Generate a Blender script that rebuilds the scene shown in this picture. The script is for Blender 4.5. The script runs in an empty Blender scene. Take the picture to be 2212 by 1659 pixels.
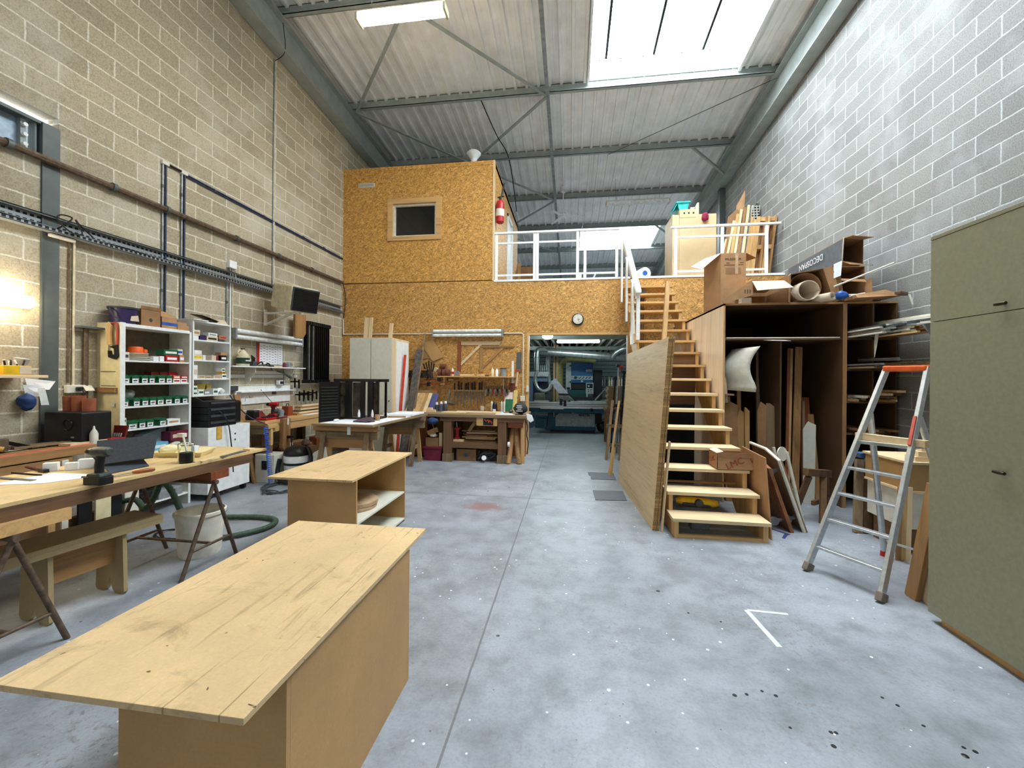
import bpy, math, random
from mathutils import Vector, Matrix
random.seed(7)
SC = bpy.context.scene
COL = SC.collection
PI = math.pi

# ---------------------------------------------------------------- camera
F_PX, ROLL, CY_PX, EYE = 892.0, .0085, 814.0, 1.6
PSI = math.atan(126.5 / F_PX)
cF = Vector((-math.sin(PSI), math.cos(PSI), 0))
cR0 = Vector((math.cos(PSI), math.sin(PSI), 0)); cU0 = Vector((0, 0, 1))
cR = cR0 * math.cos(ROLL) + cU0 * math.sin(ROLL)
cU = cU0 * math.cos(ROLL) - cR0 * math.sin(ROLL)
cam_d = bpy.data.cameras.new('camera'); cam = bpy.data.objects.new('camera', cam_d); COL.objects.link(cam)
cam_d.sensor_width = 36; cam_d.lens = 36 * F_PX / 2212
cam_d.shift_y = (CY_PX - 829.5) / 2212
cam_d.clip_start = .05
mw = Matrix.Identity(4)
for i, a in enumerate((cR, cU, -cF)):
    for r in range(3): mw[r][i] = a[r]
mw[2][3] = EYE
cam.matrix_world = mw
SC.camera = cam
SC.view_settings.view_transform = 'Standard'; SC.view_settings.look = 'None'
SC.view_settings.gamma = 1; SC.view_settings.use_curve_mapping = False
SC.view_settings.exposure = EXPO = 0.78
SC.cycles.use_denoising = True
SC.cycles.max_bounces = 8; SC.cycles.diffuse_bounces = 5; SC.cycles.glossy_bounces = 3
SC.cycles.transmission_bounces = 6; SC.cycles.transparent_max_bounces = 8
SC.cycles.sample_clamp_indirect = 6

# ---------------------------------------------------------------- world: overcast daylight outside
W_ = bpy.data.worlds.new('world'); SC.world = W_; W_.use_nodes = True
wn = W_.node_tree.nodes; wn['Background'].inputs[0].default_value = (.80, .90, 1.0, 1); wn['Background'].inputs[1].default_value = .35
SKY_E = 11.5          # brightness of the translucent roof lights
SKY_C = (.86, .94, 1.0)
TUBE_E = 30.0         # fluorescent tubes
TUBE_C = (1.0, .86, .62)

def ray(x, y):
    return cF + cR * ((x - 1106) / F_PX) - cU * ((y - CY_PX) / F_PX)
def on(i, val, x, y):          # point of the plane axis i = val behind a spot of the photograph
    d = ray(x, y); o = Vector((0, 0, EYE)); return o + d * ((val - o[i]) / d[i])
CR = dict(Z1=(0,150,3.53),Z2=(0,560,3.771),Z3=(200,620,4.609),Z4=(480,560,6.914),Z5=(480,700,5.53),Z6=(680,680,5.186),Z7=(860,680,5.183),Z8=(1120,680,5.923),
 Y1=(0,900,3.687),Y2=(0,1100,4.74),Y3=(1040,400,5.027),Y4=(1420,380,5.53),Y5=(1640,480,5.183),Y6=(1540,640,3.072),Y7=(1780,640,2.514),Y8=(1300,580,2.675),
 A1=(470,850,7.212),A2=(670,780,6.912),A3=(0,740,7.542),A4=(0,940,9.759),B2=(1400,940,6.382),B4=(1840,800,4.15),B5=(1520,560,9.217),B6=(1600,940,6.911),
 C1=(1140,715,11.06),C2=(1140,820,11.06),C3=(1640,500,5.291),C4=(1810,640,3.662),T1=(560,0,3.687),T2=(1160,0,2.962),P=(0,0,1))
def at(pl, c, x, y):
    a, b, s = CR[c]
    return on('XYZ'.index(pl[0]), float(pl[1:]), a + x / s, b + y / s)

# ---------------------------------------------------------------- materials
MATS = {}
def lin(c):
    r = []
    for v in c[:3]:
        v /= 255.0
        r.append(v / 12.92 if v <= .04045 else ((v + .055) / 1.055) ** 2.4)
    return (*r, 1)
class NT:
    def __init__(s, name):
        s.m = bpy.data.materials.new(name); s.m.use_nodes = True; s.t = s.m.node_tree; s.n = s.t.nodes
        s.b = s.n['Principled BSDF']; MATS[name] = s.m
    def node(s, kind, **kw):
        n = s.n.new(kind)
        for k, v in kw.items(): setattr(n, k, v)
        return n
    def link(s, a, b): s.t.links.new(a, b)
    def coord(s, scale=(1, 1, 1), rot=(0, 0, 0), loc=(0, 0, 0), kind='Object', rnd=True):
        tc = s.node('ShaderNodeTexCoord'); mp = s.node('ShaderNodeMapping')
        mp.inputs['Scale'].default_value = scale; mp.inputs['Rotation'].default_value = rot; mp.inputs['Location'].default_value = loc
        src = tc.outputs[kind]
        if rnd:
            oi = s.node('ShaderNodeObjectInfo'); ad = s.node('ShaderNodeVectorMath', operation='MULTIPLY_ADD')
            s.link(oi.outputs['Random'], ad.inputs[0]); ad.inputs[1].default_value = (17, 31, 23); s.link(src, ad.inputs[2]); src = ad.outputs[0]
        s.link(src, mp.inputs[0]); return mp.outputs[0]
    def noise(s, vec, scale, detail=4, rough=.55, dist=0):
        n = s.node('ShaderNodeTexNoise'); s.link(vec, n.inputs['Vector'])
        n.inputs['Scale'].default_value = scale; n.inputs['Detail'].default_value = detail
        n.inputs['Roughness'].default_value = rough; n.inputs['Distortion'].default_value = dist
        return n.outputs['Fac']
    def ramp(s, fac, stops, interp='LINEAR'):
        r = s.node('ShaderNodeValToRGB'); r.color_ramp.interpolation = interp; e = r.color_ramp.elements
        while len(e) < len(stops): e.new(.5)
        for i, (p, c) in enumerate(stops): e[i].position = p; e[i].color = c if len(c) == 4 else (*c, 1)
        s.link(fac, r.inputs[0]); return r.outputs[0]
    def mix(s, a, b, fac, blend='MIX'):
        m = s.node('ShaderNodeMix', data_type='RGBA', blend_type=blend)
        for src, i in ((fac, 0), (a, 6), (b, 7)):
            if isinstance(src, (int, float)): m.inputs[i].default_value = src
            elif isinstance(src, tuple): m.inputs[i].default_value = src
            else: s.link(src, m.inputs[i])
        return m.outputs[2]
    def math(s, op, a, b=None, c=None):
        m = s.node('ShaderNodeMath', operation=op)
        for i, v in enumerate((a, b, c)):
            if v is None: continue
            if isinstance(v, (int, float)): m.inputs[i].default_value = v
            else: s.link(v, m.inputs[i])
        return m.outputs[0]
    def bump(s, h, strength=.3, dist=.01):
        b = s.node('ShaderNodeBump'); b.inputs['Strength'].default_value = strength; b.inputs['Distance'].default_value = dist
        s.link(h, b.inputs['Height']); s.link(b.outputs[0], s.b.inputs['Normal'])
    def out(s, col, rough=.6, metal=0.0, spec=.4):
        if isinstance(col, tuple): s.b.inputs['Base Color'].default_value = col
        else: s.link(col, s.b.inputs['Base Color'])
        if isinstance(rough, (int, float)): s.b.inputs['Roughness'].default_value = rough
        else: s.link(rough, s.b.inputs['Roughness'])
        s.b.inputs['Metallic'].default_value = metal
        s.b.inputs['Specular IOR Level'].default_value = spec
        return s.m
def dk(c, k): return tuple(min(255, v * k) for v in c[:3])

def plain(name, rgb, rough=.55, metal=0.0, var=.12, scale=14, spec=.4):
    s = NT(name); v = s.coord()
    f = s.noise(v, scale, 5)
    return s.out(s.ramp(f, [(.3, lin(dk(rgb, 1 - var))), (.7, lin(dk(rgb, 1 + var * .6)))]), rough, metal, spec)
def wood(name, rgb, axis='X', rough=.6, var=.25, fine=26, stretch=.06):
    s = NT(name); sc = [1, 1, 1]; sc['XYZ'.index(axis)] = stretch
    v = s.coord(tuple(sc))
    a = s.noise(v, fine, 6, .6, .6); b = s.noise(v, fine * .22, 3)
    f = s.math('ADD', s.math('MULTIPLY', a, .6), s.math('MULTIPLY', b, .4))
    oi = s.node('ShaderNodeObjectInfo')
    f = s.math('ADD', f, s.math('MULTIPLY', s.math('SUBTRACT', oi.outputs['Random'], .5), .16))
    c = s.ramp(f, [(.28, lin(dk(rgb, 1 - var * 1.5))), (.5, lin(rgb)), (.72, lin(dk(rgb, 1 + var * .5)))])
    s.bump(a, .12, .003)
    return s.out(c, rough)
def emit(name, rgb, e):
    s = NT(name); s.b.inputs['Base Color'].default_value = (*rgb, 1)
    s.b.inputs['Emission Color'].default_value = (*rgb, 1); s.b.inputs['Emission Strength'].default_value = e
    return s.m

def m_block(name, blk, mor, zph, yph, seed):
    s = NT(name); tc = s.node('ShaderNodeTexCoord'); sx = s.node('ShaderNodeSeparateXYZ'); s.link(tc.outputs['Object'], sx.inputs[0])
    cb = s.node('ShaderNodeCombineXYZ')
    wob = s.noise(tc.outputs['Object'], 7, 2); wob = s.math('MULTIPLY', s.math('SUBTRACT', wob, .5), .02)
    s.link(s.math('ADD', s.math('ADD', sx.outputs[1], yph), wob), cb.inputs[0])
    s.link(s.math('ADD', s.math('ADD', sx.outputs[2], zph), wob), cb.inputs[1])
    br = s.node('ShaderNodeTexBrick'); s.link(cb.outputs[0], br.inputs['Vector'])
    br.inputs['Scale'].default_value = 1; br.inputs['Brick Width'].default_value = .5; br.inputs['Row Height'].default_value = .2
    br.inputs['Mortar Size'].default_value = .0125; br.inputs['Mortar Smooth'].default_value = .9
    br.inputs['Color1'].default_value = lin(blk); br.inputs['Color2'].default_value = lin(dk(blk, .9)); br.inputs['Mortar'].default_value = lin(mor)
    br.inputs['Bias'].default_value = 0
    col = br.outputs['Color']
    gran = s.noise(tc.outputs['Object'], 75, 5, .7)
    col = s.mix(col, s.ramp(gran, [(.3, (.50, .50, .50)), (.52, (1, 1, 1)), (.7, (1.22, 1.22, 1.22))]), .85, 'MULTIPLY')
    sm = s.noise(tc.outputs['Object'], 1.3, 5, .62)                       # smeared mortar and weathering
    col = s.mix(col, lin(dk(mor, .93)), s.ramp(sm, [(.5, (0, 0, 0)), (.72, (.55, .55, .55))]))
    st = s.noise(tc.outputs['Object'], .55, 4)
    col = s.mix(col, lin(dk(blk, .8)), s.ramp(st, [(.55, (0, 0, 0)), (.75, (.4, .4, .4))]))
    h = s.math('ADD', s.math('MULTIPLY', gran, .5), s.math('MULTIPLY', br.outputs['Fac'], -.35))
    s.bump(h, .55, .012)
    return s.out(col, .92, 0, .2)

def m_osb(name, base, horiz=True):
    s = NT(name); lays = []
    for i, (ang, sc) in enumerate(((.15, 15), (1.05, 17), (-.9, 19), (.55, 14), (-.4, 20))):
        v = s.coord((1, 1, 1), (0, ang, ang * .7), (i * 3.1, i * 1.7, i * 2.3), rnd=False)
        mp = s.node('ShaderNodeMapping'); s.link(v, mp.inputs[0]); mp.inputs['Scale'].default_value = (sc, sc, sc * 5.2)
        vo = s.node('ShaderNodeTexVoronoi'); s.link(mp.outputs[0], vo.inputs['Vector']); vo.inputs['Scale'].default_value = 1
        sp = s.node('ShaderNodeSeparateColor'); s.link(vo.outputs['Color'], sp.inputs[0])
        edge = s.ramp(vo.outputs['Distance'], [(.25, (1, 1, 1)), (.75, (.55, .55, .55))])
        lays.append((sp.outputs[0], sp.outputs[1], edge))
    top = lays[0][0]; shade = lays[0][1]; ed = lays[0][2]
    for a, b, e in lays[1:]:
        g = s.math('GREATER_THAN', a, top)
        shade = s.math('ADD', s.math('MULTIPLY', g, b), s.math('MULTIPLY', s.math('SUBTRACT', 1, g), shade))
        ed = s.mix(ed, e, g); top = s.math('MAXIMUM', a, top)
    c = s.ramp(shade, [(0, lin(dk(base, .70))), (.3, lin(dk(base, .90))), (.68, lin(dk(base, 1.04))), (.9, lin(dk(base, 1.16))), (1, lin((232, 196, 132)))])
    c = s.mix(c, ed, .35, 'MULTIPLY')
    s.bump(top, .15, .004)
    return s.out(c, .55, 0, .35)

def m_concrete():
    s = NT('concrete_floor'); tc = s.node('ShaderNodeTexCoord'); P = tc.outputs['Object']
    sx = s.node('ShaderNodeSeparateXYZ'); s.link(P, sx.inputs[0])
    big = s.noise(P, .7, 6, .62, .4); mid = s.noise(P, 4, 6, .65); fin = s.noise(P, 60, 4, .7)
    c = s.ramp(big, [(.3, lin((130, 136, 142))), (.5, lin((148, 154, 162))), (.7, lin((164, 170, 178)))])
    c = s.mix(c, s.ramp(mid, [(.32, (.62, .62, .60)), (.55, (1, 1, 1)), (.75, (1.14, 1.14, 1.15))]), .8, 'MULTIPLY')
    c = s.mix(c, s.ramp(fin, [(.3, (.72, .72, .72)), (.5, (1, 1, 1)), (.7, (1.12, 1.12, 1.12))]), .6, 'MULTIPLY')
    # scuffed dirt patches
    d1 = s.noise(P, 26, 5, .75, .3)
    msk = s.ramp(s.noise(P, 1.1, 4), [(.45, (0, 0, 0)), (.7, (1, 1, 1))])
    dm = s.math('MULTIPLY', s.ramp(d1, [(.53, (0, 0, 0)), (.62, (1, 1, 1))]), msk)
    c = s.mix(c, lin((112, 108, 100)), s.math('MULTIPLY', dm, .8))
    # paint droplets
    def drops(scale, thr, keep, off):
        ad = s.node('ShaderNodeVectorMath', operation='ADD'); s.link(P, ad.inputs[0]); ad.inputs[1].default_value = off
        fl = s.node('ShaderNodeVectorMath', operation='MULTIPLY'); s.link(ad.outputs[0], fl.inputs[0]); fl.inputs[1].default_value = (1, 1, 0)
        vo = s.node('ShaderNodeTexVoronoi'); s.link(fl.outputs[0], vo.inputs['Vector']); vo.inputs['Scale'].default_value = scale
        sp = s.node('ShaderNodeSeparateColor'); s.link(vo.outputs['Color'], sp.inputs[0])
        r = s.math('MULTIPLY', sp.outputs[1], thr)
        return s.math('MULTIPLY', s.math('LESS_THAN', vo.outputs['Distance'], r), s.math('GREATER_THAN', sp.outputs[0], keep))
    c = s.mix(c, lin((226, 230, 232)), s.math('MULTIPLY', drops(12, .12, .3, (0, 0, 0)), .9))
    c = s.mix(c, lin((40, 42, 44)), s.math('MULTIPLY', drops(4.5, .075, .72, (3.3, 1.2, 0)), .85))
    c = s.mix(c, lin((70, 70, 70)), s.math('MULTIPLY', drops(14, .07, .6, (1.3, 4.2, 0)), .7))
    # red stain
    dx = s.math('MULTIPLY', s.math('SUBTRACT', sx.outputs[0], -1.03), 2.6); dy = s.math('MULTIPLY', s.math('SUBTRACT', sx.outputs[1], 4.98), 3.4)
    rr = s.math('ADD', s.math('ADD', s.math('MULTIPLY', dx, dx), s.math('MULTIPLY', dy, dy)), s.math('MULTIPLY', s.math('SUBTRACT', mid, .5), 1.2))
    c = s.mix(c, lin((150, 98, 92)), s.ramp(rr, [(.1, (.62, .62, .62)), (.55, (0, 0, 0))]))
    # saw-cut joints
    def groove(o, val, w):
        wv = s.math('MULTIPLY', s.math('SUBTRACT', mid, .5), .012)
        return s.math('LESS_THAN', s.math('ABSOLUTE', s.math('ADD', s.math('SUBTRACT', o, val), wv)), w)
    g = s.math('MAXIMUM', groove(sx.outputs[0], -.525, .006), groove(sx.outputs[1], 5.43, .007))
    c = s.mix(c, lin((96, 98, 98)), s.math('MULTIPLY', g, .75))
    ro = s.ramp(s.math('ADD', s.math('MULTIPLY', mid, .5), s.math('MULTIPLY', big, .5)), [(.3, (.30, .30, .30)), (.7, (.50, .50, .50))])
    s.bump(fin, .08, .002)
    return s.out(c, ro, 0, .5)

def m_mdf(name, rgb, stains=False, axis='Y'):
    s = NT(name); v = s.coord(rnd=False)
    f = s.noise(v, 90, 4, .7); b = s.noise(v, 2.2, 5, .6)
    c = s.ramp(b, [(.3, lin(dk(rgb, .93))), (.7, lin(dk(rgb, 1.05)))])
    c = s.mix(c, s.ramp(f, [(.3, (.88, .88, .88)), (.7, (1.06, 1.06, 1.06))]), .7, 'MULTIPLY')
    if stains:
        st = [1, 1, 1]; st['XYZ'.index(axis)] = .13
        v2 = s.coord(tuple(st), (0, 0, .04), rnd=False)
        k = s.noise(v2, 17, 5, .62, .8)
        c = s.mix(c, lin(dk(rgb, .58)), s.ramp(k, [(.57, (0, 0, 0)), (.76, (.75, .75, .75))]))
        w = s.noise(v, 3.1, 6, .7, 1.2)
        c = s.mix(c, lin(dk(rgb, .66)), s.ramp(w, [(.545, (0, 0, 0)), (.68, (.6, .6, .6))]))
        sp = s.noise(v, 34, 2, .5, .4)
        c = s.mix(c, lin((70, 48, 30)), s.ramp(sp, [(.735, (0, 0, 0)), (.76, (.9, .9, .9))]))
        v3 = s.coord((1, 1, 1), (0, 0, 0), rnd=False)
        wv = s.node('ShaderNodeTexWave', bands_direction='X' if axis == 'Y' else 'Y'); s.link(v3, wv.inputs[0]); wv.inputs['Scale'].default_value = 1.9
        wv.inputs['Distortion'].default_value = .6; wv.inputs['Detail Scale'].default_value = .6
        ln = s.math('MULTIPLY', s.ramp(wv.outputs['Fac'], [(.0, (1, 1, 1)), (.004, (0, 0, 0))]), s.ramp(s.noise(v, 1.7, 3), [(.46, (0, 0, 0)), (.55, (1, 1, 1))]))
        c = s.mix(c, lin(dk(rgb, .55)), s.math('MULTIPLY', ln, .7))
    return s.out(c, .5, 0, .35)
def m_perf(name, rgb, pitch, r, axes='YZ'):         # sheet with rows of punched slots
    s = NT(name); tc = s.node('ShaderNodeTexCoord'); sx = s.node('ShaderNodeSeparateXYZ'); s.link(tc.outputs['Object'], sx.inputs[0])
    a = sx.outputs['XYZ'.index(axes[0])]; b = sx.outputs['XYZ'.index(axes[1])]
    fa = s.math('ABSOLUTE', s.math('SUBTRACT', s.math('FRACT', s.math('DIVIDE', a, pitch[0])), .5))
    fb = s.math('ABSOLUTE', s.math('SUBTRACT', s.math('FRACT', s.math('DIVIDE', b, pitch[1])), .5))
    hole = s.math('MULTIPLY', s.math('LESS_THAN', fa, r[0]), s.math('LESS_THAN', fb, r[1]))
    return s.out(s.mix(lin(rgb), lin((14, 14, 14)), hole), .45, .3)

BLK_L = m_block('left_blockwork', (186, 173, 146), (226, 220, 202), -.04, -4.12, 1)
BLK_R = m_block('right_blockwork', (148, 149, 146), (190, 194, 194), -.05, -5.25, 2)
OSB_ = m_osb('strand_board', (200, 150, 82))
OSB_UP = m_osb('strand_board_upper', (206, 154, 80))
CONC = m_concrete()
STEEL = plain('grey_painted_steel', (160, 168, 164), .5, .0, .08, 5)
STEEL_D = plain('dark_grey_steel', (92, 98, 96), .5, .2, .1, 6)
SHEET = plain('offwhite_roof_sheet', (240, 240, 238), .5, .0, .05, 3)
GALV = plain('galvanised_steel', (178, 186, 188), .32, .75, .15, 8)
ALU = plain('brushed_aluminium', (196, 200, 202), .33, .7, .08, 30)
ZINC = plain('dull_zinc', (150, 156, 156), .45, .6, .15, 12)
MDF = m_mdf('mdf_board', (192, 150, 96)); MDF_TOP = m_mdf('stained_mdf_top', (214, 184, 138), True)
SHADEB = m_mdf('shade_dark_board', (92, 68, 46))  # rack board, darkened so its colour carries the deep shade of the bays
MDF_P = m_mdf('pale_mdf', (206, 178, 136)); MDF_D = m_mdf('brown_mdf', (172, 134, 84))
PLY = wood('birch_plywood', (242, 224, 200), 'Z', .5, .08); PLYX = wood('plywood_edge', (206, 170, 118), 'X', .55, .15)
PINE = {a: wood('pine_' + a, (204, 164, 108), a, .55, .14) for a in 'XYZ'}
PALE = {a: wood('pale_timber_' + a, (226, 200, 158), a, .55, .1) for a in 'XYZ'}
OAK = {a: wood('oak_' + a, (166, 124, 78), a, .55, .22) for a in 'XYZ'}
OLDW = {a: wood('old_dark_timber_' + a, (112, 82, 56), a, .65, .3) for a in 'XYZ'}
GREYW = {a: wood('dusty_timber_' + a, (134, 112, 84), a, .7, .28) for a in 'XYZ'}
REDW = {a: wood('reddish_timber_' + a, (136, 74, 44), a, .5, .22) for a in 'XYZ'}
ASHV = wood('ash_veneer', (216, 190, 146), 'Y', .5, .16, 40, .03)
CHIP = m_osb('chipboard_edge', (172, 132, 78))
CARD = plain('cardboard', (176, 136, 96), .75, 0, .07, 8); CARD_D = plain('worn_cardboard', (150, 112, 76), .8, 0, .1, 8); CARD_L = plain('pale_cardboard', (214, 196, 172), .75, 0, .06, 8)
WHITE = plain('white_paint', (236, 238, 236), .45, 0, .04); OFFW = plain('offwhite_paint', (220, 216, 200), .5, 0, .06)
CREAM = plain('cream_paint', (226, 214, 168), .55, 0, .06); PAPER = plain('paper', (240, 242, 244), .8, 0, .03)
LAMIN = plain('pale_grey_laminate', (216, 214, 198), .4, 0, .03); OLIVE = plain('olive_laminate', (144, 143, 116), .5, 0, .05, 40)
BLACK = plain('black_plastic', (22, 23, 25), .42, 0, .2); BLACKM = plain('black_metal', (20, 21, 23), .35, .3, .15); RUBBER = plain('black_rubber', (28, 28, 28), .7, 0, .2)
CHARC = plain('charcoal_fabric', (48, 50, 54), .8, 0, .15, 60); DGREY = plain('dark_grey_plastic', (66, 70, 74), .5); GREYP = plain('grey_plastic', (140, 144, 146), .5)
RED = plain('red_plastic', (176, 30, 36), .4); DRED = plain('dark_red_paint', (120, 32, 34), .5); BLUE = plain('blue_plastic', (40, 88, 168), .4); GREEN = plain('green_card', (28, 98, 62), .5)
MBLUE = plain('machine_blue', (16, 92, 150), .4, .1); MTEAL = plain('machine_teal', (24, 78, 98), .45, .1); MGREY = plain('machine_grey', (146, 152, 154), .45, .1); MWHITE = plain('machine_white', (196, 204, 212), .4)
ORANGE = plain('orange_plastic', (232, 98, 40), .45); YELLOW = plain('yellow_plastic', (232, 186, 30), .45); PURPLE = plain('purple_plastic', (52, 40, 84), .4); TEAL = plain('teal_plastic', (36, 176, 172), .45); MAROON = plain('maroon_plastic', (112, 30, 54), .5)
BEIGE = plain('beige_plastic', (212, 200, 166), .5); CRED = plain('magenta_cloth', (140, 36, 70), .85); HOSEG = plain('dark_green_hose', (62, 84, 66), .6, 0, .2, 40); BLUEC = plain('dark_blue_conduit', (44, 58, 88), .5, 0, .15)
RUST = plain('rusty_brown_steel', (104, 86, 70), .6, .3, .25, 25); TERRA = plain('terracotta', (152, 84, 56), .7); CARPET = plain('grey_carpet', (104, 110, 116), .95, 0, .25, 120); BLUECLOTH = plain('blue_cloth', (48, 82, 132), .9, 0, .15)
BUCKETW = plain('dirty_white_plastic', (236, 231, 214), .5, 0, .12, 6); YDUCT = plain('dusty_yellow_duct', (176, 170, 110), .6); TRAYM = m_perf('perforated_tray', (150, 156, 158), (.05, .05), (.3, .22)); LOUV = m_perf('perforated_black', (26, 28, 30), (.014, .05), (.34, .12), 'XZ')
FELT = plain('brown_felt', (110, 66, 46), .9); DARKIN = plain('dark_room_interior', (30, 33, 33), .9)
E_SKY = emit('daylit_roof_pane', SKY_C, SKY_E); E_TUBE = emit('lit_tube', TUBE_C, TUBE_E); E_COOL = emit('lit_cool_tube', (.80, 1.0, .98), 34.0)
E_WIN = emit('daylit_window_pane', (.85, .93, 1.0), 2.5)
def m_glass(name, tint=(.9, .95, .95), rough=.02, alpha=.25):
    s = NT(name); s.out((*tint, 1), rough, 0, .6); s.b.inputs['Transmission Weight'].default_value = 1; s.b.inputs['IOR'].default_value = 1.15; return s.m
GLASS = m_glass('clear_glass'); GLASSD = plain('dark_window_glass', (26, 29, 29), .06, 0, .05, 3, .7)
PINK = plain('pink_paper', (232, 212, 206), .8); SAND = plain('sandpaper_brown', (112, 62, 50), .9); BRASS = plain('dark_brass', (70, 60, 44), .35, .8)
TUBEW = plain('unlit_tube', (230, 234, 232), .3); CLEARP = m_glass('clear_plastic', (.95, .95, .95), .12)

# ---------------------------------------------------------------- mesh builder
WM = {}
class B:
    def __init__(s, M=None): s.v = []; s.f = []; s.m = []; s.s = []; s.M = M; s.soft = False
    def add(s, vs, fs, m=0, sm=False):
        n = len(s.v)
        s.v += [(s.M @ Vector(p)) if s.M else Vector(p) for p in vs]
        for f in fs: s.f.append([n + i for i in f]); s.m.append(m); s.s.append(sm)
        return s
    def box(s, x0, x1, y0, y1, z0, z1, m=0):
        x0, x1 = sorted((x0, x1)); y0, y1 = sorted((y0, y1)); z0, z1 = sorted((z0, z1))
        return s.add([(x0,y0,z0),(x1,y0,z0),(x1,y1,z0),(x0,y1,z0),(x0,y0,z1),(x1,y0,z1),(x1,y1,z1),(x0,y1,z1)],
                     [(3,2,1,0),(4,5,6,7),(0,1,5,4),(1,2,6,5),(2,3,7,6),(3,0,4,7)], m)
    def bar(s, p, q, w, h, up=(0, 0, 1), m=0):
        p, q = Vector(p), Vector(q); d = (q - p).normalized(); u = Vector(up)
        if abs(d.dot(u)) > .97: u = Vector((0, 1, 0))
        a = d.cross(u).normalized(); u = a.cross(d)
        c = [(-.5, -.5), (.5, -.5), (.5, .5), (-.5, .5)]
        return s.add([p + a * w * i + u * h * j for i, j in c] + [q + a * w * i + u * h * j for i, j in c],
                     [(0,1,2,3),(7,6,5,4),(0,4,5,1),(1,5,6,2),(2,6,7,3),(3,7,4,0)], m)
    def frame(s, d):
        d = Vector(d).normalized(); u = Vector((0, 0, 1)) if abs(d.z) < .9 else Vector((1, 0, 0))
        a = d.cross(u).normalized(); return a, a.cross(d)
    def cyl(s, p, q, r, r2=None, n=14, m=0, caps=True):
        p, q = Vector(p), Vector(q); r2 = r if r2 is None else r2; a, b = s.frame(q - p)
        ring = [(math.cos(2 * PI * i / n), math.sin(2 * PI * i / n)) for i in range(n)]
        s.add([p + (a * c + b * t) * r for c, t in ring] + [q + (a * c + b * t) * r2 for c, t in ring], [(i, (i + 1) % n, n + (i + 1) % n, n + i) for i in range(n)], m, True)
        if caps:
            s.add([p + (a * c + b * t) * r for c, t in ring], [list(range(n))[::-1]], m)
            s.add([q + (a * c + b * t) * r2 for c, t in ring], [list(range(n))], m)
        return s
    def tube(s, pts, r, n=8, closed=False, m=0):
        pts = [Vector(p) for p in pts]; k = len(pts); vs = []; pa = None
        for i, p in enumerate(pts):
            d = (pts[(i + 1) % k] - pts[i - 1]) if closed else (pts[min(i + 1, k - 1)] - pts[max(i - 1, 0)])
            d = d.normalized()
            if pa is None: a, b = s.frame(d)
            else:
                a = (pa - d * pa.dot(d)).normalized(); b = a.cross(d)
            pa = a; rr = r[i] if isinstance(r, (list, tuple)) else r
            vs += [p + (a * math.cos(2 * PI * j / n) + b * math.sin(2 * PI * j / n)) * rr for j in range(n)]
        fs = []
        for i in range(k if closed else k - 1):
            for j in range(n):
                fs.append((i * n + j, i * n + (j + 1) % n, ((i + 1) % k) * n + (j + 1) % n, ((i + 1) % k) * n + j))
        s.add(vs, fs, m, True)
        if not closed: s.add(vs[:n], [list(range(n))[::-1]], m); s.add(vs[-n:], [list(range(n))], m)
        return s
    def lathe(s, o, prof, n=20, m=0, ax=None):
        o = Vector(o); vs = []
        a, b, d = Vector((1, 0, 0)), Vector((0, 1, 0)), Vector((0, 0, 1))
        if ax is not None: d = Vector(ax).normalized(); a, b = s.frame(d)
        for r, z in prof: vs += [o + d * z + (a * math.cos(2 * PI * j / n) + b * math.sin(2 * PI * j / n)) * r for j in range(n)]
        fs = [(i * n + j, i * n + (j + 1) % n, (i + 1) * n + (j + 1) % n, (i + 1) * n + j) for i in range(len(prof) - 1) for j in range(n)]
        s.add(vs, fs, m, True)
        if prof[0][0] > .001: s.add(vs[:n], [list(range(n))[::-1]], m)
        if prof[-1][0] > .001: s.add(vs[-n:], [list(range(n))], m)
        return s
    def prism(s, poly, pl, a, b, m=0):
        i, j = ['XYZ'.index(c) for c in pl]; k = 3 - i - j; n = len(poly)
        def P(p, t):
            v = [0, 0, 0]; v[i], v[j], v[k] = p[0], p[1], t; return v
        return s.add([P(p, a) for p in poly] + [P(p, b) for p in poly], [list(range(n))[::-1], [n + i for i in range(n)]] + [(i, (i + 1) % n, n + (i + 1) % n, n + i) for i in range(n)], m)
    def slab(s, pts, t, m=0):            # polygon in space given thickness t (vector or distance along its normal)
        pts = [Vector(p) for p in pts]; n = len(pts)
        if isinstance(t, (int, float)): t = (pts[1] - pts[0]).cross(pts[2] - pts[0]).normalized() * t
        t = Vector(t)
        return s.add(pts + [p + t for p in pts], [list(range(n))[::-1], [n + i for i in range(n)]] + [(i, (i + 1) % n, n + (i + 1) % n, n + i) for i in range(n)], m)
    def build(s, name, mats, parent=None, bev=0, origin=True):
        mats = mats if isinstance(mats, (list, tuple)) else [mats]
        if parent is not None: Mi = WM[parent.name].inverted()
        elif origin:
            lo = [min(v[i] for v in s.v) for i in range(3)]; hi = [max(v[i] for v in s.v) for i in range(3)]
            loc = Vector(((lo[0] + hi[0]) / 2, (lo[1] + hi[1]) / 2, lo[2])); Mi = Matrix.Translation(-loc)
        else: loc = Vector((0, 0, 0)); Mi = Matrix.Identity(4)
        me = bpy.data.meshes.new(name); me.from_pydata([Mi @ v for v in s.v], [], s.f)
        for m in mats: me.materials.append(m)
        me.polygons.foreach_set('material_index', s.m); me.polygons.foreach_set('use_smooth', s.s); me.update()
        import bmesh
        bm = bmesh.new(); bm.from_mesh(me); bmesh.ops.remove_doubles(bm, verts=bm.verts, dist=1e-5); bmesh.ops.recalc_face_normals(bm, faces=bm.faces); bm.to_mesh(me); bm.free()
        for e in me.edges: pass
        o = bpy.data.objects.new(name, me); COL.objects.link(o)
        if parent is not None: o.parent = parent; WM[o.name] = WM[parent.name].copy()
        else: o.location = loc; WM[o.name] = Matrix.Translation(loc)
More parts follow.
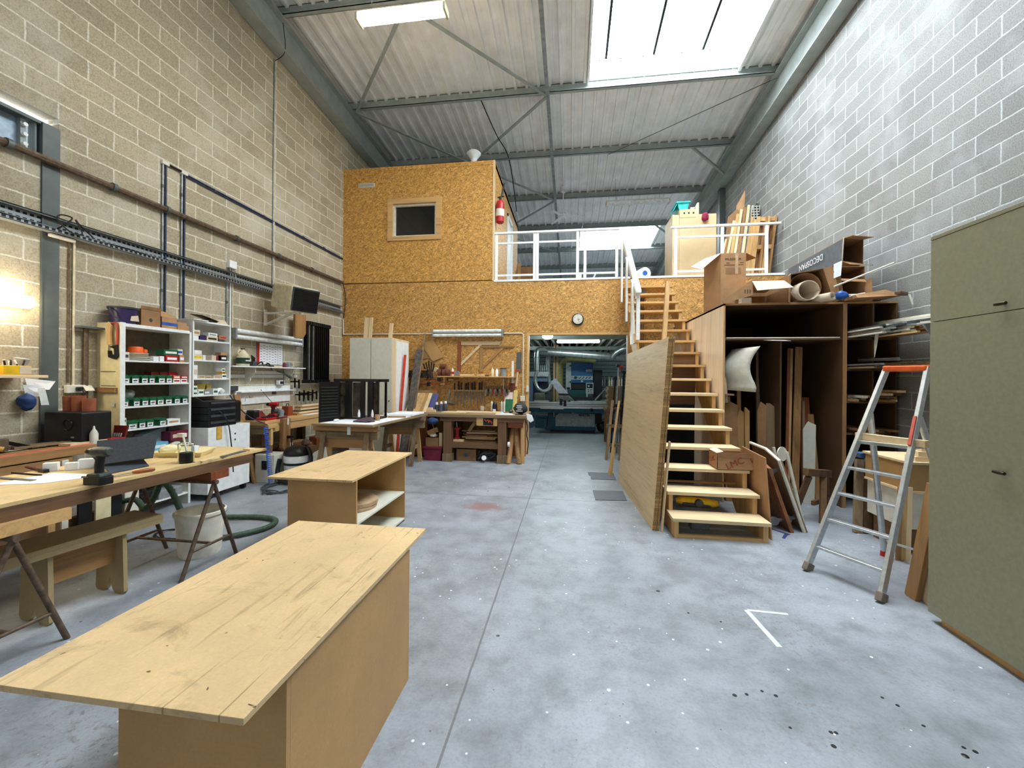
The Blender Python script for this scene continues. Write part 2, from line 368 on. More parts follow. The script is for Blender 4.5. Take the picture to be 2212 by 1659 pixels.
        if s.soft:
            me.polygons.foreach_set('use_smooth', [True] * len(me.polygons)); md = o.modifiers.new('soft', 'SUBSURF'); md.levels = md.render_levels = 2
        elif any(s.s):
            try: me.set_sharp_from_angle(angle=.7)
            except Exception: pass
        if bev:
            md = o.modifiers.new('edge', 'BEVEL'); md.width = bev; md.segments = 2; md.limit_method = 'ANGLE'
        return o
def tag(o, label, cat, group=None, kind=None):
    o['label'] = label; o['category'] = cat
    if group: o['group'] = group
    if kind: o['kind'] = kind
    return o
def thing(name, label, cat, loc=(0, 0, 0), rz=0, group=None):
    o = bpy.data.objects.new(name, None); o.empty_display_size = .1; COL.objects.link(o)
    M = Matrix.Translation(Vector(loc)) @ Matrix.Rotation(rz, 4, 'Z'); o.location = loc; o.rotation_euler = (0, 0, rz)
    WM[o.name] = M; return tag(o, label, cat, group)
def TM(o): return WM[o.name]
def struct(name, b, m, label, origin=False, bev=0):
    o = b.build(name, m, None, bev, origin); o['kind'] = 'structure'; o['label'] = label; o['category'] = name.split('_')[0]; return o
def solo(name, label, cat, b, m, group=None, bev=0, kind=None):
    return tag(b.build(name, m, None, bev), label, cat, group, kind)
def bx(name, m, parent, x0, x1, y0, y1, z0, z1, bev=0, M=None):
    return B(M).box(x0, x1, y0, y1, z0, z1).build(name, m, parent, bev)
def text(name, body, m, parent, p, right, up, size, ext=.0008, align='CENTER', bold=0):
    cu = bpy.data.curves.new(name, 'FONT'); cu.body = body; cu.size = size; cu.extrude = ext; cu.align_x = align; cu.offset = size * bold; cu.align_y = 'CENTER'; cu.resolution_u = 3
    cu.materials.append(m); o = bpy.data.objects.new(name, cu); COL.objects.link(o); bpy.context.view_layer.update()
    me = bpy.data.meshes.new_from_object(o.evaluated_get(bpy.context.evaluated_depsgraph_get())); bpy.data.objects.remove(o)
    o = bpy.data.objects.new(name, me); COL.objects.link(o)
    r = Vector(right).normalized(); u = Vector(up); u = (u - r * u.dot(r)).normalized(); n = r.cross(u)
    M = Matrix(((r.x, u.x, n.x, p[0]), (r.y, u.y, n.y, p[1]), (r.z, u.z, n.z, p[2]), (0, 0, 0, 1)))
    if parent is not None: o.parent = parent; o.matrix_parent_inverse = Matrix.Identity(4); o.matrix_local = WM[parent.name].inverted() @ M
    else: o.matrix_world = M
    return o
def copy_tree(o, parent=None):
    c = o.copy(); COL.objects.link(c); WM[c.name] = WM[o.name].copy()
    if parent is not None: c.parent = parent
    for ch in list(o.children): copy_tree(ch, c)
    return c
def dup(o, loc, rz=None, label=None):
    c = copy_tree(o); c.location = loc
    if rz is not None: c.rotation_euler = (0, 0, rz)
    if label: c['label'] = label
    return c
ORD = ['first', 'second', 'third', 'fourth', 'fifth', 'sixth', 'seventh', 'eighth', 'ninth', 'tenth', 'eleventh', 'twelfth']
def arc(c, r, a0, a1, n, ax='XY'):
    i, j = ['XYZ'.index(k) for k in ax]; pts = []
    for k in range(n + 1):
        t = a0 + (a1 - a0) * k / n; p = list(c); p[i] += r * math.cos(t); p[j] += r * math.sin(t); pts.append(tuple(p))
    return pts
def smooth(pts, n=6):                  # Catmull-Rom through pts
    pts = [Vector(p) for p in pts]; out = []
    for i in range(len(pts) - 1):
        a, b, c, d = pts[max(i - 1, 0)], pts[i], pts[i + 1], pts[min(i + 2, len(pts) - 1)]
        for k in range(n):
            t = k / n; out.append(.5 * ((2 * b) + (c - a) * t + (2 * a - 5 * b + 4 * c - d) * t * t + (3 * b - a - 3 * c + d) * t ** 3))
    return out + [pts[-1]]
# ================================================================= the building
XL, XR, YB = -4.98, 4.0, 8.47
def zb(y): return 7.41 - .0675 * y          # underside of the main beams
def zp(y): return zb(y) + .53               # underside of the purlins
def zr(y): return zb(y) + .74               # roof sheets
YF, YE = -5.0, 23.0
struct('floor', B().box(-5.2, 4.2, YF, YE, -.1, 0), CONC, 'grey concrete workshop floor with paint spots and saw cuts')
# left wall with the slot by the steel column
w = B()
for y0, y1, a, b in ((YF, 2.3, 0, 9), (3.38, YE, 0, 9), (2.3, 3.38, 0, 3.64), (2.3, 3.38, 4.08, 9)):
    w.prism([(y0, a), (y1, a), (y1, b if b < 9 else zr(y1)), (y0, b if b < 9 else zr(y0))], 'YZ', XL - .2, XL)
struct('wall_left', w, BLK_L, 'tan concrete block wall along the left side')
struct('wall_right', B().prism([(YF, 0), (YE, 0), (YE, zr(YE)), (YF, zr(YF))], 'YZ', XR, XR + .2), BLK_R, 'grey concrete block wall along the right side')
struct('wall_rear', B().box(XL, XR, YE, YE + .1, 0, 6.7), WHITE, 'pale far end wall')
# strand-board wall with doorway, upper office box
w = B()
w.box(XL, -.86, YB, YB + .12, 0, 3.6); w.box(1.12, XR, YB, YB + .12, 0, 3.57); w.box(-.86, 1.12, YB, YB + .12, 2.47, 3.6)
struct('wall_back', w, OSB_, 'strand board wall across the workshop with a wide doorway')
struct('trim_1', B().box(-.90, -.853, YB - .015, YB + .13, 0, 2.463).box(1.113, 1.15, YB - .015, YB + .13, 0, 2.463).box(-.9, 1.15, YB - .015, YB + .13, 2.463, 2.505), PINE['Z'], 'thin timber lining around the doorway')
w = B()
zt = 6.12
w.box(XL, -3.9, YB, YB + .1, 3.62, zt); w.box(-2.78, -1.60, YB, YB + .1, 3.62, zt); w.box(-3.9, -2.78, YB, YB + .1, 3.62, 4.56); w.box(-3.9, -2.78, YB, YB + .1, 5.36, zt)
w.box(XL, -1.62, YB - .006, YB + .1, 6.03, 6.12)
struct('wall_office', w, OSB_UP, 'front of the strand board office box on the mezzanine')
struct('wall_side', B().box(-1.72, -1.60, YB + .1, 10.25, 3.62, zt).box(-1.72, -1.60, 11.05, 12.2, 3.62, zt).box(-1.72, -1.6, 10.25, 11.05, 5.65, zt), OSB_UP, 'side of the strand board office box facing the railing')
struct('ceiling_office', B().box(XL, -1.6, YB + .1, 12.2, 6.0, 6.1), GREYP, 'lid of the office box')
struct('door_1', B().box(-1.66, -1.62, 10.3, 11.0, 3.62, 5.62), WHITE, 'white door in the side of the office box')
struct('trim_2', B().box(-1.62, -1.58, 10.2, 10.3, 3.62, 5.7).box(-1.62, -1.58, 11.0, 11.1, 3.62, 5.7).box(-1.62, -1.58, 10.2, 11.1, 5.62, 5.72), WHITE, 'white frame of the office door')
# corner trims
struct('trim_3', B().box(-1.635, -1.595, YB - .008, YB + .03, 3.6, zt), PALE['Z'], 'pale corner strip of the office box')
wf = struct('window_1', B().box(-3.94, -3.83, YB - .03, YB + .02, 4.51, 5.41).box(-2.86, -2.74, YB - .03, YB + .02, 4.51, 5.41).box(-3.83, -2.86, YB - .03, YB + .02, 5.30, 5.41).box(-3.83, -2.86, YB - .03, YB + .02, 4.51, 4.60), PINE['X'], 'timber framed dark window of the office box')
B().box(-3.83, -3.79, YB + .02, YB + .09, 4.6, 5.3).box(-3.79, -2.86, YB + .02, YB + .09, 5.26, 5.3).box(-2.9, -2.86, YB + .02, YB + .09, 4.6, 5.26).box(-3.79, -2.9, YB + .02, YB + .09, 4.6, 4.63).build('window_lining', OFFW, wf)
B().box(-3.8, -2.88, YB + .075, YB + .085, 4.6, 5.28).build('pane', GLASSD, wf)
struct('floor_mezzanine', B().box(XL, XR, YB + .12, YE, 3.40, 3.58), GREYP, 'mezzanine floor above the machine room')
struct('trim_4', B().box(-1.6, 4.0, YB - .012, YB + .16, 3.575, 3.615), WHITE, 'white painted edge strip of the mezzanine')
# roof: ribbed sheets, with the two translucent roof lights left open
SKX0, SKX1 = .32, 3.12
def ribbed(x0, x1, y0, y1):
    b = B(); P = .235; k = math.floor(x0 / P); prof = [(x0, 0)]
    while True:
        c = k * P; k += 1
        if c - .04 < x0: continue
        if c + .04 > x1: break
        prof += [(c - .036, 0), (c - .024, -.048), (c + .024, -.048), (c + .036, 0)]
        m = c + P / 2
        if m + .012 < x1: prof += [(m - .012, 0), (m - .006, -.006), (m + .006, -.006), (m + .012, 0)]
    prof.append((x1, 0)); n = len(prof)
    vs = [(x, y, zr(y) + z) for y in (y0, y1) for x, z in prof] + [(x, y, zr(y) + .05) for y in (y0, y1) for x, z in prof]
    fs = [(i, i + 1, n + i + 1, n + i) for i in range(n - 1)] + [(2 * n + n + i, 2 * n + n + i + 1, 2 * n + i + 1, 2 * n + i) for i in range(n - 1)]
    return b.add(vs, fs)
r = ribbed(-5.2, SKX0, YF, YE)
for a in (ribbed(SKX1, 4.2, YF, YE), ribbed(SKX0, SKX1, 8.42, 15.0), ribbed(SKX0, SKX1, 17.2, YE), ribbed(SKX0, SKX1, YF, 1.9)):
    n = len(r.v); r.v += a.v; r.f += [[i + n for i in f] for f in a.f]; r.m += a.m; r.s += a.s
struct('ceiling', r, SHEET, 'off-white ribbed steel roof sheeting')
def skylight(n, y0, y1, label):
    o = struct('window_%d' % n, B().prism([(y0, zr(y0) + .16), (y1, zr(y1) + .16), (y1, zr(y1) + .18), (y0, zr(y0) + .18)], 'YZ', SKX0, SKX1), E_SKY, label)
    c = B()
    for x0, x1 in ((SKX0 - .04, SKX0), (SKX1, SKX1 + .05)):
        c.prism([(y0, zr(y0) - .1), (y1, zr(y1) - .1), (y1, zr(y1) + .2), (y0, zr(y0) + .2)], 'YZ', x0, x1)
    for y in (y0, y1): c.box(SKX0, SKX1, y - .02, y + .02, zr(y) - .02, zr(y) + .18)
    c.build('curb', WHITE, o)
    for x in (.62, 1.5, 2.38):
        if y1 - y0 > 3:
            B().prism([(y0 + .1, zr(y0) + .155), (y1 - .35, zr(y1) + .155), (y1 - .35, zr(y1) + .11), (y0 + .1, zr(y0) + .11)], 'YZ', x - .022, x + .022).build('glazing_bar', BLACK, o)
    if y1 - y0 > 3:
        for x in (.5, .9, 1.32, 1.52, 2.02, 2.52): B().cyl((x, y1 - .3, zr(y1) + .13), (x, y1 - .3, zr(y1) + .155), .017, n=8).build('fixing_screw', STEEL_D, o)
    return o
skylight(2, 1.9, 8.42, 'large bright roof light above the middle of the workshop')
skylight(3, 15.0, 17.2, 'smaller bright roof light above the far end of the mezzanine')
# daylight slot by the left column
o = struct('window_4', B().box(XL - .16, XL - .14, 2.3, 3.38, 3.985, 4.08), E_WIN, 'narrow bright window strip high on the left wall')
o2 = struct('trim_5', B().box(XL - .14, XL + .0, 2.3, 3.38, 3.955, 3.985), STEEL_D, 'steel angle beneath the narrow window strip')
o2 = struct('trim_6', B().box(XL - .13, XL - .10, 2.3, 3.13, 3.6, 3.955), plain('blue_grey_plate', (132, 148, 160), .4, .3), 'blue-grey steel plate with bolts beside the column')
for y in (2.66, 2.98):
    B().cyl((XL - .10, y, 3.93), (XL - .085, y, 3.93), .016, n=10).build('bolt', GALV, o2)
o2 = struct('trim_7', B().box(XL - .12, XL - .06, 3.13, 3.17, 3.6, 3.955).box(XL - .12, XL - .04, 3.22, 3.235, 3.6, 3.955), STEEL, 'steel flange with three bolts beside the column')
for z in (3.9, 3.81, 3.72): B().cyl((XL - .06, 3.15, z), (XL - .03, 3.15, z), .018, n=10).build('bolt', WHITE, o2)
struct('column_left', B().box(XL - .15, XL + .012, 3.25, 3.382, 0, 3.97).box(XL - .012, XL + .02, 3.24, 3.25, 0, 3.97), STEEL_D, 'dark grey steel column set into the left wall')
# main beams
def ibeam(x, w, d):
    b = B()
    for x0, x1, a, c in ((x - w / 2, x + w / 2, 0, .02), (x - .008, x + .008, .02, d - .02), (x - w / 2, x + w / 2, d - .02, d)):
        b.prism([(YF, zb(YF) + a), (YE, zb(YE) + a), (YE, zb(YE) + c), (YF, zb(YF) + c)], 'YZ', x0, x1)
    return b
struct('beam_left', ibeam(XL + .125, .23, .53), STEEL, 'grey steel roof beam along the left wall')
struct('beam_right', ibeam(XR - .125, .23, .53), STEEL, 'grey steel roof beam along the right wall')
struct('column_right', B().box(3.86, 3.99, 11.55, 11.72, 3.6, zb(11.6)), STEEL_D, 'grey steel column against the right wall above the mezzanine')
PUR = [4.05, 6.25, 8.45, 10.6, 12.8, 15.0, 17.2, 19.35, 21.5]
for i, y in enumerate(PUR):
    z = zp(y); b = B(); b.box(XL + .03, XR - .03, y - .004, y + .004, z, z + .2); b.box(XL + .03, XR - .03, y - .075, y + .004, z, z + .012); b.box(XL + .03, XR - .03, y - .004, y + .075, z + .19, z + .2)
    b.box(XL + .03, XR - .03, y - .075, y - .067, z, z + .03)
    struct('trim_%d' % (10 + i), b, STEEL, 'steel roof purlin, %s of those counted from the camera' % ORD[i])
struct('trim_20', B().prism([(2, zp(2) - .09), (22, zp(22) - .09), (22, zp(22)), (2, zp(2))], 'YZ', -.545, -.475), ZINC, 'long steel tube beneath the purlins down the middle of the roof')
n = 21
for i in range(1, 6):
    y0, y1 = PUR[i], PUR[i + 1]; ym = y1
    for xa, xb in ((XL + .3, -2.65), (-.52, -2.65)):
        if i % 2 == 1: p, q = (xb, y0, zp(y0) - .03), (xa, y1, zp(y1) - .03)
        else: p, q = (xa, y0, zp(y0) - .03), (xb, y1, zp(y1) - .03)
        struct('trim_%d' % n, B().bar(p, q, .055, .03), STEEL, '%s wind brace of the zigzag beneath the roof, %s side' % (ORD[i - 1], 'wall' if xa < -2 else 'middle')); n += 1
for y in (10.6, 15.0):
    struct('trim_%d' % n, B().bar((2.9, y, zp(y) + .02), (XR - .2, y + .5, zb(y) + .1), .05, .05), STEEL, 'short knee brace between %s and the right beam' % ('the purlin behind the large roof light' if y < 11 else 'a far purlin')); n += 1
struct('trim_%d' % n, B().bar((XR - .15, 8.5, zp(8.5) - .02), (.9, 10.6, zp(10.6) - .02), .01, .01), STEEL_D, 'thin tie rod crossing the roof bay behind the large roof light')
# ================================================================= fluorescent lamps
def hung_lamp(label, c, L, lit, group, tilt=0, sus=0, name='fluorescent_lamp'):
    t = thing(name, label, 'lamp', c, 0, group); x, y, z = c
    B().box(x - L / 2, x + L / 2, y - .06, y + .06, z + .03, z + .075).build('housing', OFFW, t, .006)
    B().prism([(y - .085, z + .03), (y - .07, z - .035), (y - .03, z - .055), (y + .03, z - .055), (y + .07, z - .035), (y + .085, z + .03)], 'YZ', x - L / 2 + .02, x + L / 2 - .02).build('diffuser', lit, t)
    for s in (-1, 1): B().box(x + s * (L / 2 - .02), x + s * (L / 2 + .012), y - .088, y + .088, z - .058, z + .035).build('end_cap', BEIGE, t, .004)
    if sus:
        for s in (-.35, .35): B().cyl((x + s * L, y, z + .075), (x + s * L, y, z + sus), .004, n=6).build('hanging_wire', ZINC, t)
    return t
hung_lamp('lit warm tube lamp hanging below the roof above the office box', (-2.23, 5.15, 6.33), 1.2, E_TUBE, None, sus=1.45)
def bare_lamp(label, c, L, lit):
    return hung_lamp(label, c, L, lit, None, sus=.72)
bare_lamp('unlit white tube lamp hanging above the mezzanine on two wires', (1.85, 12.2, 6.62), 1.75, TUBEW)
# twin tube battens on the walls
def batten(label, M, L, lit):
    t = thing('twin_tube_lamp', label, 'lamp', M.to_translation(), 0)
    B(M).box(-L / 2, L / 2, -.02, .04, -.05, .05).build('housing', OFFW, t, .005)
    for s in (-1, 1):
        B(M).cyl((-L / 2 + .03, -.055, s * .045), (L / 2 - .03, -.055, s * .045), .032).build('tube', lit, t)
        B(M).box(s * (L / 2 - .03), s * L / 2, -.09, .04, -.085, .085).build('end_cap', GREYP if lit is not E_TUBE else BEIGE, t, .004)
    return t
batten('unlit white twin tube lamp on the strand board wall above the tools', Matrix.Translation((-2.135, YB - .045, 2.50)), 1.51, TUBEW)
ML = Matrix.Translation((XL + .06, 6.16, 2.20)) @ Matrix.Rotation(PI / 2, 4, 'Z')
batten('unlit white twin tube lamp on the left block wall beneath the heater', ML, 1.54, TUBEW)
t = thing('wall_tube_lamp', 'lit warm tube lamp on the left wall at the photo edge', 'lamp', (XL + .06, 2.46, 2.245))
B().box(XL, XL + .05, 1.77, 3.15, 2.19, 2.30).build('housing', BEIGE, t, .008)
B().prism([(XL + .05, 2.185), (XL + .1, 2.2), (XL + .12, 2.245), (XL + .1, 2.29), (XL + .05, 2.305)], 'XZ', 1.79, 3.13).build('diffuser', E_TUBE, t)
# ================================================================= the two MDF benches
def mdf_bench(name, label, x0, x1, y0, y1, zt, bx0, bx1, by0, by1, open_front):
    t = thing(name, label, 'workbench', ((x0 + x1) / 2, (y0 + y1) / 2, 0))
    B().box(x0, x1, y0, y1, zt - .019, zt).build('bench_top', MDF_TOP, t, .0015)
    u = zt - .019
    if not open_front:
        B().box(bx0, bx1, by0, by0 + .019, .0, u).build('end_panel', MDF, t, .001)
        B().box(bx0, bx1, by1 - .019, by1, .0, u).build('end_panel', MDF, t, .001)
        B().box(bx1 - .019, bx1, by0 + .019, by1 - .019, 0, u).build('side_panel', MDF, t, .001)
        B().box(bx0, bx0 + .019, by0 + .019, by1 - .019, 0, u).build('side_panel', MDF, t, .001)
        B().box(bx0 + .019, bx1 - .019, by0 + .019, by1 - .019, .04, .058).build('bottom_panel', MDF, t)
    else:
        B().box(bx0, bx1, by0, by0 + .019, 0, u).build('end_panel', MDF, t, .001)
        B().box(bx0, bx1, by1 - .019, by1, 0, u).build('end_panel', MDF, t, .001)
        B().box(bx0, bx0 + .012, by0 + .019, by1 - .019, 0, u).build('back_panel', MDF, t)
        B().box(bx0 + .012, bx1 - .004, by0 + .019, by1 - .019, .31, .329).build('shelf', LAMIN, t, .001)
        B().box(bx0 + .012, bx1 + .0, by0 + .019, by1 - .019, .02, .04).build('bottom_panel', LAMIN, t, .001)
    return t
mdf_bench('mdf_workbench', 'long low MDF bench with a stained top in the foreground', -1.63, -.825, .955, 2.305, .715, -1.42, -.8335, 1.13, 2.085, False)
mdf_bench('mdf_workbench', 'low MDF bench with open shelves standing behind the foreground bench', -2.59, -1.80, 3.235, 4.545, .72, -2.44, -1.80, 3.30, 4.36, True)
t = solo('round_board', 'stack of thin round wooden boards on the open bench shelf', 'board', B().lathe((-2.08, 3.75, .33), [(.22, 0), (.225, .004), (.225, .026), (.22, .03)], 40).lathe((-2.07, 3.76, .361), [(.215, 0), (.22, .004), (.22, .036), (.215, .04)], 40), plain('pale_brown_board', (178, 148, 116), .6))
# ================================================================= services on the left wall
def run(name, label, cat, pts, r, m, clips=(), group=None, n=8):
    b = B().tube(pts, r, n)
    if not clips: return solo(name, label, cat, b, m, group)
    t = thing(name, label, cat, pts[0], 0, group); b.build('pipe', m, t)
    for c in clips: B().lathe(c[:3], [(r * 1.35, -.02), (r * 1.35, .02)], 10, ax=c[3]).build('clip', STEEL_D, t)
    return t
xw = XL
run('drain_pipe', 'thick brown-grey pipe running level along the left block wall', 'pipe', [(xw + .05, 1.5, 3.62), (xw + .05, 8.38, 3.62)], .034, RUST, [(xw + .05, y, 3.62, (0, 1, 0)) for y in (2.98, 3.83, 4.43, 5.5, 6.4, 7.3)])
# cable tray with loose cables in it
t = thing('cable_tray', 'perforated metal cable tray full of cables along the left wall', 'cable tray', (xw, 5, 2.94))
B().box(xw + .003, xw + .006, 1.5, 8.38, 2.95, 3.10).build('tray_back', TRAYM, t)
B().box(xw + .003, xw + .10, 1.5, 8.38, 2.944, 2.95).box(xw + .096, xw + .10, 1.5, 8.38, 2.944, 2.975).build('tray_base', TRAYM, t)
B().box(xw + .003, xw + .05, 1.5, 8.38, 3.098, 3.106).box(xw + .046, xw + .05, 1.5, 8.38, 3.085, 3.106).build('tray_lip', STEEL_D, t)
rc = random.Random(3)
for i in range(9):
    pts = []; y = 1.5; x0 = xw + .02 + .008 * (i % 9); z0 = 2.957 + .008 * (i % 4)
    while y < 8.36:
        pts.append((x0 + rc.uniform(-.006, .006), y, z0 + rc.uniform(0, .022))); y += rc.uniform(.25, .5)
    pts.append((x0, 8.37, z0))
    solo('cable', '%s cable lying in the tray on the left wall, %s from the wall' % (('black', 'grey', 'white')[i % 3], ORD[i]), 'cable', B().tube(smooth(pts, 4), (.006, .0045, .004)[i % 3], 6), (RUBBER, GREYP, OFFW)[i % 3], 'cables in the tray')
solo('cable_coil', 'loop of black cable tied round the tray beside the dark column', 'cable', B().tube(smooth([(xw + .06, 3.30, 2.96), (xw + .12, 3.36, 3.05), (xw + .1, 3.42, 3.13), (xw + .05, 3.36, 3.14), (xw + .11, 3.30, 3.06), (xw + .12, 3.4, 2.98), (xw + .11, 3.5, 3.0), (xw + .09, 3.46, 3.12), (xw + .05, 3.52, 3.1), (xw + .1, 3.6, 3.0)], 6), .007, 6), RUBBER)
# paired conduits
for k, (y, dy) in enumerate(((4.425, .04), (4.675, .04))):
    w_ = ('nearer', 'farther')[k]
    run('conduit', '%s of two tall thin dark conduits beside the tall white shelving, grey tube' % w_, 'conduit', [(xw + .014, y - dy / 2, 2.36 - .2), (xw + .014, y - dy / 2, 4.19)], .011, ZINC, [(xw + .014, y - dy / 2, z, (0, 0, 1)) for z in (2.62, 3.9)])
    run('conduit', '%s of two tall thin blue-black conduits beside the tall white shelving' % w_, 'conduit', [(xw + .014, y + dy / 2, 2.1), (xw + .014, y + dy / 2, 4.19)], .011, BLUEC)
    solo('junction_elbow', 'white elbow on top of the %s dark conduit pair' % w_, 'elbow', B().box(xw, xw + .035, y - .04, y + .05, 4.17, 4.215), OFFW, None, .006)
run('conduit', 'two-metre dark conduit joining the tops of the vertical pairs', 'conduit', [(xw + .02, 4.46, 4.195), (xw + .02, 4.65, 4.195)], .014, BLACK)
run('conduit', 'dark blue conduit running level from the vertical pair to the office wall', 'conduit', [(xw + .014, 4.72, 4.19), (xw + .014, 8.44, 4.165)], .011, BLUEC, [(xw + .014, y, 4.185, (0, 1, 0)) for y in (5.16, 6.1, 7.1, 7.75)])
run('conduit', 'second thin dark conduit just below the level one on the wall', 'conduit', [(xw + .014, 4.72, 4.165), (xw + .014, 8.44, 4.14)], .009, BLUEC)
run('conduit', 'long beige conduit rising from the heater to the roof beam', 'conduit', [(xw + .014, 6.32, 3.05), (xw + .014, 6.325, 6.9)], .011, BEIGE)
run('conduit', 'long grey conduit rising beside the beige one to the roof beam', 'conduit', [(xw + .014, 6.295, 3.05), (xw + .014, 6.30, 6.9)], .010, ZINC)
solo('cable', 'black cable hanging from the near roof purlin to the conduit top', 'cable', B().tube(smooth([(xw + .02, 6.31, 6.88), (xw + .22, 6.28, 7.0), (xw + .2, 6.25, 7.45)], 5), .006, 6), RUBBER)
for k, (y, m, nm) in enumerate(((5.37, ZINC, 'grey'), (5.43, WHITE, 'white'), (5.47, BEIGE, 'beige'))):
    run('conduit', 'short %s conduit hanging from the tray down to the small shelving' % nm, 'conduit', [(xw + .014, y, 2.0), (xw + .014, y, 2.95)], .012, m, [(xw + .014, y, 2.65, (0, 0, 1))] if k == 0 else ())
t = thing('junction_box', 'small white junction box on the cable tray above the small shelving', 'junction box', (xw, 5.44, 3.15))
B().box(xw, xw + .06, 5.37, 5.50, 3.16, 3.27).build('box_body', WHITE, t, .006)
for y in (5.39, 5.43, 5.48): B().tube(smooth([(xw + .03, y, 3.16), (xw + .04, y + .01, 3.12), (xw + .05, y, 3.02)], 4), .006, 6).build('lead', ZINC, t)
solo('switch_box', 'pale elongated connector stuck below the tray beside the column', 'connector', B().box(xw + .02, xw + .07, 3.28, 3.48, 2.905, 2.935), OFFW, None, .008)
run('conduit', 'white conduit dropping down the wall to the double socket', 'conduit', [(xw + .014, 3.50, 1.47), (xw + .014, 3.50, 2.93)], .012, BEIGE)
run('conduit', 'brown old pipe beside the white conduit under the tray', 'pipe', [(xw + .014, 3.46, 1.5), (xw + .014, 3.46, 2.93)], .009, RUST)
t = thing('wall_socket', 'double white socket with a black plug behind the black speaker', 'socket', (xw, 3.53, 1.4))
B().box(xw, xw + .045, 3.43, 3.63, 1.40, 1.48).build('socket_body', OFFW, t, .006)
B().box(xw + .045, xw + .075, 3.5, 3.55, 1.42, 1.46).build('plug', BLACK, t, .005)
B().slab([(xw + .045, 3.56, 1.475), (xw + .045, 3.64, 1.475), (xw + .09, 3.64, 1.42), (xw + .09, 3.56, 1.42)], .004).build('flap', OFFW, t)
B().tube(smooth([(xw + .075, 3.525, 1.435), (xw + .11, 3.53, 1.38), (xw + .09, 3.57, 1.15), (xw + .12, 3.6, .96)], 6), .005, 6).build('lead', RUBBER, t)
run('pipe', 'rusty brown vertical pipe against the tall white shelving side', 'pipe', [(xw + .03, 3.60, .9), (xw + .03, 3.60, 2.08)], .02, RUST)
t = solo('shelf_bracket', 'dark narrow steel ledge on the wall left of the tall shelving', 'ledge', B().box(xw, xw + .10, 3.5, 3.72, 2.06, 2.08), STEEL_D)
# ------------------------------------------------ wall heater on its arm
hx, hy, hz = -4.42, 6.15, 2.84
t = thing('fan_heater', 'beige box fan heater on a bracket high on the left wall', 'heater', (hx, hy, hz), math.radians(28))
M = TM(t) @ Matrix.Rotation(math.radians(4), 4, 'X')
# local axes: x = blowing direction is local +x (towards camera right), y depth
Mh = Matrix.Translation((hx, hy, hz)) @ Matrix.Rotation(math.radians(-22), 4, 'Z') @ Matrix.Rotation(math.radians(12), 4, 'Y')
B(Mh).box(-.30, .24, -.24, .24, -.2, .2).build('case', BEIGE, t, .03)
B(Mh).box(.235, .26, -.225, .225, -.185, .185).build('grille_frame', DGREY, t, .01)
g = B(Mh)
for i in range(13): g.box(.25, .275, -.21, .21, -.175 + i * .027, -.162 + i * .027)
g.build('louvres', BLACKM, t)
B().bar((xw + .05, hy - .05, 2.60), (hx + .1, hy - .05, 2.60), .05, .03).bar((xw + .05, hy - .05, 2.40), (xw + .05, hy - .05, 2.66), .06, .02, (1, 0, 0)).bar((xw + .06, hy - .05, 2.42), (hx - .02, hy - .05, 2.60), .06, .02).build('bracket', OFFW, t)
# ------------------------------------------------ shelf, brackets, calendar and hanging rails
t = thing('wall_shelf', 'white wall shelf with curved brackets beneath the twin tube lamp', 'shelf', (xw, 6.1, 1.45))
B().box(xw, -4.75, 5.25, 6.88, 1.71, 1.728).build('shelf_board', WHITE, t, .002)
for y in (5.74, 6.62): B().prism([(xw, 1.71), (-4.8, 1.71), (-4.8, 1.64), (-4.83, 1.60), (-4.88, 1.56), (-4.89, 1.5), (-4.93, 1.46), (xw, 1.45)], 'XZ', y - .01, y + .01).build('bracket', OFFW, t)
B().box(xw, xw + .02, 5.75, 6.62, 1.61, 1.66).build('rail', WHITE, t)
B().box(xw, xw + .012, 5.45, 6.95, 1.55, 1.60).build('rail', WHITE, t)
t = thing('tool_board', 'white empty tool hanging board with painted tool outlines and a ledge', 'tool board', (xw, 6.15, 1.12))
B().box(xw, xw + .02, 5.52, 6.75, 1.14, 1.42).build('board', WHITE, t)
B().box(xw + .02, xw + .10, 5.56, 6.80, 1.325, 1.34).build('ledge', WHITE, t)
for y in (5.62, 5.72): B().box(xw + .02, xw + .022, y, y + .06, 1.24, 1.245).box(xw + .02, xw + .022, y, y + .004, 1.19, 1.245).build('outline', DGREY, t)
B().box(xw + .02, xw + .035, 5.80, 5.87, 1.245, 1.26).build('peg', PINE['Y'], t)
B().box(xw + .02, xw + .035, 6.3, 6.38, 1.27, 1.32).build('peg', STEEL_D, t)
solo('socket_box', 'grey double socket box beside the empty white tool board', 'socket', B().box(xw, xw + .06, 5.40, 5.545, 1.355, 1.43), DGREY, None, .006)
t = thing('timer_clock', 'small square white clock with black digits below the wall shelf', 'clock', (-4.9, 6.45, 1.42))
B().box(-4.95, -4.89, 6.38, 6.52, 1.43, 1.505).build('case', WHITE, t, .006)
B().box(-4.892, -4.886, 6.40, 6.50, 1.445, 1.49).build('display', BLACK, t)
solo('angle_grinder', 'grey handheld tool hanging from the wall shelf above the clock', 'tool', B().cyl((-4.85, 6.28, 1.66), (-4.83, 6.42, 1.63), .012).cyl((-4.83, 6.40, 1.64), (-4.82, 6.56, 1.56), .022, .026).cyl((-4.83, 6.41, 1.63), (-4.84, 6.42, 1.42), .007), STEEL_D)
t = thing('wall_calendar', 'white year planner with a red edge on the left wall', 'calendar', (xw, 6.25, 1.77))
B().box(xw, xw + .008, 5.96, 6.56, 1.77, 2.12).build('backing', GREYP, t)
B().box(xw + .008, xw + .011, 5.965, 6.02, 1.77, 2.12).build('red_margin', RED, t)
B().box(xw + .008, xw + .011, 6.02, 6.44, 1.775, 2.115).build('sheet', PAPER, t)
B().box(xw + .008, xw + .011, 6.45, 6.555, 1.775, 2.115).build('side_sheet', PAPER, t)
g = B()
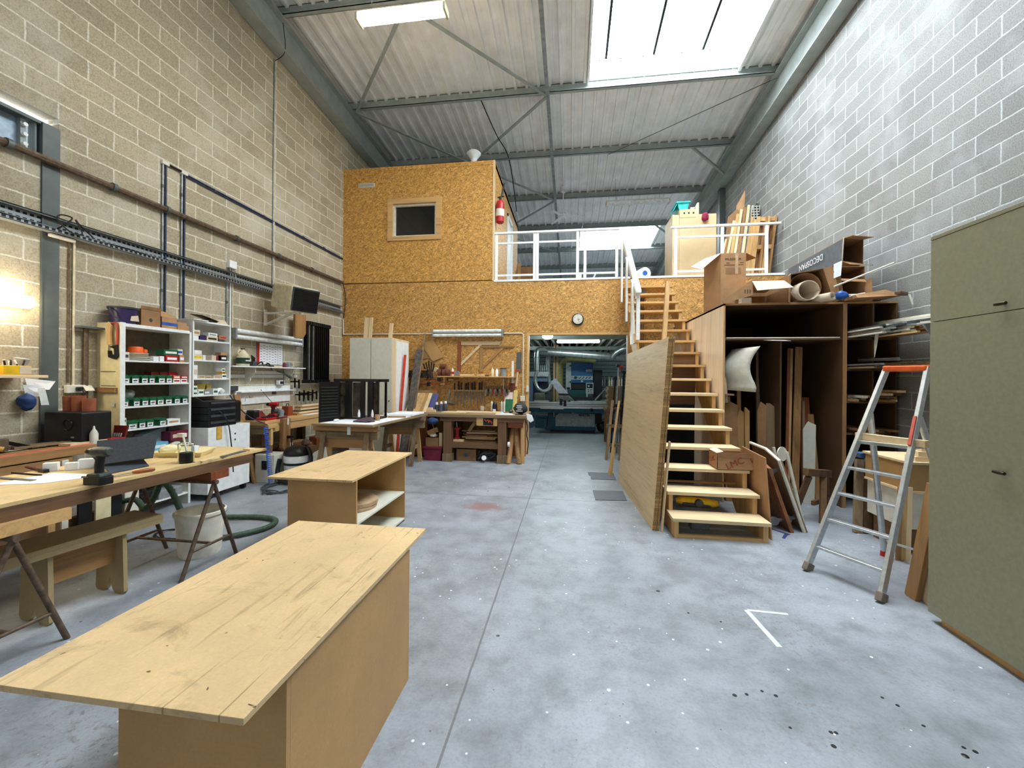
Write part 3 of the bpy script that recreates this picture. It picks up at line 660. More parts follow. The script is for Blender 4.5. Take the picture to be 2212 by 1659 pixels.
for i in range(7):
    for j in range(6): g.box(xw + .011, xw + .0117, 6.035 + j * .066, 6.035 + j * .066 + .04, 1.80 + i * .043 + (j % 2) * .012, 1.808 + i * .043 + (j % 2) * .012)
g.build('printed_marks', plain('mauve_print', (128, 118, 150), .8), t)
g = B()
for i in range(8): g.box(xw + .011, xw + .0117, 6.475, 6.52, 1.80 + i * .038, 1.806 + i * .038)
g.build('printed_marks', DGREY, t)
# things on the wall shelf
def jug(x, y, z, label):
    t = thing('plastic_jug', label, 'jug', (x, y, z))
    B().lathe((x, y, z), [(.08, 0), (.088, .02), (.088, .13), (.075, .17), (.04, .215), (.025, .235), (.025, .245)], 20).build('jug_body', BEIGE, t)
    B().lathe((x, y, z + .245), [(.03, 0), (.03, .02)], 14).build('cap', DGREY, t)
    B().lathe((x, y, z + .03), [(.0885, 0), (.0885, .09)], 20).build('wrap', plain('dark_green_label', (34, 62, 44), .6), t)
    B().box(x + .05, x + .09, y - .04, y + .04, z + .07, z + .085).build('label_band', PAPER, t)
    B().tube(smooth([(x, y - .07, z + .16), (x, y - .10, z + .2), (x, y - .06, z + .235), (x, y - .03, z + .225)], 5), .011, 8).build('handle', BEIGE, t)
jug(-4.86, 5.555, 1.73, 'cream plastic jug with a green label on the wall shelf')
t = thing('holder_box', 'small grey box of black-handled tools beside the cream jug', 'tool box', (-4.84, 5.75, 1.73))
B().box(-4.87, -4.81, 5.70, 5.78, 1.73, 1.80).build('box_body', DGREY, t, .003)
for k in range(4): B().cyl((-4.84, 5.72 + k * .016, 1.77), (-4.84, 5.70 + k * .022, 1.90 - k * .012), .009).build('handle', BLACK, t)
solo('glove', 'black tangled cords lying on the wall shelf under the calendar', 'cord', B().tube(smooth([(-4.84, 5.80, 1.75), (-4.8, 5.86, 1.80), (-4.82, 5.93, 1.745), (-4.79, 5.99, 1.78), (-4.77, 6.02, 1.735), (-4.75, 6.03, 1.67)], 5), .012, 7).tube(smooth([(-4.83, 5.82, 1.742), (-4.79, 5.9, 1.75), (-4.76, 5.98, 1.742), (-4.76, 6.08, 1.742)], 5), .01, 7), BLACK)
solo('wood_piece', 'pale flat wood piece on the wall shelf under the calendar', 'wood', B().box(-4.86, -4.78, 6.08, 6.30, 1.729, 1.75), PALE['Y'])
solo('pen_cup', 'shiny metal cup on the wall shelf right of the calendar', 'cup', B().lathe((-4.84, 6.55, 1.729), [(.04, 0), (.042, .09), (.038, .09), (.036, .01)], 16).tube(arc((-4.84, 6.60, 1.77), .025, -PI / 2, PI / 2, 8, 'YZ'), .005, 6), GALV)
solo('jar', 'small dark jar on the wall shelf beside the metal cup', 'jar', B().lathe((-4.84, 6.44, 1.729), [(.03, 0), (.03, .06), (.022, .07), (.022, .08)], 12), MAROON)
solo('hook_tool', 'thin dark pliers lying at the right end of the wall shelf', 'pliers', B().tube([(-4.83, 6.66, 1.735), (-4.80, 6.75, 1.75), (-4.79, 6.86, 1.737)], .009, 6).tube([(-4.8, 6.68, 1.735), (-4.8, 6.75, 1.75), (-4.82, 6.84, 1.737)], .008, 6), STEEL_D)
# brown board beneath the heater, row of black clamp bars
t = solo('wood_board', 'brown board with a cut corner hung on the wall below the heater', 'board', B().prism([(6.68, 2.26), (6.68, 2.68), (6.98, 2.70), (6.98, 2.36), (6.90, 2.27)], 'YZ', -4.86, -4.82), OAK['Z'])
for k in range(12):
    y = 7.0 + k * .062
    t = thing('clamp_bar', 'tall black clamp bar hung on the left wall, %s from the heater' % ORD[k], 'clamp', (-4.86, y, 1.4), 0, 'clamp bars hung on the left wall')
    B().box(-4.88, -4.80, y - .011, y + .011, 1.45 + .02 * (k % 3), 2.57).build('bar', BLACKM if k not in (1, 3) else GALV, t)
    B().box(-4.90, -4.77, y - .02, y + .02, 2.53, 2.6).build('jaw', BLACK, t, .004)
    if k % 2 == 0: B().box(-4.90, -4.74, y - .018, y + .018, 1.45, 1.51).build('sliding_jaw', BLACK, t, .004)
solo('hanging_batten', 'timber batten behind the hung clamp bars', 'batten', B().box(xw, xw + .05, 6.95, 7.80, 2.50, 2.55), PINE['Y'])
for k in range(5):
    y = 6.78 + k * .13; z = (1.42, 1.18, 1.2, 1.17, 1.2)[k]
    t = thing('screw_clamp', 'small black screw clamp hung low on the left wall, %s along' % ORD[k], 'clamp', (-4.9, y, z), 0, 'small screw clamps on the left wall')
    B().box(-4.97, -4.80, y - .012, y + .012, z + .05, z + .075).box(-4.82, -4.80, y - .012, y + .012, z - .06, z + .1).box(-4.9, -4.88, y - .012, y + .012, z - .05, z + .12).build('frame', BLACKM, t)
    B().cyl((-4.85, y, z - .12), (-4.85, y, z + .0), .008).cyl((-4.85, y, z - .13), (-4.85, y, z - .1), .016).build('screw', GALV, t)
# ================================================================= tall and small shelving with boxes
XS = -4.685
t = thing('tall_shelving', 'tall white open shelving with a cream side against the left wall', 'shelving', (-4.83, 4.13, 0))
Y0, Y1 = 3.72, 4.535
B().box(XL, XS, Y0, Y0 + .022, 0, 2.14).build('side_panel', CREAM, t, .001)
B().box(XL, XS, Y1 - .022, Y1, 0, 2.12).build('side_panel', OFFW, t, .001)
B().box(XS - .006, XS + .003, Y0 - .002, Y0 + .045, 0, 2.142).build('edge_strip', WHITE, t); B().box(XS - .006, XS + .003, Y1 - .025, Y1 + .002, 0, 2.122).build('edge_strip', WHITE, t)
B().box(XL, XS, Y0 + .022, Y1 - .022, 2.10, 2.135).build('top_panel', WHITE, t, .001)
B().box(XL, XL + .006, Y0 + .022, Y1 - .022, .1, 2.1).build('back_panel', plain('brown_back', (104, 92, 72), .8), t)
SH = [1.745, 1.495, 1.245, 1.0, .70, .42, .14]
for z in SH: B().box(XL + .006, XS - .004, Y0 + .022, Y1 - .022, z - .018, z).build('shelf', WHITE, t, .001)
t2 = thing('small_shelving', 'smaller white open shelving hung on the wall beside the tall one', 'shelving', (-4.85, 4.9, 1.3))
V0, V1, XV = 4.60, 5.19, -4.73
for a in (V0, V1 - .02): B().box(XL, XV, a, a + .02, 1.31, 2.29).build('side_panel', WHITE, t2, .001)
for z in (1.31, 2.27): B().box(XL, XV, V0 + .02, V1 - .02, z, z + .02).build('end_panel', WHITE, t2, .001)
SV = [2.045, 1.785, 1.545]
for z in SV: B().box(XL, XV - .004, V0 + .02, V1 - .02, z - .018, z).build('shelf', WHITE, t2, .001)
B().box(XL, XL + .005, V0 + .02, V1 - .02, 1.33, 2.27).build('back_panel', OFFW, t2)
def screw_box(y, z, label, w=.075, h=.082, body=GREEN, d=.12, peak=True, grp='green screw boxes on the tall shelving', x=XS - .012):
    t = thing('screw_box', label, 'box', (x - d / 2, y, z), 0, grp)
    B().box(x - d, x, y - w / 2, y + w / 2, z, z + h * .86).build('carton', body, t)
    B().box(x, x + .0012, y - w * .42, y + w * .42, z + .004, z + h * .62).build('paper_label', PAPER, t)
    B().box(x + .0012, x + .0018, y - w * .3, y + w * .22, z + h * .28, z + h * .44).box(x + .0012, x + .0018, y - w * .25, y + w * .05, z + h * .12, z + h * .17).box(x + .0012, x + .0018, y - w * .1, y + w * .3, z + h * .52, z + h * .56).build('printed_mark', BLACK, t)
    if peak: B().prism([(y - w / 2 - .004, z + h * .86), (y + w / 2 + .004, z + h * .86), (y + w * .3, z + h * .98), (y + .008, z + h * 1.1), (y - .008, z + h * 1.1), (y - w * .3, z + h * .98)], 'YZ', x - d - .003, x + .004).build('flap_lid', body, t)
    B().box(x + .0012, x + .002, y + w * .36, y + w * .42, z + .006, z + h * .6).build('red_edge', plain('red_edge_%d' % len(bpy.data.objects), (190, 70, 70), .6) if 0 else RED, t)
def yz(c, x): return at('X%.3f' % XS, c, x, 900).y
def row(xs, z, rowname, **k):
    for i, (a, b) in enumerate(xs):
        y0, y1 = yz('Z3', a), yz('Z3', b)
        screw_box((y0 + y1) / 2, z, 'green screw box, %s from the left on the %s shelf of the tall shelving' % (ORD[i], rowname), max(.05, y1 - y0 - .004), **k)
row(((300, 385), (398, 478), (497, 566), (572, 634), (665, 736), (742, 805)), SH[1], 'second')
row(((295, 375), (418, 488), (503, 572), (580, 648), (655, 726), (735, 806), (825, 886), (905, 960)), SH[2], 'third')
row(((365, 466), (475, 546), (553, 626), (680, 750)), SH[3], 'fourth')
screw_box(yz('Z3', 345), SH[4] + .12, 'green screw box standing low behind the black tablet on the fifth shelf', .09, .08)
def carton(y, z, w, h, d, m, label, mark=None, x=XS - .012, name='carton', grp=None, cat='box'):
    t = thing(name, label, cat, (x - d / 2, y, z), 0, grp)
    B().box(x - d, x, y - w / 2, y + w / 2, z, z + h).build('carton_body', m, t, .002)
    if mark: B().box(x, x + .001, y - w * .38, y + w * .38, z + h * .3, z + h * .68).build('printed_panel', mark, t)
    return t
def cz(a, b): y0, y1 = yz('Z3', a), yz('Z3', b); return (y0 + y1) / 2, y1 - y0 - .003
for lab, a, b, z, h, m, mk in (
  ('white box with dark print at the left end of the top shelf', 295, 375, SH[0], .085, OFFW, DGREY),
  ('small white box leaning in front of the pale plates, top shelf', 612, 668, SH[0], .05, WHITE, None),
  ('white square box right of the pale plates, top shelf', 676, 722, SH[0], .06, WHITE, None),
  ('red box lying beneath the green one on the top shelf', 735, 862, SH[0], .075, RED, WHITE),
  ('brown and white box at the right end of the top shelf', 872, 922, SH[0], .085, CARD, WHITE),
  ('lower left white and red box of four at the right of the second shelf', 812, 882, SH[1], .045, WHITE, RED),
  ('lower right white and red box of four at the right of the second shelf', 888, 950, SH[1], .045, WHITE, RED),
  ('white box with papers right of the green boxes, fourth shelf', 760, 884, SH[3], .06, WHITE, CARD),
  ('white label box at the bottom of a pair, left of the fourth shelf', 288, 354, SH[3], .065, OFFW, DGREY),
  ('crimson carton at the right of the fifth shelf', 790, 965, SH[4] + .10, .11, MAROON, CARD_L),
  ('light blue carton lying on the fifth shelf', 560, 770, SH[4] + .02, .085, plain('light_blue_card', (108, 182, 214), .5), WHITE)):
    y, w_ = cz(a, b); carton(y, z, w_, h, .13, m, lab, mk)
for lab, a, b, z, h, m, mk in (
  ('green box lying on the red one on the top shelf', 715, 862, SH[0] + .076, .065, GREEN, WHITE),
  ('small blue and white box on the brown box, top shelf right end', 852, 905, SH[0] + .086, .07, OFFW, BLUE),
  ('upper left orange box of four at the right of the second shelf', 812, 884, SH[1] + .046, .04, ORANGE, WHITE),
  ('upper right orange box of four at the right of the second shelf', 888, 958, SH[1] + .046, .04, RED, WHITE),
  ('upper label box of the pair at the left of the fourth shelf', 290, 352, SH[3] + .066, .06, OFFW, DGREY)):
    y, w_ = cz(a, b); carton(y, z, w_, h, .12, m, lab, mk)
for i in range(3):
    y, w_ = cz(690 + i * 85, 770 + i * 85); carton(y, SH[1] + (.0 if i < 1 else .0) + .0, w_, .13, .1, (DRED, DRED, RED)[i], 'dark red carton behind the front boxes of the second shelf, %s from the left' % ORD[i], WHITE if i == 2 else None, x=XS - .145)
solo('grey_carton', 'plain grey carton standing at the left of the third shelf', 'box', B().box(-4.92, -4.84, yz('Z3', 295) + .01, yz('Z3', 345) + .02, SH[2], SH[2] + .13), GREYP)
y, w_ = cz(390, 640)
for i in range(4): solo('plastic_plate', 'pale round plate in the stack on the top shelf, %s from the bottom' % ORD[i], 'plate', B().lathe((-4.83, y + .01 * (i % 2), SH[0] + .001 + i * .021), [(.10, 0), (.135 - .006 * i, .012), (.138 - .006 * i, .019), (.12, .014)], 24), OFFW if i != 2 else CARD_L, 'plates on the top shelf')
t = thing('tape_measure', 'orange round plastic case on top of the pale plates', 'case', (-4.83, y + .02, SH[0] + .086))
B().lathe((-4.83, y + .02, SH[0] + .086), [(.07, 0), (.068, .05), (.06, .07), (.0, .072)], 20).build('case', ORANGE, t); B().box(-4.80, -4.765, y + .06, y + .10, SH[0] + .09, SH[0] + .13).build('mouth', ORANGE, t, .004)
def crumple(c, r, seed, sq=.7, n=10):
    rr = random.Random(seed); b = B(); vs = []; k = 8
    for i in range(k + 1):
        th = PI * i / k
        for j in range(n):
            q = r * rr.uniform(.72, 1.12); vs.append((c[0] + q * math.sin(th) * math.cos(2 * PI * j / n), c[1] + q * math.sin(th) * math.sin(2 * PI * j / n), c[2] + r * sq + q * sq * math.cos(th)))
    b.soft = True
    return b.add(vs, [(i * n + j, i * n + (j + 1) % n, (i + 1) * n + (j + 1) % n, (i + 1) * n + j) for i in range(k) for j in range(n)])
solo('plastic_bag', 'crumpled clear bag behind the boxes on the third shelf', 'bag', crumple((-4.86, yz('Z3', 470), SH[2] + .06), .09, 4, .75), plain('cloudy_plastic', (150, 150, 146), .25, 0, .3, 12))
solo('plastic_bag', 'crumpled clear bag behind the orange case on the top shelf', 'bag', crumple((-4.9, yz('Z3', 650), SH[0]), .075, 8, .6), plain('cloudy_plastic_b', (196, 192, 184), .25, 0, .2, 12))
solo('plastic_bag', 'small crumpled bag in front of the red box on the top shelf', 'bag', crumple((-4.72, yz('Z3', 760), SH[0]), .03, 9, .5), OFFW)
solo('plastic_bag', 'crumpled brown and white bag low on the fifth shelf', 'bag', crumple((-4.73, yz('Z3', 850), SH[4] + .01), .07, 19, .6), OFFW)
t = solo('grey_case', 'large grey lidded case leaning on the fifth shelf', 'case', B().prism([(yz('Z3', 600), .70), (yz('Z3', 790), .70), (yz('Z3', 850), .97), (yz('Z3', 620), .90)], 'YZ', -4.95, -4.83), GREYP)
# lower shelves: seen between the trestle legs
for lab, y0, y1, z, h, m in (('dark tool case under the red box on the low shelf', 3.85, 4.2, .42, .16, DGREY), ('red tool case on the low shelf of the tall shelving', 4.25, 4.45, .42, .12, RED), ('black tool case on the bottom shelf of the tall shelving', 3.82, 4.12, .14, .14, BLACK), ('grey case with a latch on the bottom shelf beside the black one', 4.15, 4.45, .14, .1, GREYP)):
    t = thing('tool_case', lab, 'tool case', (-4.83, (y0 + y1) / 2, z)); B().box(-4.93, XS - .01, y0, y1, z, z + h).build('case_body', m, t, .01); B().box(XS - .01, XS + .004, (y0 + y1) / 2 - .04, (y0 + y1) / 2 + .04, z + h * .6, z + h * .8).build('handle', BLACK, t, .003)
# small shelving contents (front plane XV)
def sy(x): return at('X%.3f' % XV, 'Z3', x, 800).y
def sc(a, b, z, h, m, lab, mk=None, d=.1):
    y0, y1 = sy(a), sy(b); carton((y0 + y1) / 2, z, y1 - y0 - .003, h, d, m, lab, mk, x=XV - .015)
for a, b, z, h, m, lab, mk in (
  (1012, 1065, SV[0], .05, WHITE, 'white paper box at the left of the top small shelf', None), (1075, 1140, SV[0], .065, PURPLE, 'dark violet box on the top small shelf', None),
  (1145, 1255, SV[0], .06, CARD_L, 'pale box with a black arrow on the top small shelf', BLACK), (1260, 1325, SV[0], .035, DGREY, 'flat dark box at the right of the top small shelf', None),
  (1012, 1105, SV[1], .07, CREAM, 'cream box with a yellow patch on the second small shelf', YELLOW), (1108, 1138, SV[1], .065, WHITE, 'narrow white box on the second small shelf', None),
  (1195, 1240, SV[1], .07, CARD_L, 'pale card box hanging over the edge of the second small shelf', None), (1285, 1345, SV[1], .075, BLACK, 'black box with white print on the second small shelf', WHITE),
  (1005, 1058, SV[2], .17, WHITE, 'tall white box at the left of the third small shelf', CARD_L), (1062, 1135, SV[2], .04, CARD_L, 'low pale box left of centre on the third small shelf', CARD), (1140, 1190, SV[2], .035, CARD_L, 'low pale box in the centre of the third small shelf', TERRA),
  (1215, 1290, SV[2], .04, CARD_L, 'row of low pale packets on the third small shelf', CARD), (1297, 1345, SV[2], .06, WHITE, 'white box with small print right of the third small shelf', DGREY),
  (1008, 1058, 1.33, .05, WHITE, 'white and green packet at the left of the bottom small shelf', GREEN), (1066, 1122, 1.33, .07, WHITE, 'white and green box beside the grey one, bottom small shelf', GREEN), (1125, 1180, 1.33, .06, GREYP, 'grey box on the bottom small shelf', WHITE),
  (1212, 1262, 1.33, .075, WHITE, 'white and green box at the right of the bottom small shelf', GREEN)):
    sc(a, b, z, h, m, lab, mk)
for a, b, z, h, m, lab, mk in (
  (1012, 1078, SV[0] + .051, .07, OFFW, 'brown printed box on the white paper box, top small shelf', CARD), (1160, 1250, SV[0] + .061, .045, WHITE, 'white box lying on the arrow box, top small shelf', GREYP), (1268, 1345, SV[0] + .036, .05, CARD, 'red and brown box on the flat dark one, top small shelf', RED),
  (1022, 1098, SV[1] + .071, .05, WHITE, 'white box on the cream one, second small shelf', None), (1285, 1345, SV[1] + .076, .04, CARD, 'brown lid box on the black one, second small shelf', None),
  (1300, 1335, SV[2] + .061, .03, YELLOW, 'small yellow box on the white one, third small shelf', BLACK), (1296, 1330, SV[2] + .092, .045, WHITE, 'small white box topmost of the three at the right, third small shelf', BLACK), (1010, 1056, 1.381, .07, WHITE, 'white and green packet standing on the left one, bottom small shelf', GREEN)):
    sc(a, b, z, h, m, lab, mk, .09)
solo('can', 'red can on the second small shelf beside the black box', 'can', B().lathe((XV - .05, sy(1260), SV[1]), [(.028, 0), (.03, .01), (.03, .075), (.026, .08)], 14), DRED)
solo('yellow_flap_box', 'open yellow card box behind the bottom small shelf front row', 'box', B().box(-4.93, -4.85, sy(1120), sy(1215), 1.33, 1.47).slab([(-4.85, sy(1215), 1.47), (-4.85, sy(1275), 1.455), (-4.85, sy(1240), 1.40), (-4.85, sy(1195), 1.40)], .003), plain('mustard_card', (196, 168, 84), .7))
solo('white_bottle', 'white spray bottle lying at the right of the bottom small shelf', 'bottle', B().tube(smooth([(XV - .05, sy(1262), 1.36), (XV - .05, sy(1300), 1.39), (XV - .05, sy(1330), 1.36)], 5), .028, 10), WHITE)
# on top of the shelving
yb = at('X-4.80', 'Z3', 320, 370).y
t = thing('paint_bucket', 'dark violet paint bucket on top of the tall shelving', 'bucket', (-4.82, yb, 2.136))
B().lathe((-4.82, yb, 2.136), [(.105, 0), (.122, .16)], 24).build('bucket_body', PURPLE, t); B().lathe((-4.82, yb, 2.296), [(.13, 0), (.134, .008), (.134, .02), (.0, .022)], 24).build('lid', DGREY, t)
B().tube(smooth([(-4.82, yb - .13, 2.30), (-4.78, yb - .16, 2.26), (-4.76, yb - .14, 2.2), (-4.74, yb - .11, 2.19)], 5), .006, 6).build('handle', DGREY, t)
B().prism([(yb - .02, 2.17), (yb + .07, 2.17), (yb + .06, 2.235), (yb - .01, 2.22)], 'YZ', -4.706, -4.703).build('picture_label', CARD_L, t)
def open_carton(label, x0, x1, y0, y1, z, h, m, flaps, mark=None, name='cardboard_box'):
    t = thing(name, label, 'box', ((x0 + x1) / 2, (y0 + y1) / 2, z)); k = .004
    B().box(x0, x1, y0, y0 + k, z, z + h).box(x0, x1, y1 - k, y1, z, z + h).box(x0, x0 + k, y0, y1, z, z + h).box(x1 - k, x1, y0, y1, z, z + h).box(x0, x1, y0, y1, z, z + k).build('box_body', m, t)
    for f in flaps: B().slab(f, .004).build('flap', m, t)
    if mark: mark(t)
    return t
ya, yc, yd, ye = [at('X-4.75', 'Z3', x, 400).y for x in (470, 670, 835, 960)]
open_carton('open brown cardboard box with a raised flap on the tall shelving', -4.96, -4.74, ya, yc, 2.136, .19, CARD_D, [[(-4.74, ya, 2.326), (-4.74, yc, 2.326), (-4.73, yc, 2.36), (-4.73, ya, 2.36)]], lambda t: B().prism([((ya + yc) / 2 - .025, 2.21), ((ya + yc) / 2, 2.185), ((ya + yc) / 2 + .025, 2.21), ((ya + yc) / 2, 2.235)], 'YZ', -4.74, -4.738).build('printed_mark', DGREY, t))
open_carton('cardboard box with a blue band and slanted flap on the tall shelving', -4.95, -4.74, yc + .01, yd, 2.136, .13, CARD, [[(-4.74, yc + .01, 2.266), (-4.74, yd, 2.266), (-4.86, yd, 2.34), (-4.86, yc + .01, 2.36)]], lambda t: B().box(-4.74, -4.738, yc + .01, yd, 2.175, 2.21).build('blue_band', BLUE, t))
solo('carton', 'low cardboard box at the right end on top of the tall shelving', 'box', B().box(-4.92, -4.74, yd + .005, ye - .005, 2.136, 2.20), CARD)
solo('carton', 'small carton lying on the low box on top of the tall shelving', 'box', B().box(-4.9, -4.76, yd + .01, ye - .02, 2.201, 2.235), CARD)
solo('paper_stack', 'white papers sticking out on top of the small shelving', 'papers', B().box(-4.94, -4.70, 4.58, 4.8, 2.291, 2.30), PAPER)
solo('black_folder', 'black bent sheet lying on top of the small shelving', 'sheet', B().slab([(-4.72, 4.72, 2.36), (-4.72, 4.98, 2.31), (-4.92, 5.0, 2.33), (-4.92, 4.74, 2.38)], .006).box(-4.92, -4.74, 4.76, 4.98, 2.302, 2.312), BLACK)
solo('card_sheet', 'pale cardboard sheet at the right on top of the small shelving', 'cardboard', B().prism([(4.9, 2.292), (5.17, 2.292), (5.12, 2.35), (4.94, 2.34)], 'YZ', -4.86, -4.76), CARD_L)
# on the cream side of the tall shelving: two saws, a bar, stickers
ys = Y0 - .012
t = thing('hacksaw', 'red hacksaw with black handle hung on the cream shelving side', 'hacksaw', (-4.78, ys, 1.75))
B().tube(smooth([(-4.80, ys, 2.12), (-4.74, ys, 2.13), (-4.715, ys, 2.08), (-4.715, ys, 1.90)], 5), .012, 8).build('frame', plain('red_brown_handle', (170, 62, 46), .5), t)
B().prism([(-4.80, 1.88), (-4.71, 1.9), (-4.70, 1.78), (-4.73, 1.75), (-4.81, 1.77), (-4.815, 1.84), (-4.79, 1.84), (-4.78, 1.80), (-4.735, 1.80), (-4.74, 1.86)], 'XZ', ys - .012, ys + .01).build('handle', BLACK, t)
B().box(-4.822, -4.812, ys - .001, ys + .001, 1.80, 2.11).build('blade', STEEL_D, t)
t = thing('pad_saw', 'pale wooden handled saw hung next to the red hacksaw', 'saw', (-4.79, ys - .02, 1.9))
B().prism([(-4.80, 1.90), (-4.755, 1.90), (-4.765, 2.02), (-4.755, 2.1), (-4.79, 2.14), (-4.80, 2.05)], 'XZ', ys - .032, ys - .014).build('handle', PINE['Z'], t)
solo('wood_block', 'brown wood block fixed across the cream shelving side', 'block', B().box(-5.0 + .04, -4.72, Y0 - .03, Y0 - .001, 1.40, 1.45), OAK['X'])
solo('paper_note', 'small pale paper label curling on the cream shelving side', 'note', B().slab([(-4.79, Y0 - .003, 1.30), (-4.74, Y0 - .012, 1.295), (-4.74, Y0 - .014, 1.25), (-4.79, Y0 - .003, 1.25)], .001), OFFW)
for z in (1.62, 1.47): solo('wire_rod', 'thin rusty wire hook across the cream shelving side, %s' % ('upper' if z > 1.5 else 'lower'), 'wire', B().cyl((-4.92, Y0 - .005, z), (-4.74, Y0 - .005, z), .003, n=6), RUST)
# ================================================================= workbench along the left wall
t = thing('wooden_workbench', 'heavy wooden workbench along the left wall behind the trestle table', 'workbench', (-4.68, 2.5, 0))
B().box(XL + .03, -4.38, 1.2, 3.56, .865, .94).build('bench_top', OAK['Y'], t, .004)
B().box(-4.50, -4.39, 1.2, 3.1, .775, .855).build('vise_beam', OAK['Y'], t, .004)
for y in (1.4, 3.42): B().box(-4.55, -4.45, y, y + .09, 0, .865).build('leg', OLDW['Z'], t)
B().box(-4.53, -4.46, 1.49, 3.42, .18, .28).build('stretcher', OLDW['Y'], t)
solo('red_strip', 'thin red strip lying along the front edge of the left workbench', 'strip', B().box(-4.41, -4.395, 1.3, 3.3, .941, .949), plain('salmon_strip', (232, 120, 96), .5))
solo('grey_sheet', 'grey flat sheet lying on the left workbench', 'sheet', B().slab([(-4.72, 2.0, .941), (-4.44, 2.02, .941), (-4.46, 2.62, .941), (-4.78, 2.66, .941)], .006), plain('mauve_grey', (150, 144, 148), .6))
solo('white_sheet', 'thin white sheet under wood strips on the left workbench', 'sheet', B().slab([(-4.85, 2.6, .948), (-4.6, 2.55, .948), (-4.6, 3.05, .948), (-4.85, 3.1, .948)], .004), LAMIN)
for i in range(3): solo('wood_strip', 'short grey-green wood strip on the left workbench, %s from the wall' % ORD[i], 'strip', B().bar((-4.72 + i * .05, 2.78 + i * .03, .965 + .0 * i), (-4.66 + i * .05, 3.16 + i * .02, .965), .035, .018), GREYW['Y'])
solo('wood_lath', 'pale flat lath at the far end of the left workbench', 'lath', B().box(-4.55, -4.42, 3.1, 3.55, .941, .965), PALE['Y'])
t = thing('mallet', 'hammer with a yellow handle leaning at the left photo edge on the workbench', 'hammer', (-4.6, 2.6, .95))
B().cyl((-4.74, 2.35, 1.12), (-4.52, 2.72, .98), .017, .02).build('handle', plain('yellow_ash', (206, 160, 78), .5), t); B().obox if False else B().bar((-4.82, 2.38, 1.13), (-4.68, 2.32, 1.12), .05, .05).build('head', STEEL_D, t)
solo('dark_bar', 'dark iron bar leaning beside the yellow handled hammer', 'bar', B().bar((-4.78, 2.55, 1.14), (-4.6, 2.95, .955), .03, .03).bar((-4.82, 2.52, 1.16), (-4.74, 2.58, 1.13), .06, .05), BLACKM)
solo('white_block', 'dusty white block on the left workbench at the photo edge', 'block', B().prism([(1.8, .942), (2.55, .942), (2.5, 1.0), (2.3, 1.03), (1.8, 1.03)], 'YZ', -4.85, -4.66), OFFW, None, .006)
solo('dusty_vise', 'dusty brown bench vise body below the hung tools', 'vise', B().box(-4.9, -4.72, 2.62, 2.82, .941, 1.07).cyl((-4.72, 2.7, 1.0), (-4.56, 2.7, 1.0), .03).box(-4.6, -4.56, 2.64, 2.78, .955, 1.06), RUST, None, .008)
solo('wood_post_piece', 'reddish wood block standing on the left workbench against the wall', 'block', B().box(-4.96, -4.86, 2.78, 2.88, .941, 1.25), REDW['Z'])
# speaker, pots, bag
t = thing('loudspeaker', 'black box loudspeaker with a round port on the left workbench', 'speaker', (-4.66, 3.33, .94))
B().box(-4.87, -4.45, 3.205, 3.46, .941, 1.235).build('cabinet', BLACK, t, .012)
B().lathe((-4.60, 3.21, 1.12), [(.055, 0), (.05, .012), (.04, .0), (.03, -.02)], 24, ax=(0, -1, 0)).build('port_ring', BLACKM, t)
B().box(-4.56, -4.53, 3.200, 3.206, 1.0, 1.012).build('badge', GREYP, t)
for i, (x, h) in enumerate(((-4.80, .14), (-4.70, .145), (-4.58, .12))):
    solo('clay_pot', 'brown cylindrical pot on the black loudspeaker, %s from the left' % ORD[i], 'pot', B().lathe((x, 3.36, 1.236), [(.048, 0), (.052, h), (.046, h), (.044, .02)], 18), TERRA, 'pots on the loudspeaker')
t = thing('blue_bag', 'blue bag with a white strap hanging beside the dark column', 'bag', (-4.93, 3.1, 1.25))
crumple((-4.93, 3.12, 1.25), .075, 5, 1.1).build('bag_body', plain('blue_bag', (38, 66, 118), .6), t); B().slab([(-4.87, 3.16, 1.46), (-4.85, 3.2, 1.46), (-4.83, 3.22, 1.30), (-4.86, 3.18, 1.30)], .004).build('strap', WHITE, t)
solo('hung_papers', 'bunch of white papers hung on the column above the blue bag', 'papers', B().slab([(-4.95, 3.12, 1.55), (-4.88, 3.3, 1.52), (-4.89, 3.26, 1.44), (-4.95, 3.14, 1.45)], .004).slab([(-4.94, 3.1, 1.49), (-4.89, 3.2, 1.48), (-4.88, 3.2, 1.38), (-4.94, 3.12, 1.38)], .004), PAPER)
t = thing('wash_bottle', 'white plastic bottle standing right of the black loudspeaker', 'bottle', (-4.42, 3.3, .942))
B().lathe((-4.415, 3.28, .942), [(.03, 0), (.031, .09), (.02, .12), (.01, .135), (.006, .165)], 14).build('bottle_body', OFFW, t)
t = thing('drill_bit_case', 'open red metal drill bit case on the left workbench', 'case', (-4.44, 3.46, .94))
B().box(-4.52, -4.39, 3.40, 3.54, .942, .97).build('case_base', RED, t, .003); B().slab([(-4.52, 3.54, .97), (-4.39, 3.54, .97), (-4.36, 3.55, 1.08), (-4.52, 3.55, 1.08)], .015).build('case_lid', DRED, t)
g = B()
for i in range(5): g.cyl((-4.5 + i * .025, 3.50, .975), (-4.5 + i * .025, 3.51, 1.01), .006, n=8)
g.build('drill_bits', GALV, t)
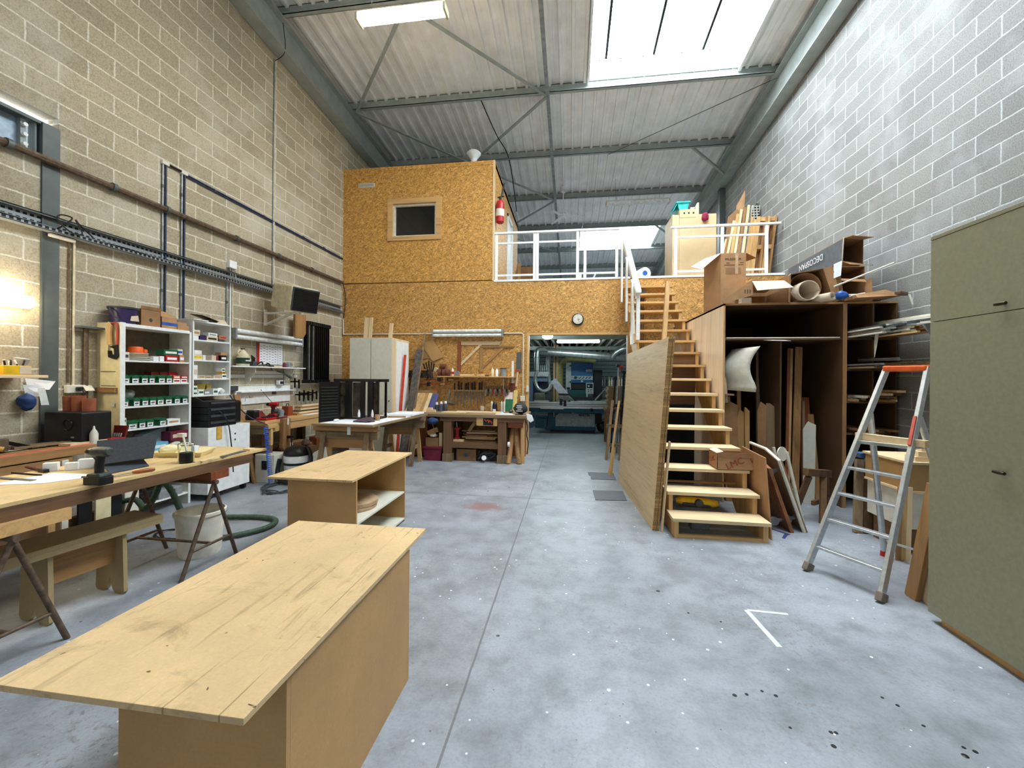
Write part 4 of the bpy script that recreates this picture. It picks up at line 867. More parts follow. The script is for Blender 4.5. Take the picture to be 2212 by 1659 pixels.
# shelf above it with boxes, things hung on the wall
t = thing('wall_plank_shelf', 'rough wood shelf plank on the wall left of the dark column', 'shelf', (-4.8, 2.4, 1.55))
B().box(XL, -4.60, 1.6, 3.06, 1.555, 1.58).build('plank', PALE['Y'], t, .003)
for y in (1.9, 2.8): B().prism([(XL, 1.555), (-4.68, 1.555), (XL, 1.40)], 'XZ', y, y + .02).build('bracket', STEEL_D, t)
t = thing('wooden_case', 'wooden case with a metal latch on the plank shelf', 'case', (-4.7, 2.5, 1.581))
B().box(-4.85, -4.62, 2.0, 2.72, 1.582, 1.655).build('case_body', plain('varnished_wood', (184, 110, 66), .5, 0, .2), t, .003); B().box(-4.62, -4.612, 2.36, 2.42, 1.615, 1.65).build('latch', GALV, t); B().box(-4.62, -4.612, 2.6, 2.66, 1.585, 1.605).build('latch', BLACK, t)
t = thing('pen_tub', 'yellow tub full of black pens on the plank shelf', 'tub', (-4.66, 2.86, 1.581))
B().box(-4.70, -4.61, 2.77, 2.95, 1.582, 1.66).build('tub', YELLOW, t, .004); B().box(-4.61, -4.608, 2.87, 2.945, 1.59, 1.655).build('label', CARD_L, t)
rr = random.Random(5)
for i in range(8): B().cyl((-4.66 + rr.uniform(-.03, .03), 2.79 + i * .019, 1.62), (-4.66 + rr.uniform(-.04, .04), 2.78 + i * .021 + rr.uniform(-.02, .02), 1.69 + rr.uniform(0, .02)), .007, n=8).build('pen', BLACK if i % 3 else OFFW, t)
solo('frosted_tub', 'upside-down frosted plastic tub on the plank shelf at the photo edge', 'tub', B().lathe((-4.8, 2.52, 1.656), [(.07, 0), (.06, .1), (.055, .115), (0, .117)], 20), plain('frosted', (196, 188, 166), .3))
solo('grey_cup', 'grey paper cups leaning on the column end of the plank shelf', 'cup', B().lathe((-4.84, 3.0, 1.582), [(.035, 0), (.05, .11), (.046, .11)], 16).lathe((-4.83, 3.0, 1.62), [(.035, 0), (.05, .11), (.048, .11)], 16, ax=(.2, .1, 1)), GREYP)
for i, (y, z, y2, z2, m, r, lab) in enumerate(((2.55, 1.5, 2.5, 1.22, OLDW['Z'], .022, 'dusty brown mallet hung on the wall under the plank shelf'), (2.62, 1.46, 2.64, 1.2, STEEL_D, .01, 'thin steel rod hung on the wall beside the dusty mallet'), (2.45, 1.42, 2.42, 1.18, GREYW['Z'], .03, 'grey wooden handle hung on the wall at the photo edge'))):
    solo('hung_tool', lab, 'tool', B().cyl((XL + .04, y, z), (XL + .05, y2, z2), r).bar((XL + .03, y - .07, z2 - .02), (XL + .05, y + .08, z2 - .05), .05, .05), m)
solo('rope_coil', 'brown tangled cord coil hung on the wall under the plank shelf', 'cord', B().tube([(XL + .03 + .01 * math.sin(i * 1.7), 2.83 + (.055 + .014 * math.sin(i * 2.3)) * math.cos(i * .55), 1.36 + (.09 + .02 * math.cos(i * 1.1)) * math.sin(i * .55)) for i in range(70)], .006, 6), plain('brown_cord', (96, 62, 42), .9))
solo('small_ledge', 'narrow pale ledge with small fittings on the wall under the plank shelf', 'ledge', B().box(XL, XL + .06, 2.2, 2.70, 1.40, 1.412).box(XL + .01, XL + .04, 2.52, 2.55, 1.412, 1.44).box(XL + .01, XL + .04, 2.6, 2.63, 1.412, 1.43), OFFW)
# below the bench
for i, (y, x, m, w_, h, lab) in enumerate(((2.9, -4.35, PINE['Z'], .05, .84, 'pine post leaning under the left workbench edge'), (3.0, -4.36, OFFW, .05, .84, 'narrow white board standing under the left workbench'), (3.13, -4.37, BLACK, .11, .8, 'tall black case standing between the white boards under the workbench'), (3.26, -4.36, CREAM, .13, .82, 'wide cream board standing under the left workbench'), (3.42, -4.40, BLACK, .1, .78, 'black flat case at the far end under the left workbench'))):
    solo('board' if 'board' in lab or 'post' in lab else 'flat_case', lab, 'board' if 'board' in lab or 'post' in lab else 'case', B().box(x - .02, x, y, y + w_, .0, h), m, None, .003)
for i in range(4): solo('plank', 'wood plank stacked under the left workbench, %s from the bottom' % ORD[i], 'plank', B().box(-4.75, -4.58 + .02 * (i % 2), 1.6, 2.86 - .06 * (i % 2), .30 + i * .10, .385 + i * .10), (OAK if i % 2 else PINE)['Y'], 'planks under the left workbench')
t = thing('white_trolley', 'white stained appliance case near the hose under the workbench end', 'case', (-4.55, 3.62, 0))
B().box(-4.66, -4.42, 3.56, 3.70, .02, .5).build('case_body', OFFW, t, .006); B().box(-4.64, -4.44, 3.55, 3.562, .38, .44).build('vent_panel', GREYP, t)

# ================================================================= long trestle table
t = thing('trestle_table', 'long chipboard table top on rusty steel trestles at the left', 'table', (-3.4, 2.3, 0))
TT = .89
B().prism([(-3.10, .75), (-2.908, 3.624), (-3.77, 3.61), (-3.95, .75)], 'XY', TT - .022, TT).build('table_top', m_mdf('chipboard_top', (214, 186, 134), True), t, .001)
B().slab([(-3.12, .80, TT - .10), (-2.945, 3.45, TT - .10), (-2.945, 3.45, TT - .023), (-3.12, .80, TT - .023)], .03).build('front_rail', OLDW['Y'], t)
B().slab([(-3.85, .80, TT - .10), (-3.72, 3.45, TT - .10), (-3.72, 3.45, TT - .023), (-3.85, .80, TT - .023)], .03).build('back_rail', OLDW['Y'], t)
def steel_trestle(label, x0, x1, y, yf, h):
    t = thing('steel_trestle', label, 'trestle', ((x0 + x1) / 2, y, 0)); r = .015
    B().cyl((x0 - .02, y, h), (x1 + .03, y, h), .019).build('ridge_tube', RUST, t)
    for x in (x0, x1):
        B().cyl((x, y, h - .01), (x, yf[0], 0), r).build('leg', RUST, t); B().cyl((x, y, h - .01), (x, yf[1], 0), r).build('leg', RUST, t)
        k = .72; B().cyl((x, y + (yf[0] - y) * k, h * (1 - k)), (x, y + (yf[1] - y) * k, h * (1 - k)), .011).build('crossbar', RUST, t)
    yc = y + ((yf[0] + yf[1]) / 2 - y) * .72
    B().cyl((x0, yc, h * .28), (x1, yc, h * .28), .011).build('stretcher', RUST, t)
    return t
steel_trestle('rusty steel trestle carrying the far end of the chipboard table, by the white bucket', -3.66, -2.945, 3.07, (2.78, 3.31), .70)
steel_trestle('rusty steel trestle carrying the near end of the chipboard table, by the photo edge', -3.75, -2.99, 1.84, (1.55, 2.09), .70)
solo('packing_block', 'orange-brown timber block on the far rusty trestle under the table', 'timber', B().box(-3.55, -2.925, 3.02, 3.2, .72, .789), REDW['X'])
solo('packing_block', 'wide timber board on the near rusty trestle under the table', 'timber', B().box(-3.7, -2.98, 1.70, 2.1, .72, .789), PINE['X'])
z = TT + .001
# cordless drill, tablet, jar with brush ...
def cordless(label, x, y, z, body, dark, rz=0, s=1.0):
    t = thing('cordless_drill', label, 'drill', (x, y, z), rz); M = TM(t) @ Matrix.Scale(s, 4)
    B(M).prism([(-.075, -.045), (.06, -.045), (.075, -.02), (.075, .03), (.06, .045), (-.075, .045)], 'XY', 0, .055).build('battery', dark, t, .004)
    B(M).prism([(-.06, .055), (.055, .055), (.05, .075), (.035, .08), (-.05, .075)], 'XZ', -.04, .04).build('battery_foot', body, t, .004)
    B(M).tube(smooth([(.0, 0, .07), (-.002, 0, .12), (.004, 0, .16), (.012, 0, .20)], 5), [.026] * 16, 12).build('grip', dark, t)
    B(M).tube([(.085, 0, .225), (.075, 0, .225), (.02, 0, .225), (-.03, 0, .223), (-.05, 0, .222)], [.022, .034, .037, .036, .03], 14).build('motor_housing', body, t)
    B(M).tube([(-.05, 0, .222), (-.07, 0, .222), (-.095, 0, .222), (-.105, 0, .222)], [.028, .027, .02, .008], 14).build('chuck', BLACKM, t)
    B(M).box(-.03, -.015, -.01, .01, .165, .19).build('trigger', dark, t, .003)
    return t
cordless('black and dusty green cordless drill standing on the chipboard table', -2.985, 2.25, z, plain('dusty_green', (60, 68, 64), .5, 0, .3, 30), BLACK, 0, .92)
t = thing('tablet_case', 'dark tablet in a folding stand case on the chipboard table', 'tablet', (-3.3, 2.68, z))
B().slab([(-3.21, 2.49, z), (-3.19, 2.74, z), (-3.36, 2.78, 1.0), (-3.38, 2.50, 1.0)], .006).build('stand_flap', plain('blue_grey_case', (58, 66, 78), .5), t)
B().slab([(-3.28, 2.46, z + .06), (-3.18, 2.76, z + .06), (-3.30, 2.90, z + .21), (-3.42, 2.56, z + .21)], .01).build('tablet_body', CHARC, t)
t = thing('glass_jar', 'glass jar half full of dark brown stain on the chipboard table', 'jar', (-3.04, 2.9, z))
B().lathe((-3.045, 2.91, z), [(.055, .002), (.055, .15), (.05, .155), (.05, .005), (0, .005)], 24).build('jar_glass', GLASS, t)
B().lathe((-3.045, 2.91, z + .006), [(.048, 0), (.048, .075), (0, .076)], 24).build('stain_liquid', plain('dark_stain', (24, 17, 14), .15), t)
B().box(-3.02, -2.99, 2.93, 2.97, z + .09, z + .13).build('paper_label', PAPER, t)
solo('paint_brush', 'small white handled brush standing in the glass jar', 'brush', B().cyl((-3.04, 2.91, z + .09), (-3.10, 2.93, z + .23), .007).box(-3.13, -3.08, 2.91, 2.95, z + .20, z + .23), OFFW)
t = thing('white_tray', 'shallow white plastic tray on the chipboard table', 'tray', (-3.42, 3.2, z))
B().prism([(-3.46, 3.05), (-3.13, 3.12), (-3.22, 3.32), (-3.62, 3.28)], 'XY', z, z + .006).build('tray_base', CREAM, t)
B().slab([(-3.46, 3.05, z), (-3.13, 3.12, z), (-3.10, 3.10, z + .045), (-3.48, 3.02, z + .045)], .003).slab([(-3.13, 3.12, z), (-3.22, 3.32, z), (-3.20, 3.36, z + .045), (-3.10, 3.10, z + .045)], .003).slab([(-3.22, 3.32, z), (-3.62, 3.28, z), (-3.66, 3.31, z + .045), (-3.20, 3.36, z + .045)], .003).slab([(-3.62, 3.28, z), (-3.46, 3.05, z), (-3.48, 3.02, z + .045), (-3.66, 3.31, z + .045)], .003).build('tray_wall', CREAM, t)
solo('white_rag', 'crumpled cream rag lying in the white tray', 'rag', crumple((-3.48, 3.17, z + .007), .085, 14, .5), CREAM)
t = thing('chisel', 'chisel with a varnished wooden handle on the chipboard table', 'chisel', (-3.05, 2.5, z))
B().tube([(-3.045, 2.50, z + .014), (-3.03, 2.53, z + .014), (-3.01, 2.58, z + .016), (-2.995, 2.615, z + .014)], [.009, .013, .015, .011], 12).build('handle', plain('varnished_handle', (150, 84, 40), .3), t); B().bar((-3.11, 2.39, z + .003), (-3.045, 2.50, z + .012), .016, .005).build('blade', GALV, t)
t = thing('bench_knife', 'dark wedge blade with a light block at the far table end', 'knife', (-2.94, 3.3, z)); B().slab([(-2.96, 3.14, z), (-2.93, 3.14, z), (-2.95, 3.42, z), (-3.0, 3.42, z)], .008).build('blade', STEEL_D, t); B().box(-3.0, -2.93, 3.44, 3.5, z, z + .022).build('block', PALE['X'], t)
solo('wood_slips', 'two thin wood slips lying right of the glass jar', 'strip', B().bar((-2.98, 2.92, z + .005), (-2.965, 3.08, z + .005), .02, .008).bar((-2.95, 2.95, z + .004), (-2.99, 3.12, z + .004), .018, .006), PALE['Y'])
solo('paper_sheet', 'white drawing sheet lying on the chipboard table', 'paper', B().prism([(-3.62, 2.10), (-3.34, 2.2), (-3.25, 2.36), (-3.30, 2.46), (-3.62, 2.44)], 'XY', z, z + .0015), PAPER)
for i, (x, y, s) in enumerate(((-3.72, 2.50, .06), (-3.61, 2.55, .055), (-3.575, 2.62, .07))):
    solo('white_cube', 'white foam cube on the chipboard table, %s from the left' % ORD[i], 'cube', B().bar((x - s / 2, y - s / 2, z + s / 2), (x + s / 2, y + s / 2 - .01, z + s / 2), s * .8, s), WHITE, 'foam cubes', .003)
t = thing('screwdriver', 'brown handled brush tool lying behind the paper sheet', 'brush', (-3.8, 2.5, z)); B().tube([(-3.98, 2.52, z + .012), (-3.9, 2.50, z + .014), (-3.76, 2.46, z + .012)], [.008, .014, .01], 10).build('handle', plain('old_red_handle', (104, 60, 46), .4), t); B().bar((-3.76, 2.46, z + .012), (-3.68, 2.44, z + .012), .03, .022).build('head', BLACK, t)
solo('pencil', 'long black pencil lying across the table left of the paper', 'pencil', B().cyl((-3.88, 2.38, z + .005), (-3.6, 2.36, z + .005), .006, n=6), BLACK)
solo('pencil', 'grey flat scraper lying on the left part of the paper sheet', 'scraper', B().bar((-3.8, 2.26, z + .004), (-3.48, 2.24, z + .004), .03, .004), STEEL_D)
solo('blue_rag', 'blue crumpled cloth on the table at the photo edge', 'cloth', crumple((-3.74, 2.10, z), .075, 33, .35), plain('bright_blue_cloth', (40, 92, 176), .7))
solo('black_marker', 'short black pencil stub between the paper and the cordless drill', 'pencil', B().cyl((-3.27, 2.36, z + .005), (-3.17, 2.39, z + .005), .007, n=8), BLACK)
solo('rolled_tape', 'dark dusty tool lying behind the white cubes', 'tool', B().tube(smooth([(-3.50, 2.62, z + .03), (-3.42, 2.66, z + .035), (-3.30, 2.66, z + .03)], 5), .03, 10), OLDW['X'])

# ================================================================= low bench, bucket, hose, cables
DUSTY = m_mdf('dusty_tan_board', (168, 148, 108))
t = thing('sawing_bench', 'low wooden bench with notched end legs under the trestle table', 'bench', (-3.36, 2.4, 0), math.radians(-8)); M = TM(t)
B(M).box(-.16, .16, -.48, .44, .475, .505).build('bench_top', DUSTY, t, .002)
B(M).box(-.16, -.135, -.48, .44, .44, .475).box(.135, .16, -.48, .44, .44, .475).build('edge_rail', DUSTY, t)
for y in (-.20, .20): B(M).prism([(-.13, .475), (-.15, 0.02), (-.13, 0), (-.06, 0), (-.035, .02), (0, .10), (.035, .02), (.06, 0), (.13, 0), (.15, 0.02), (.13, .475)], 'XZ', y - .013, y + .013).build('leg', DUSTY, t)
B(M).box(.02, .045, -.187, .187, .22, .475).build('stretcher_board', OAK['Y'], t)
t = thing('plastic_bucket', 'dirty white plastic bucket on the floor under the trestle table', 'bucket', (-3.27, 3.27, 0))
B().lathe((-3.27, 3.27, 0), [(.15, 0), (.157, .02), (.185, .36), (.195, .36), (.197, .385), (.182, .39), (.178, .36), (.15, .03), (0, .025)], 32).build('bucket_body', BUCKETW, t)
B().tube(arc((-3.27, 3.27, .36), .2, PI * .1, PI * 1.05, 20), .004, 6).build('handle', ZINC, t)
hose = [(-4.5, 3.55, .30), (-4.3, 3.56, .34), (-4.05, 3.46, .30), (-3.9, 3.45, .55), (-3.95, 3.4, .68), (-3.82, 3.48, .50), (-3.7, 3.52, .2), (-3.58, 3.5, .05), (-3.4, 3.48, .03), (-3.2, 3.64, .03), (-3.08, 3.85, .03), (-3.14, 4.06, .03), (-3.4, 4.12, .03), (-3.8, 4.05, .03), (-4.2, 3.95, .03)]
solo('vacuum_hose', 'dark green ribbed hose looping over the floor behind the bucket', 'hose', B().tube(smooth(hose, 7), [.026 + .0016 * (i % 2) for i in range(99)], 10), HOSEG)
solo('floor_cable', 'black cable rings on the floor behind the low bench', 'cable', B().tube([(-3.85 + (.22 + .02 * math.sin(i)) * math.cos(i * .35), 3.6 + (.14 + .02 * math.cos(i * 1.3)) * math.sin(i * .35), .008 + .004 * (i % 3)) for i in range(60)], .006, 6), RUBBER)
solo('floor_cable', 'grey cable bundle looped on the floor beside the vacuum', 'cable', B().tube([(-4.0 + (.26 + .07 * math.sin(i * .41)) * math.cos(i * .33), 5.35 + (.3 + .08 * math.cos(i * .7)) * math.sin(i * .33), .01 + .006 * (i % 4)) for i in range(95)], .008, 6), DGREY)
# drawer unit, toolboxes, plank beyond the tall shelving
t = thing('white_drawer_unit', 'white low cabinet on castors under the small shelving', 'cabinet', (-4.75, 5.0, 0))
B().box(XL + .02, -4.5, 4.6, 5.28, .08, .92).build('cabinet_body', WHITE, t, .003)
for z_ in (.80, .72): B().cyl((-4.499, 5.02, z_), (-4.495, 5.02, z_), .012, n=10).build('hole_plug', DGREY, t)
B().box(-4.5, -4.492, 4.72, 4.80, .76, .92).build('tape_patch', plain('ochre_tape', (206, 160, 70), .7), t)
for x in (-4.9, -4.55):
    for y in (4.66, 5.22): B().cyl((x, y - .02, .04), (x, y + .02, .04), .04, n=12).build('castor', RUBBER, t)
for i in range(4):
    t = thing('tool_drawer_case', 'black drawer case in the stack on the white cabinet, %s from the bottom' % ORD[i], 'tool case', (-4.75, 4.83, .921 + i * .085), 0, 'black drawer cases')
    B().box(-4.93, -4.52, 4.62, 5.06, .922 + i * .085, 1.003 + i * .085).build('case_body', BLACK, t, .006); B().box(-4.52, -4.51, 4.65, 5.03, .965 + i * .085, .99 + i * .085).build('pull_lip', DGREY, t)
solo('black_case', 'tall rounded black case right of the drawer case stack', 'case', B().box(-4.93, -4.62, 5.065, 5.27, .922, 1.24), BLACK, None, .03)
solo('plank', 'brown plank leaning against the wall beside the black cases', 'plank', B().bar((-4.60, 5.52, .0), (-4.90, 5.48, 1.30), .10, .03, (1, 0, 0)), OAK['Z'])
solo('cable', 'black cable hanging from the small shelving past the black cases', 'cable', B().tube(smooth([(-4.71, 4.61, 1.31), (-4.6, 4.72, 1.2), (-4.47, 4.84, 1.02), (-4.45, 4.9, .7), (-4.44, 4.93, .3)], 6), .008, 6), RUBBER)
solo('cable', 'grey-blue cable hanging from the small shelving corner to the coiled hose', 'cable', B().tube(smooth([(-4.72, 5.17, 1.31), (-4.68, 5.26, 1.15), (-4.62, 5.42, .98), (-4.5, 5.5, .90), (-4.40, 5.50, .86)], 6), .008, 6), BLUEC)
b = []
for i in range(260):
    s = i / 259; b.append((-4.36 + .10 * s + .028 * math.cos(i * .75), 5.42 - .02 * s + .028 * math.sin(i * .75), .84 - .80 * s))
solo('coiled_air_hose', 'blue coiled air hose hanging down beside the wooden bench', 'hose', B().tube(b, .006, 6), plain('bright_blue_hose', (36, 92, 190), .4))
t = thing('shop_vacuum', 'white and black drum vacuum cleaner on the floor', 'vacuum cleaner', (-4.05, 5.55, 0))
B().lathe((-4.08, 5.72, 0), [(.16, .05), (.17, .08), (.175, .26), (.18, .28), (.18, .40), (.165, .44)], 28).build('drum', WHITE, t)
B().lathe((-4.08, 5.72, .262), [(.181, 0), (.181, .035)], 28).build('band', BLACK, t)
B().lathe((-4.08, 5.72, .40), [(.185, 0), (.185, .04), (.15, .10), (.08, .13), (0, .13)], 28).build('motor_head', BLACK, t)
B().tube(smooth([(-4.0, 5.75, .45), (-3.92, 5.74, .5), (-3.84, 5.70, .35), (-3.83, 5.6, .12), (-3.95, 5.5, .05), (-4.15, 5.48, .05), (-4.27, 5.55, .15), (-4.27, 5.6, .35)], 6), .03, 10).build('hose', BLACK, t)
for a in range(4): B().cyl((-4.08 + .15 * math.cos(a * 1.57 + .7), 5.72 + .15 * math.sin(a * 1.57 + .7), 0), (-4.08 + .15 * math.cos(a * 1.57 + .7), 5.72 + .15 * math.sin(a * 1.57 + .7), .06), .025).build('castor', BLACK, t)
t = thing('white_case', 'white electrical case with a dark vent under the wooden bench', 'case', (-4.4, 5.6, 0))
B().box(-4.62, -4.30, 5.52, 5.8, .0, .42).build('case_body', OFFW, t, .01); B().box(-4.50, -4.42, 5.51, 5.522, .2, .33).build('vent', BLACK, t)
# ================================================================= carpenter's bench by the left wall
t = thing('carpenters_bench', 'old dark carpenter bench with a tall leg vise along the left wall', 'workbench', (-4.7, 6.4, 0))
B().box(XL + .01, -4.44, 5.50, 7.15, .85, .915).build('bench_top', PINE['Y'], t, .003)
B().box(XL + .01, -4.46, 5.5, 5.54, .72, .85).build('end_apron', GREYW['X'], t)
B().box(-4.475, -4.45, 5.54, 7.15, .735, .85).build('front_apron', PINE['Y'], t)
for y in (5.60, 6.95): B().box(-4.57, -4.47, y, y + .1, 0, .74).build('leg', OLDW['Z'], t); B().box(XL + .02, XL + .12, y, y + .1, 0, .74).build('leg', OLDW['Z'], t)
B().box(-4.56, -4.48, 5.7, 6.95, .22, .34).build('stretcher', OLDW['Y'], t)
B().box(XL + .06, -4.48, 5.62, 7.05, .34, .36).build('shelf', OLDW['Y'], t)
v = B().prism([(5.82, .92), (5.98, .92), (5.98, .05), (5.86, .05), (5.85, .42), (5.80, .48)], 'YZ', -4.44, -4.38).build('leg_vise', OAK['Z'], t, .004)
B().cyl((-4.38, 5.91, .63), (-4.30, 5.91, .63), .022).cyl((-4.31, 5.91, .64), (-4.31, 5.91, .42), .009).build('vise_screw', BLACKM, v)
B().box(-4.46, -4.40, 5.52, 5.72, .80, .86).build('end_vise', PINE['Y'], t, .004)
B().box(-4.445, -4.41, 5.58, 5.63, .55, .80).build('hanging_peg', PINE['Z'], t)
B().slab([(-4.378, 5.90, .92), (-4.378, 5.94, .92), (-4.378, 5.94, .83), (-4.378, 5.92, .81), (-4.378, 5.90, .83)], .002).build('paper_tag', PINK, t)
z = .916
cordless('red and black cordless drill standing on the carpenter bench', -4.58, 5.84, z, RED, plain('dark_red_black', (60, 24, 24), .5), math.radians(10), 1.0)
t = thing('battery_charger', 'black battery charger on the near end of the carpenter bench', 'charger', (-4.72, 5.56, z)); B().box(-4.80, -4.66, 5.54, 5.66, z, z + .12).build('charger_body', BLACK, t, .012); B().box(-4.80, -4.66, 5.56, 5.66, z + .12, z + .15).build('charger_top', DGREY, t, .008)
def heap(name, label, cat, m, x0, x1, y0, y1, z, n, seed, s=(.05, .12), grp=None):
    r_ = random.Random(seed); b = B()
    for i in range(n):
        x, y, l, a = r_.uniform(x0, x1), r_.uniform(y0, y1), r_.uniform(*s), r_.uniform(0, PI)
        h = .012 + .02 * r_.random()
        b.bar((x - l / 2 * math.cos(a), y - l / 2 * math.sin(a), z + h), (x + l / 2 * math.cos(a), y + l / 2 * math.sin(a), z + h), r_.uniform(.02, .04), h * 2)
    return solo(name, label, cat, b, m)
t = thing('open_red_case', 'open red plastic tool case lying on the carpenter bench', 'tool case', (-4.6, 5.66, z)); B().box(-4.64, -4.47, 5.56, 5.80, z, z + .035).build('case_base', RED, t, .006); B().slab([(-4.66, 5.58, z + .02), (-4.64, 5.78, z + .02), (-4.76, 5.82, z + .11), (-4.78, 5.62, z + .11)], .015).build('case_lid', DRED, t)
B().bar((-4.58, 5.6, z + .045), (-4.5, 5.72, z + .045), .03, .02).build('tool_insert', BLACK, t)
solo('white_tub', 'white tub with a yellow label behind the open red case', 'tub', B().lathe((-4.82, 5.86, z), [(.05, 0), (.055, .10), (.05, .10), (.048, .02)], 18), WHITE)
solo('brown_box', 'grey-brown carton behind the open red case on the carpenter bench', 'box', B().box(-4.93, -4.83, 5.70, 5.80, z, z + .09), CARD_D)
t = thing('router', 'grey hand router with knobs on the carpenter bench', 'router', (-4.62, 6.08, z)); B().lathe((-4.64, 6.1, z), [(.07, 0), (.07, .012), (.04, .02), (.045, .09), (.035, .12), (0, .125)], 18).build('motor', GREYP, t)
for s in (-1, 1): B().lathe((-4.64, 6.1 + s * .075, z + .03), [(.02, 0), (.024, .02), (.014, .04)], 10).build('knob', BLACK, t)
solo('belt_sander', 'dark sander behind the grey router on the carpenter bench', 'sander', B().box(-4.82, -4.70, 6.05, 6.22, z, z + .06).cyl((-4.76, 6.06, z + .09), (-4.76, 6.2, z + .09), .035), DGREY, None, .008)
t = thing('amber_bottle', 'square orange-brown can with a handle on the carpenter bench', 'can', (-4.72, 6.3, z)); B().box(-4.78, -4.66, 6.3, 6.42, z, z + .16).build('can_body', plain('amber', (150, 66, 36), .4), t, .008); B().tube([(-4.72, 6.33, z + .16), (-4.72, 6.34, z + .2), (-4.72, 6.38, z + .2), (-4.72, 6.40, z + .16)], .006, 6).build('handle', BLACK, t)
solo('steel_rod', 'thin steel rod leaning from the carpenter bench to the wall', 'rod', B().cyl((-4.7, 6.25, z), (-4.94, 6.02, 1.36), .006, n=6), STEEL_D)
for i in range(6): solo('wood_offcut', 'flat pale wood piece stacked on the carpenter bench, %s from the bottom' % ORD[i], 'wood piece', B().bar((-4.66 + .02 * (i % 2), 6.42 + .03 * i, z + .012 + .027 * i), (-4.62 - .02 * (i % 3), 7.0 + .02 * i, z + .012 + .027 * i), .16 - .015 * i, .024), (OAK, PALE, OLDW, PALE, OAK, PALE)[i]['Y'], 'wood pieces on the carpenter bench')
solo('dark_pliers', 'dark flat tool at the front edge of the carpenter bench', 'tool', B().bar((-4.47, 5.78, z + .01), (-4.52, 6.05, z + .01), .06, .02), MAROON)
solo('white_cloth', 'white sheet of paper lying at the far end of the carpenter bench', 'paper', B().box(-4.62, -4.45, 6.5, 7.1, z, z + .003), PAPER)
# on the lower shelf
for i in range(5): solo('wood_offcut', 'dark board on the lower shelf of the carpenter bench, %s from the bottom' % ORD[i], 'wood piece', B().bar((-4.62 + .03 * (i % 2), 6.06, .374 + i * .026), (-4.6 - .02 * (i % 2), 6.86 - .07 * i, .374 + i * .026), .13, .022), (OLDW, OAK, REDW, OLDW, OAK)[i]['Y'], 'boards on the carpenter bench shelf')
solo('fittings_heap', 'heap of brown metal fittings on the lower shelf of the carpenter bench', 'fittings', crumple((-4.52, 6.55, .362), .09, 21, .8), RUST)
solo('white_carton', 'small white carton on the lower shelf behind the leg vise', 'box', B().box(-4.56, -4.47, 6.02, 6.16, .362, .50), WHITE)
t = thing('marked_box', 'brown wooden box marked A16 in red on the lower bench shelf', 'box', (-4.52, 6.88, .34)); B().box(-4.62, -4.47, 6.80, 6.98, .345, .50).build('box_body', REDW['Y'], t, .004)
text('lettering', 'A16', plain('red_ink', (150, 40, 34), .7), t, (-4.469, 6.89, .42), (0, 1, 0), (0, 0, 1), .09)
t = solo('notched_board', 'white board with a notched top edge standing below the carpenter bench', 'board', B().prism([(6.02, .0), (7.05, .0), (7.05, .32), (6.62, .26), (6.56, .22), (6.46, .22), (6.40, .25), (6.02, .21)], 'YZ', -4.40, -4.385), LAMIN)
solo('white_post', 'white narrow board leaning at the far end of the carpenter bench', 'board', B().bar((-4.40, 7.02, .2), (-4.44, 6.98, .8), .16, .02, (1, 0, 0)), OFFW)
# ================================================================= glue-up table in the middle
t = thing('sawhorse_table', 'board table on two timber sawhorses carrying black metal parts', 'table', (-3.15, 6.4, 0))
B().prism([(-3.70, 5.50), (-2.74, 5.46), (-2.62, 7.36), (-3.5, 7.36)], 'XY', .872, .90).build('table_top', GREYW['X'], t, .002)
B().prism([(-3.60, 5.56), (-2.78, 5.52), (-2.70, 6.9), (-3.5, 6.9)], 'XY', .901, .905).build('white_sheet', PAPER, t)
def sawhorse(label, x0, x1, y, h):
    t = thing('sawhorse', label, 'sawhorse', ((x0 + x1) / 2, y, 0))
    B().box(x0, x1, y - .04, y + .04, h - .13, h).build('beam', GREYW['X'], t, .003)
    for x in (x0 + .14, x1 - .16):
        for s in (-1, 1): B().bar((x, y + s * .03, h - .03), (x, y + s * .23, 0), .075, .03, (0, 1, 0)).build('leg', (GREYW if s < 0 else PINE)['Z'], t)
        B().bar((x, y - .14, h * .4), (x, y + .14, h * .4), .03, .06).build('tie', GREYW['Y'], t)
    B().box(x0 + .1, x1 - .1, y - .015, y + .015, h - .26, h - .13).build('web', OAK['X'], t)
    return t
sawhorse('dusty timber sawhorse under the near end of the board table', -3.76, -2.78, 5.72, .79)
sawhorse('dusty timber sawhorse under the far end of the board table', -3.45, -2.62, 7.2, .79)
solo('batten', 'timber batten across the near sawhorse under the board table', 'batten', B().box(-3.74, -2.78, 5.60, 5.70, .791, .871), OAK['X'])
solo('batten', 'timber batten across the far sawhorse under the board table', 'batten', B().box(-3.45, -2.60, 7.12, 7.22, .791, .871), GREYW['X'])
solo('paper_roll_bit', 'white folded tape hanging on the near batten of the board table', 'tape', B().box(-3.2, -3.15, 5.592, 5.6, .74, .86), WHITE)
zt_ = .906
t = thing('display_case', 'black metal display case with vertical bars on the board table', 'metal case', (-3.35, 6.3, zt_))
B().box(-3.74, -2.98, 6.12, 6.5, 1.50, 1.545).build('top_frame', BLACKM, t, .004); B().box(-3.72, -3.0, 6.14, 6.48, zt_, zt_ + .03).build('base_frame', BLACKM, t)
for x, w_ in ((-3.70, .08), (-3.50, .11), (-3.26, .07), (-3.13, .09), (-3.0, .02)): B().box(x - w_ / 2, x + w_ / 2, 6.14, 6.17, zt_ + .03, 1.5).build('bar', BLACKM, t)
for x, w_ in ((-3.61, .10), (-3.37, .14), (-3.06, .10)): B().box(x - w_ / 2, x + w_ / 2, 6.17, 6.175, zt_ + .04, 1.49).build('pane', plain('bronze_pane_%d' % int(-x * 100), (74, 66, 56), .12, .3, .4, 9, .8), t)
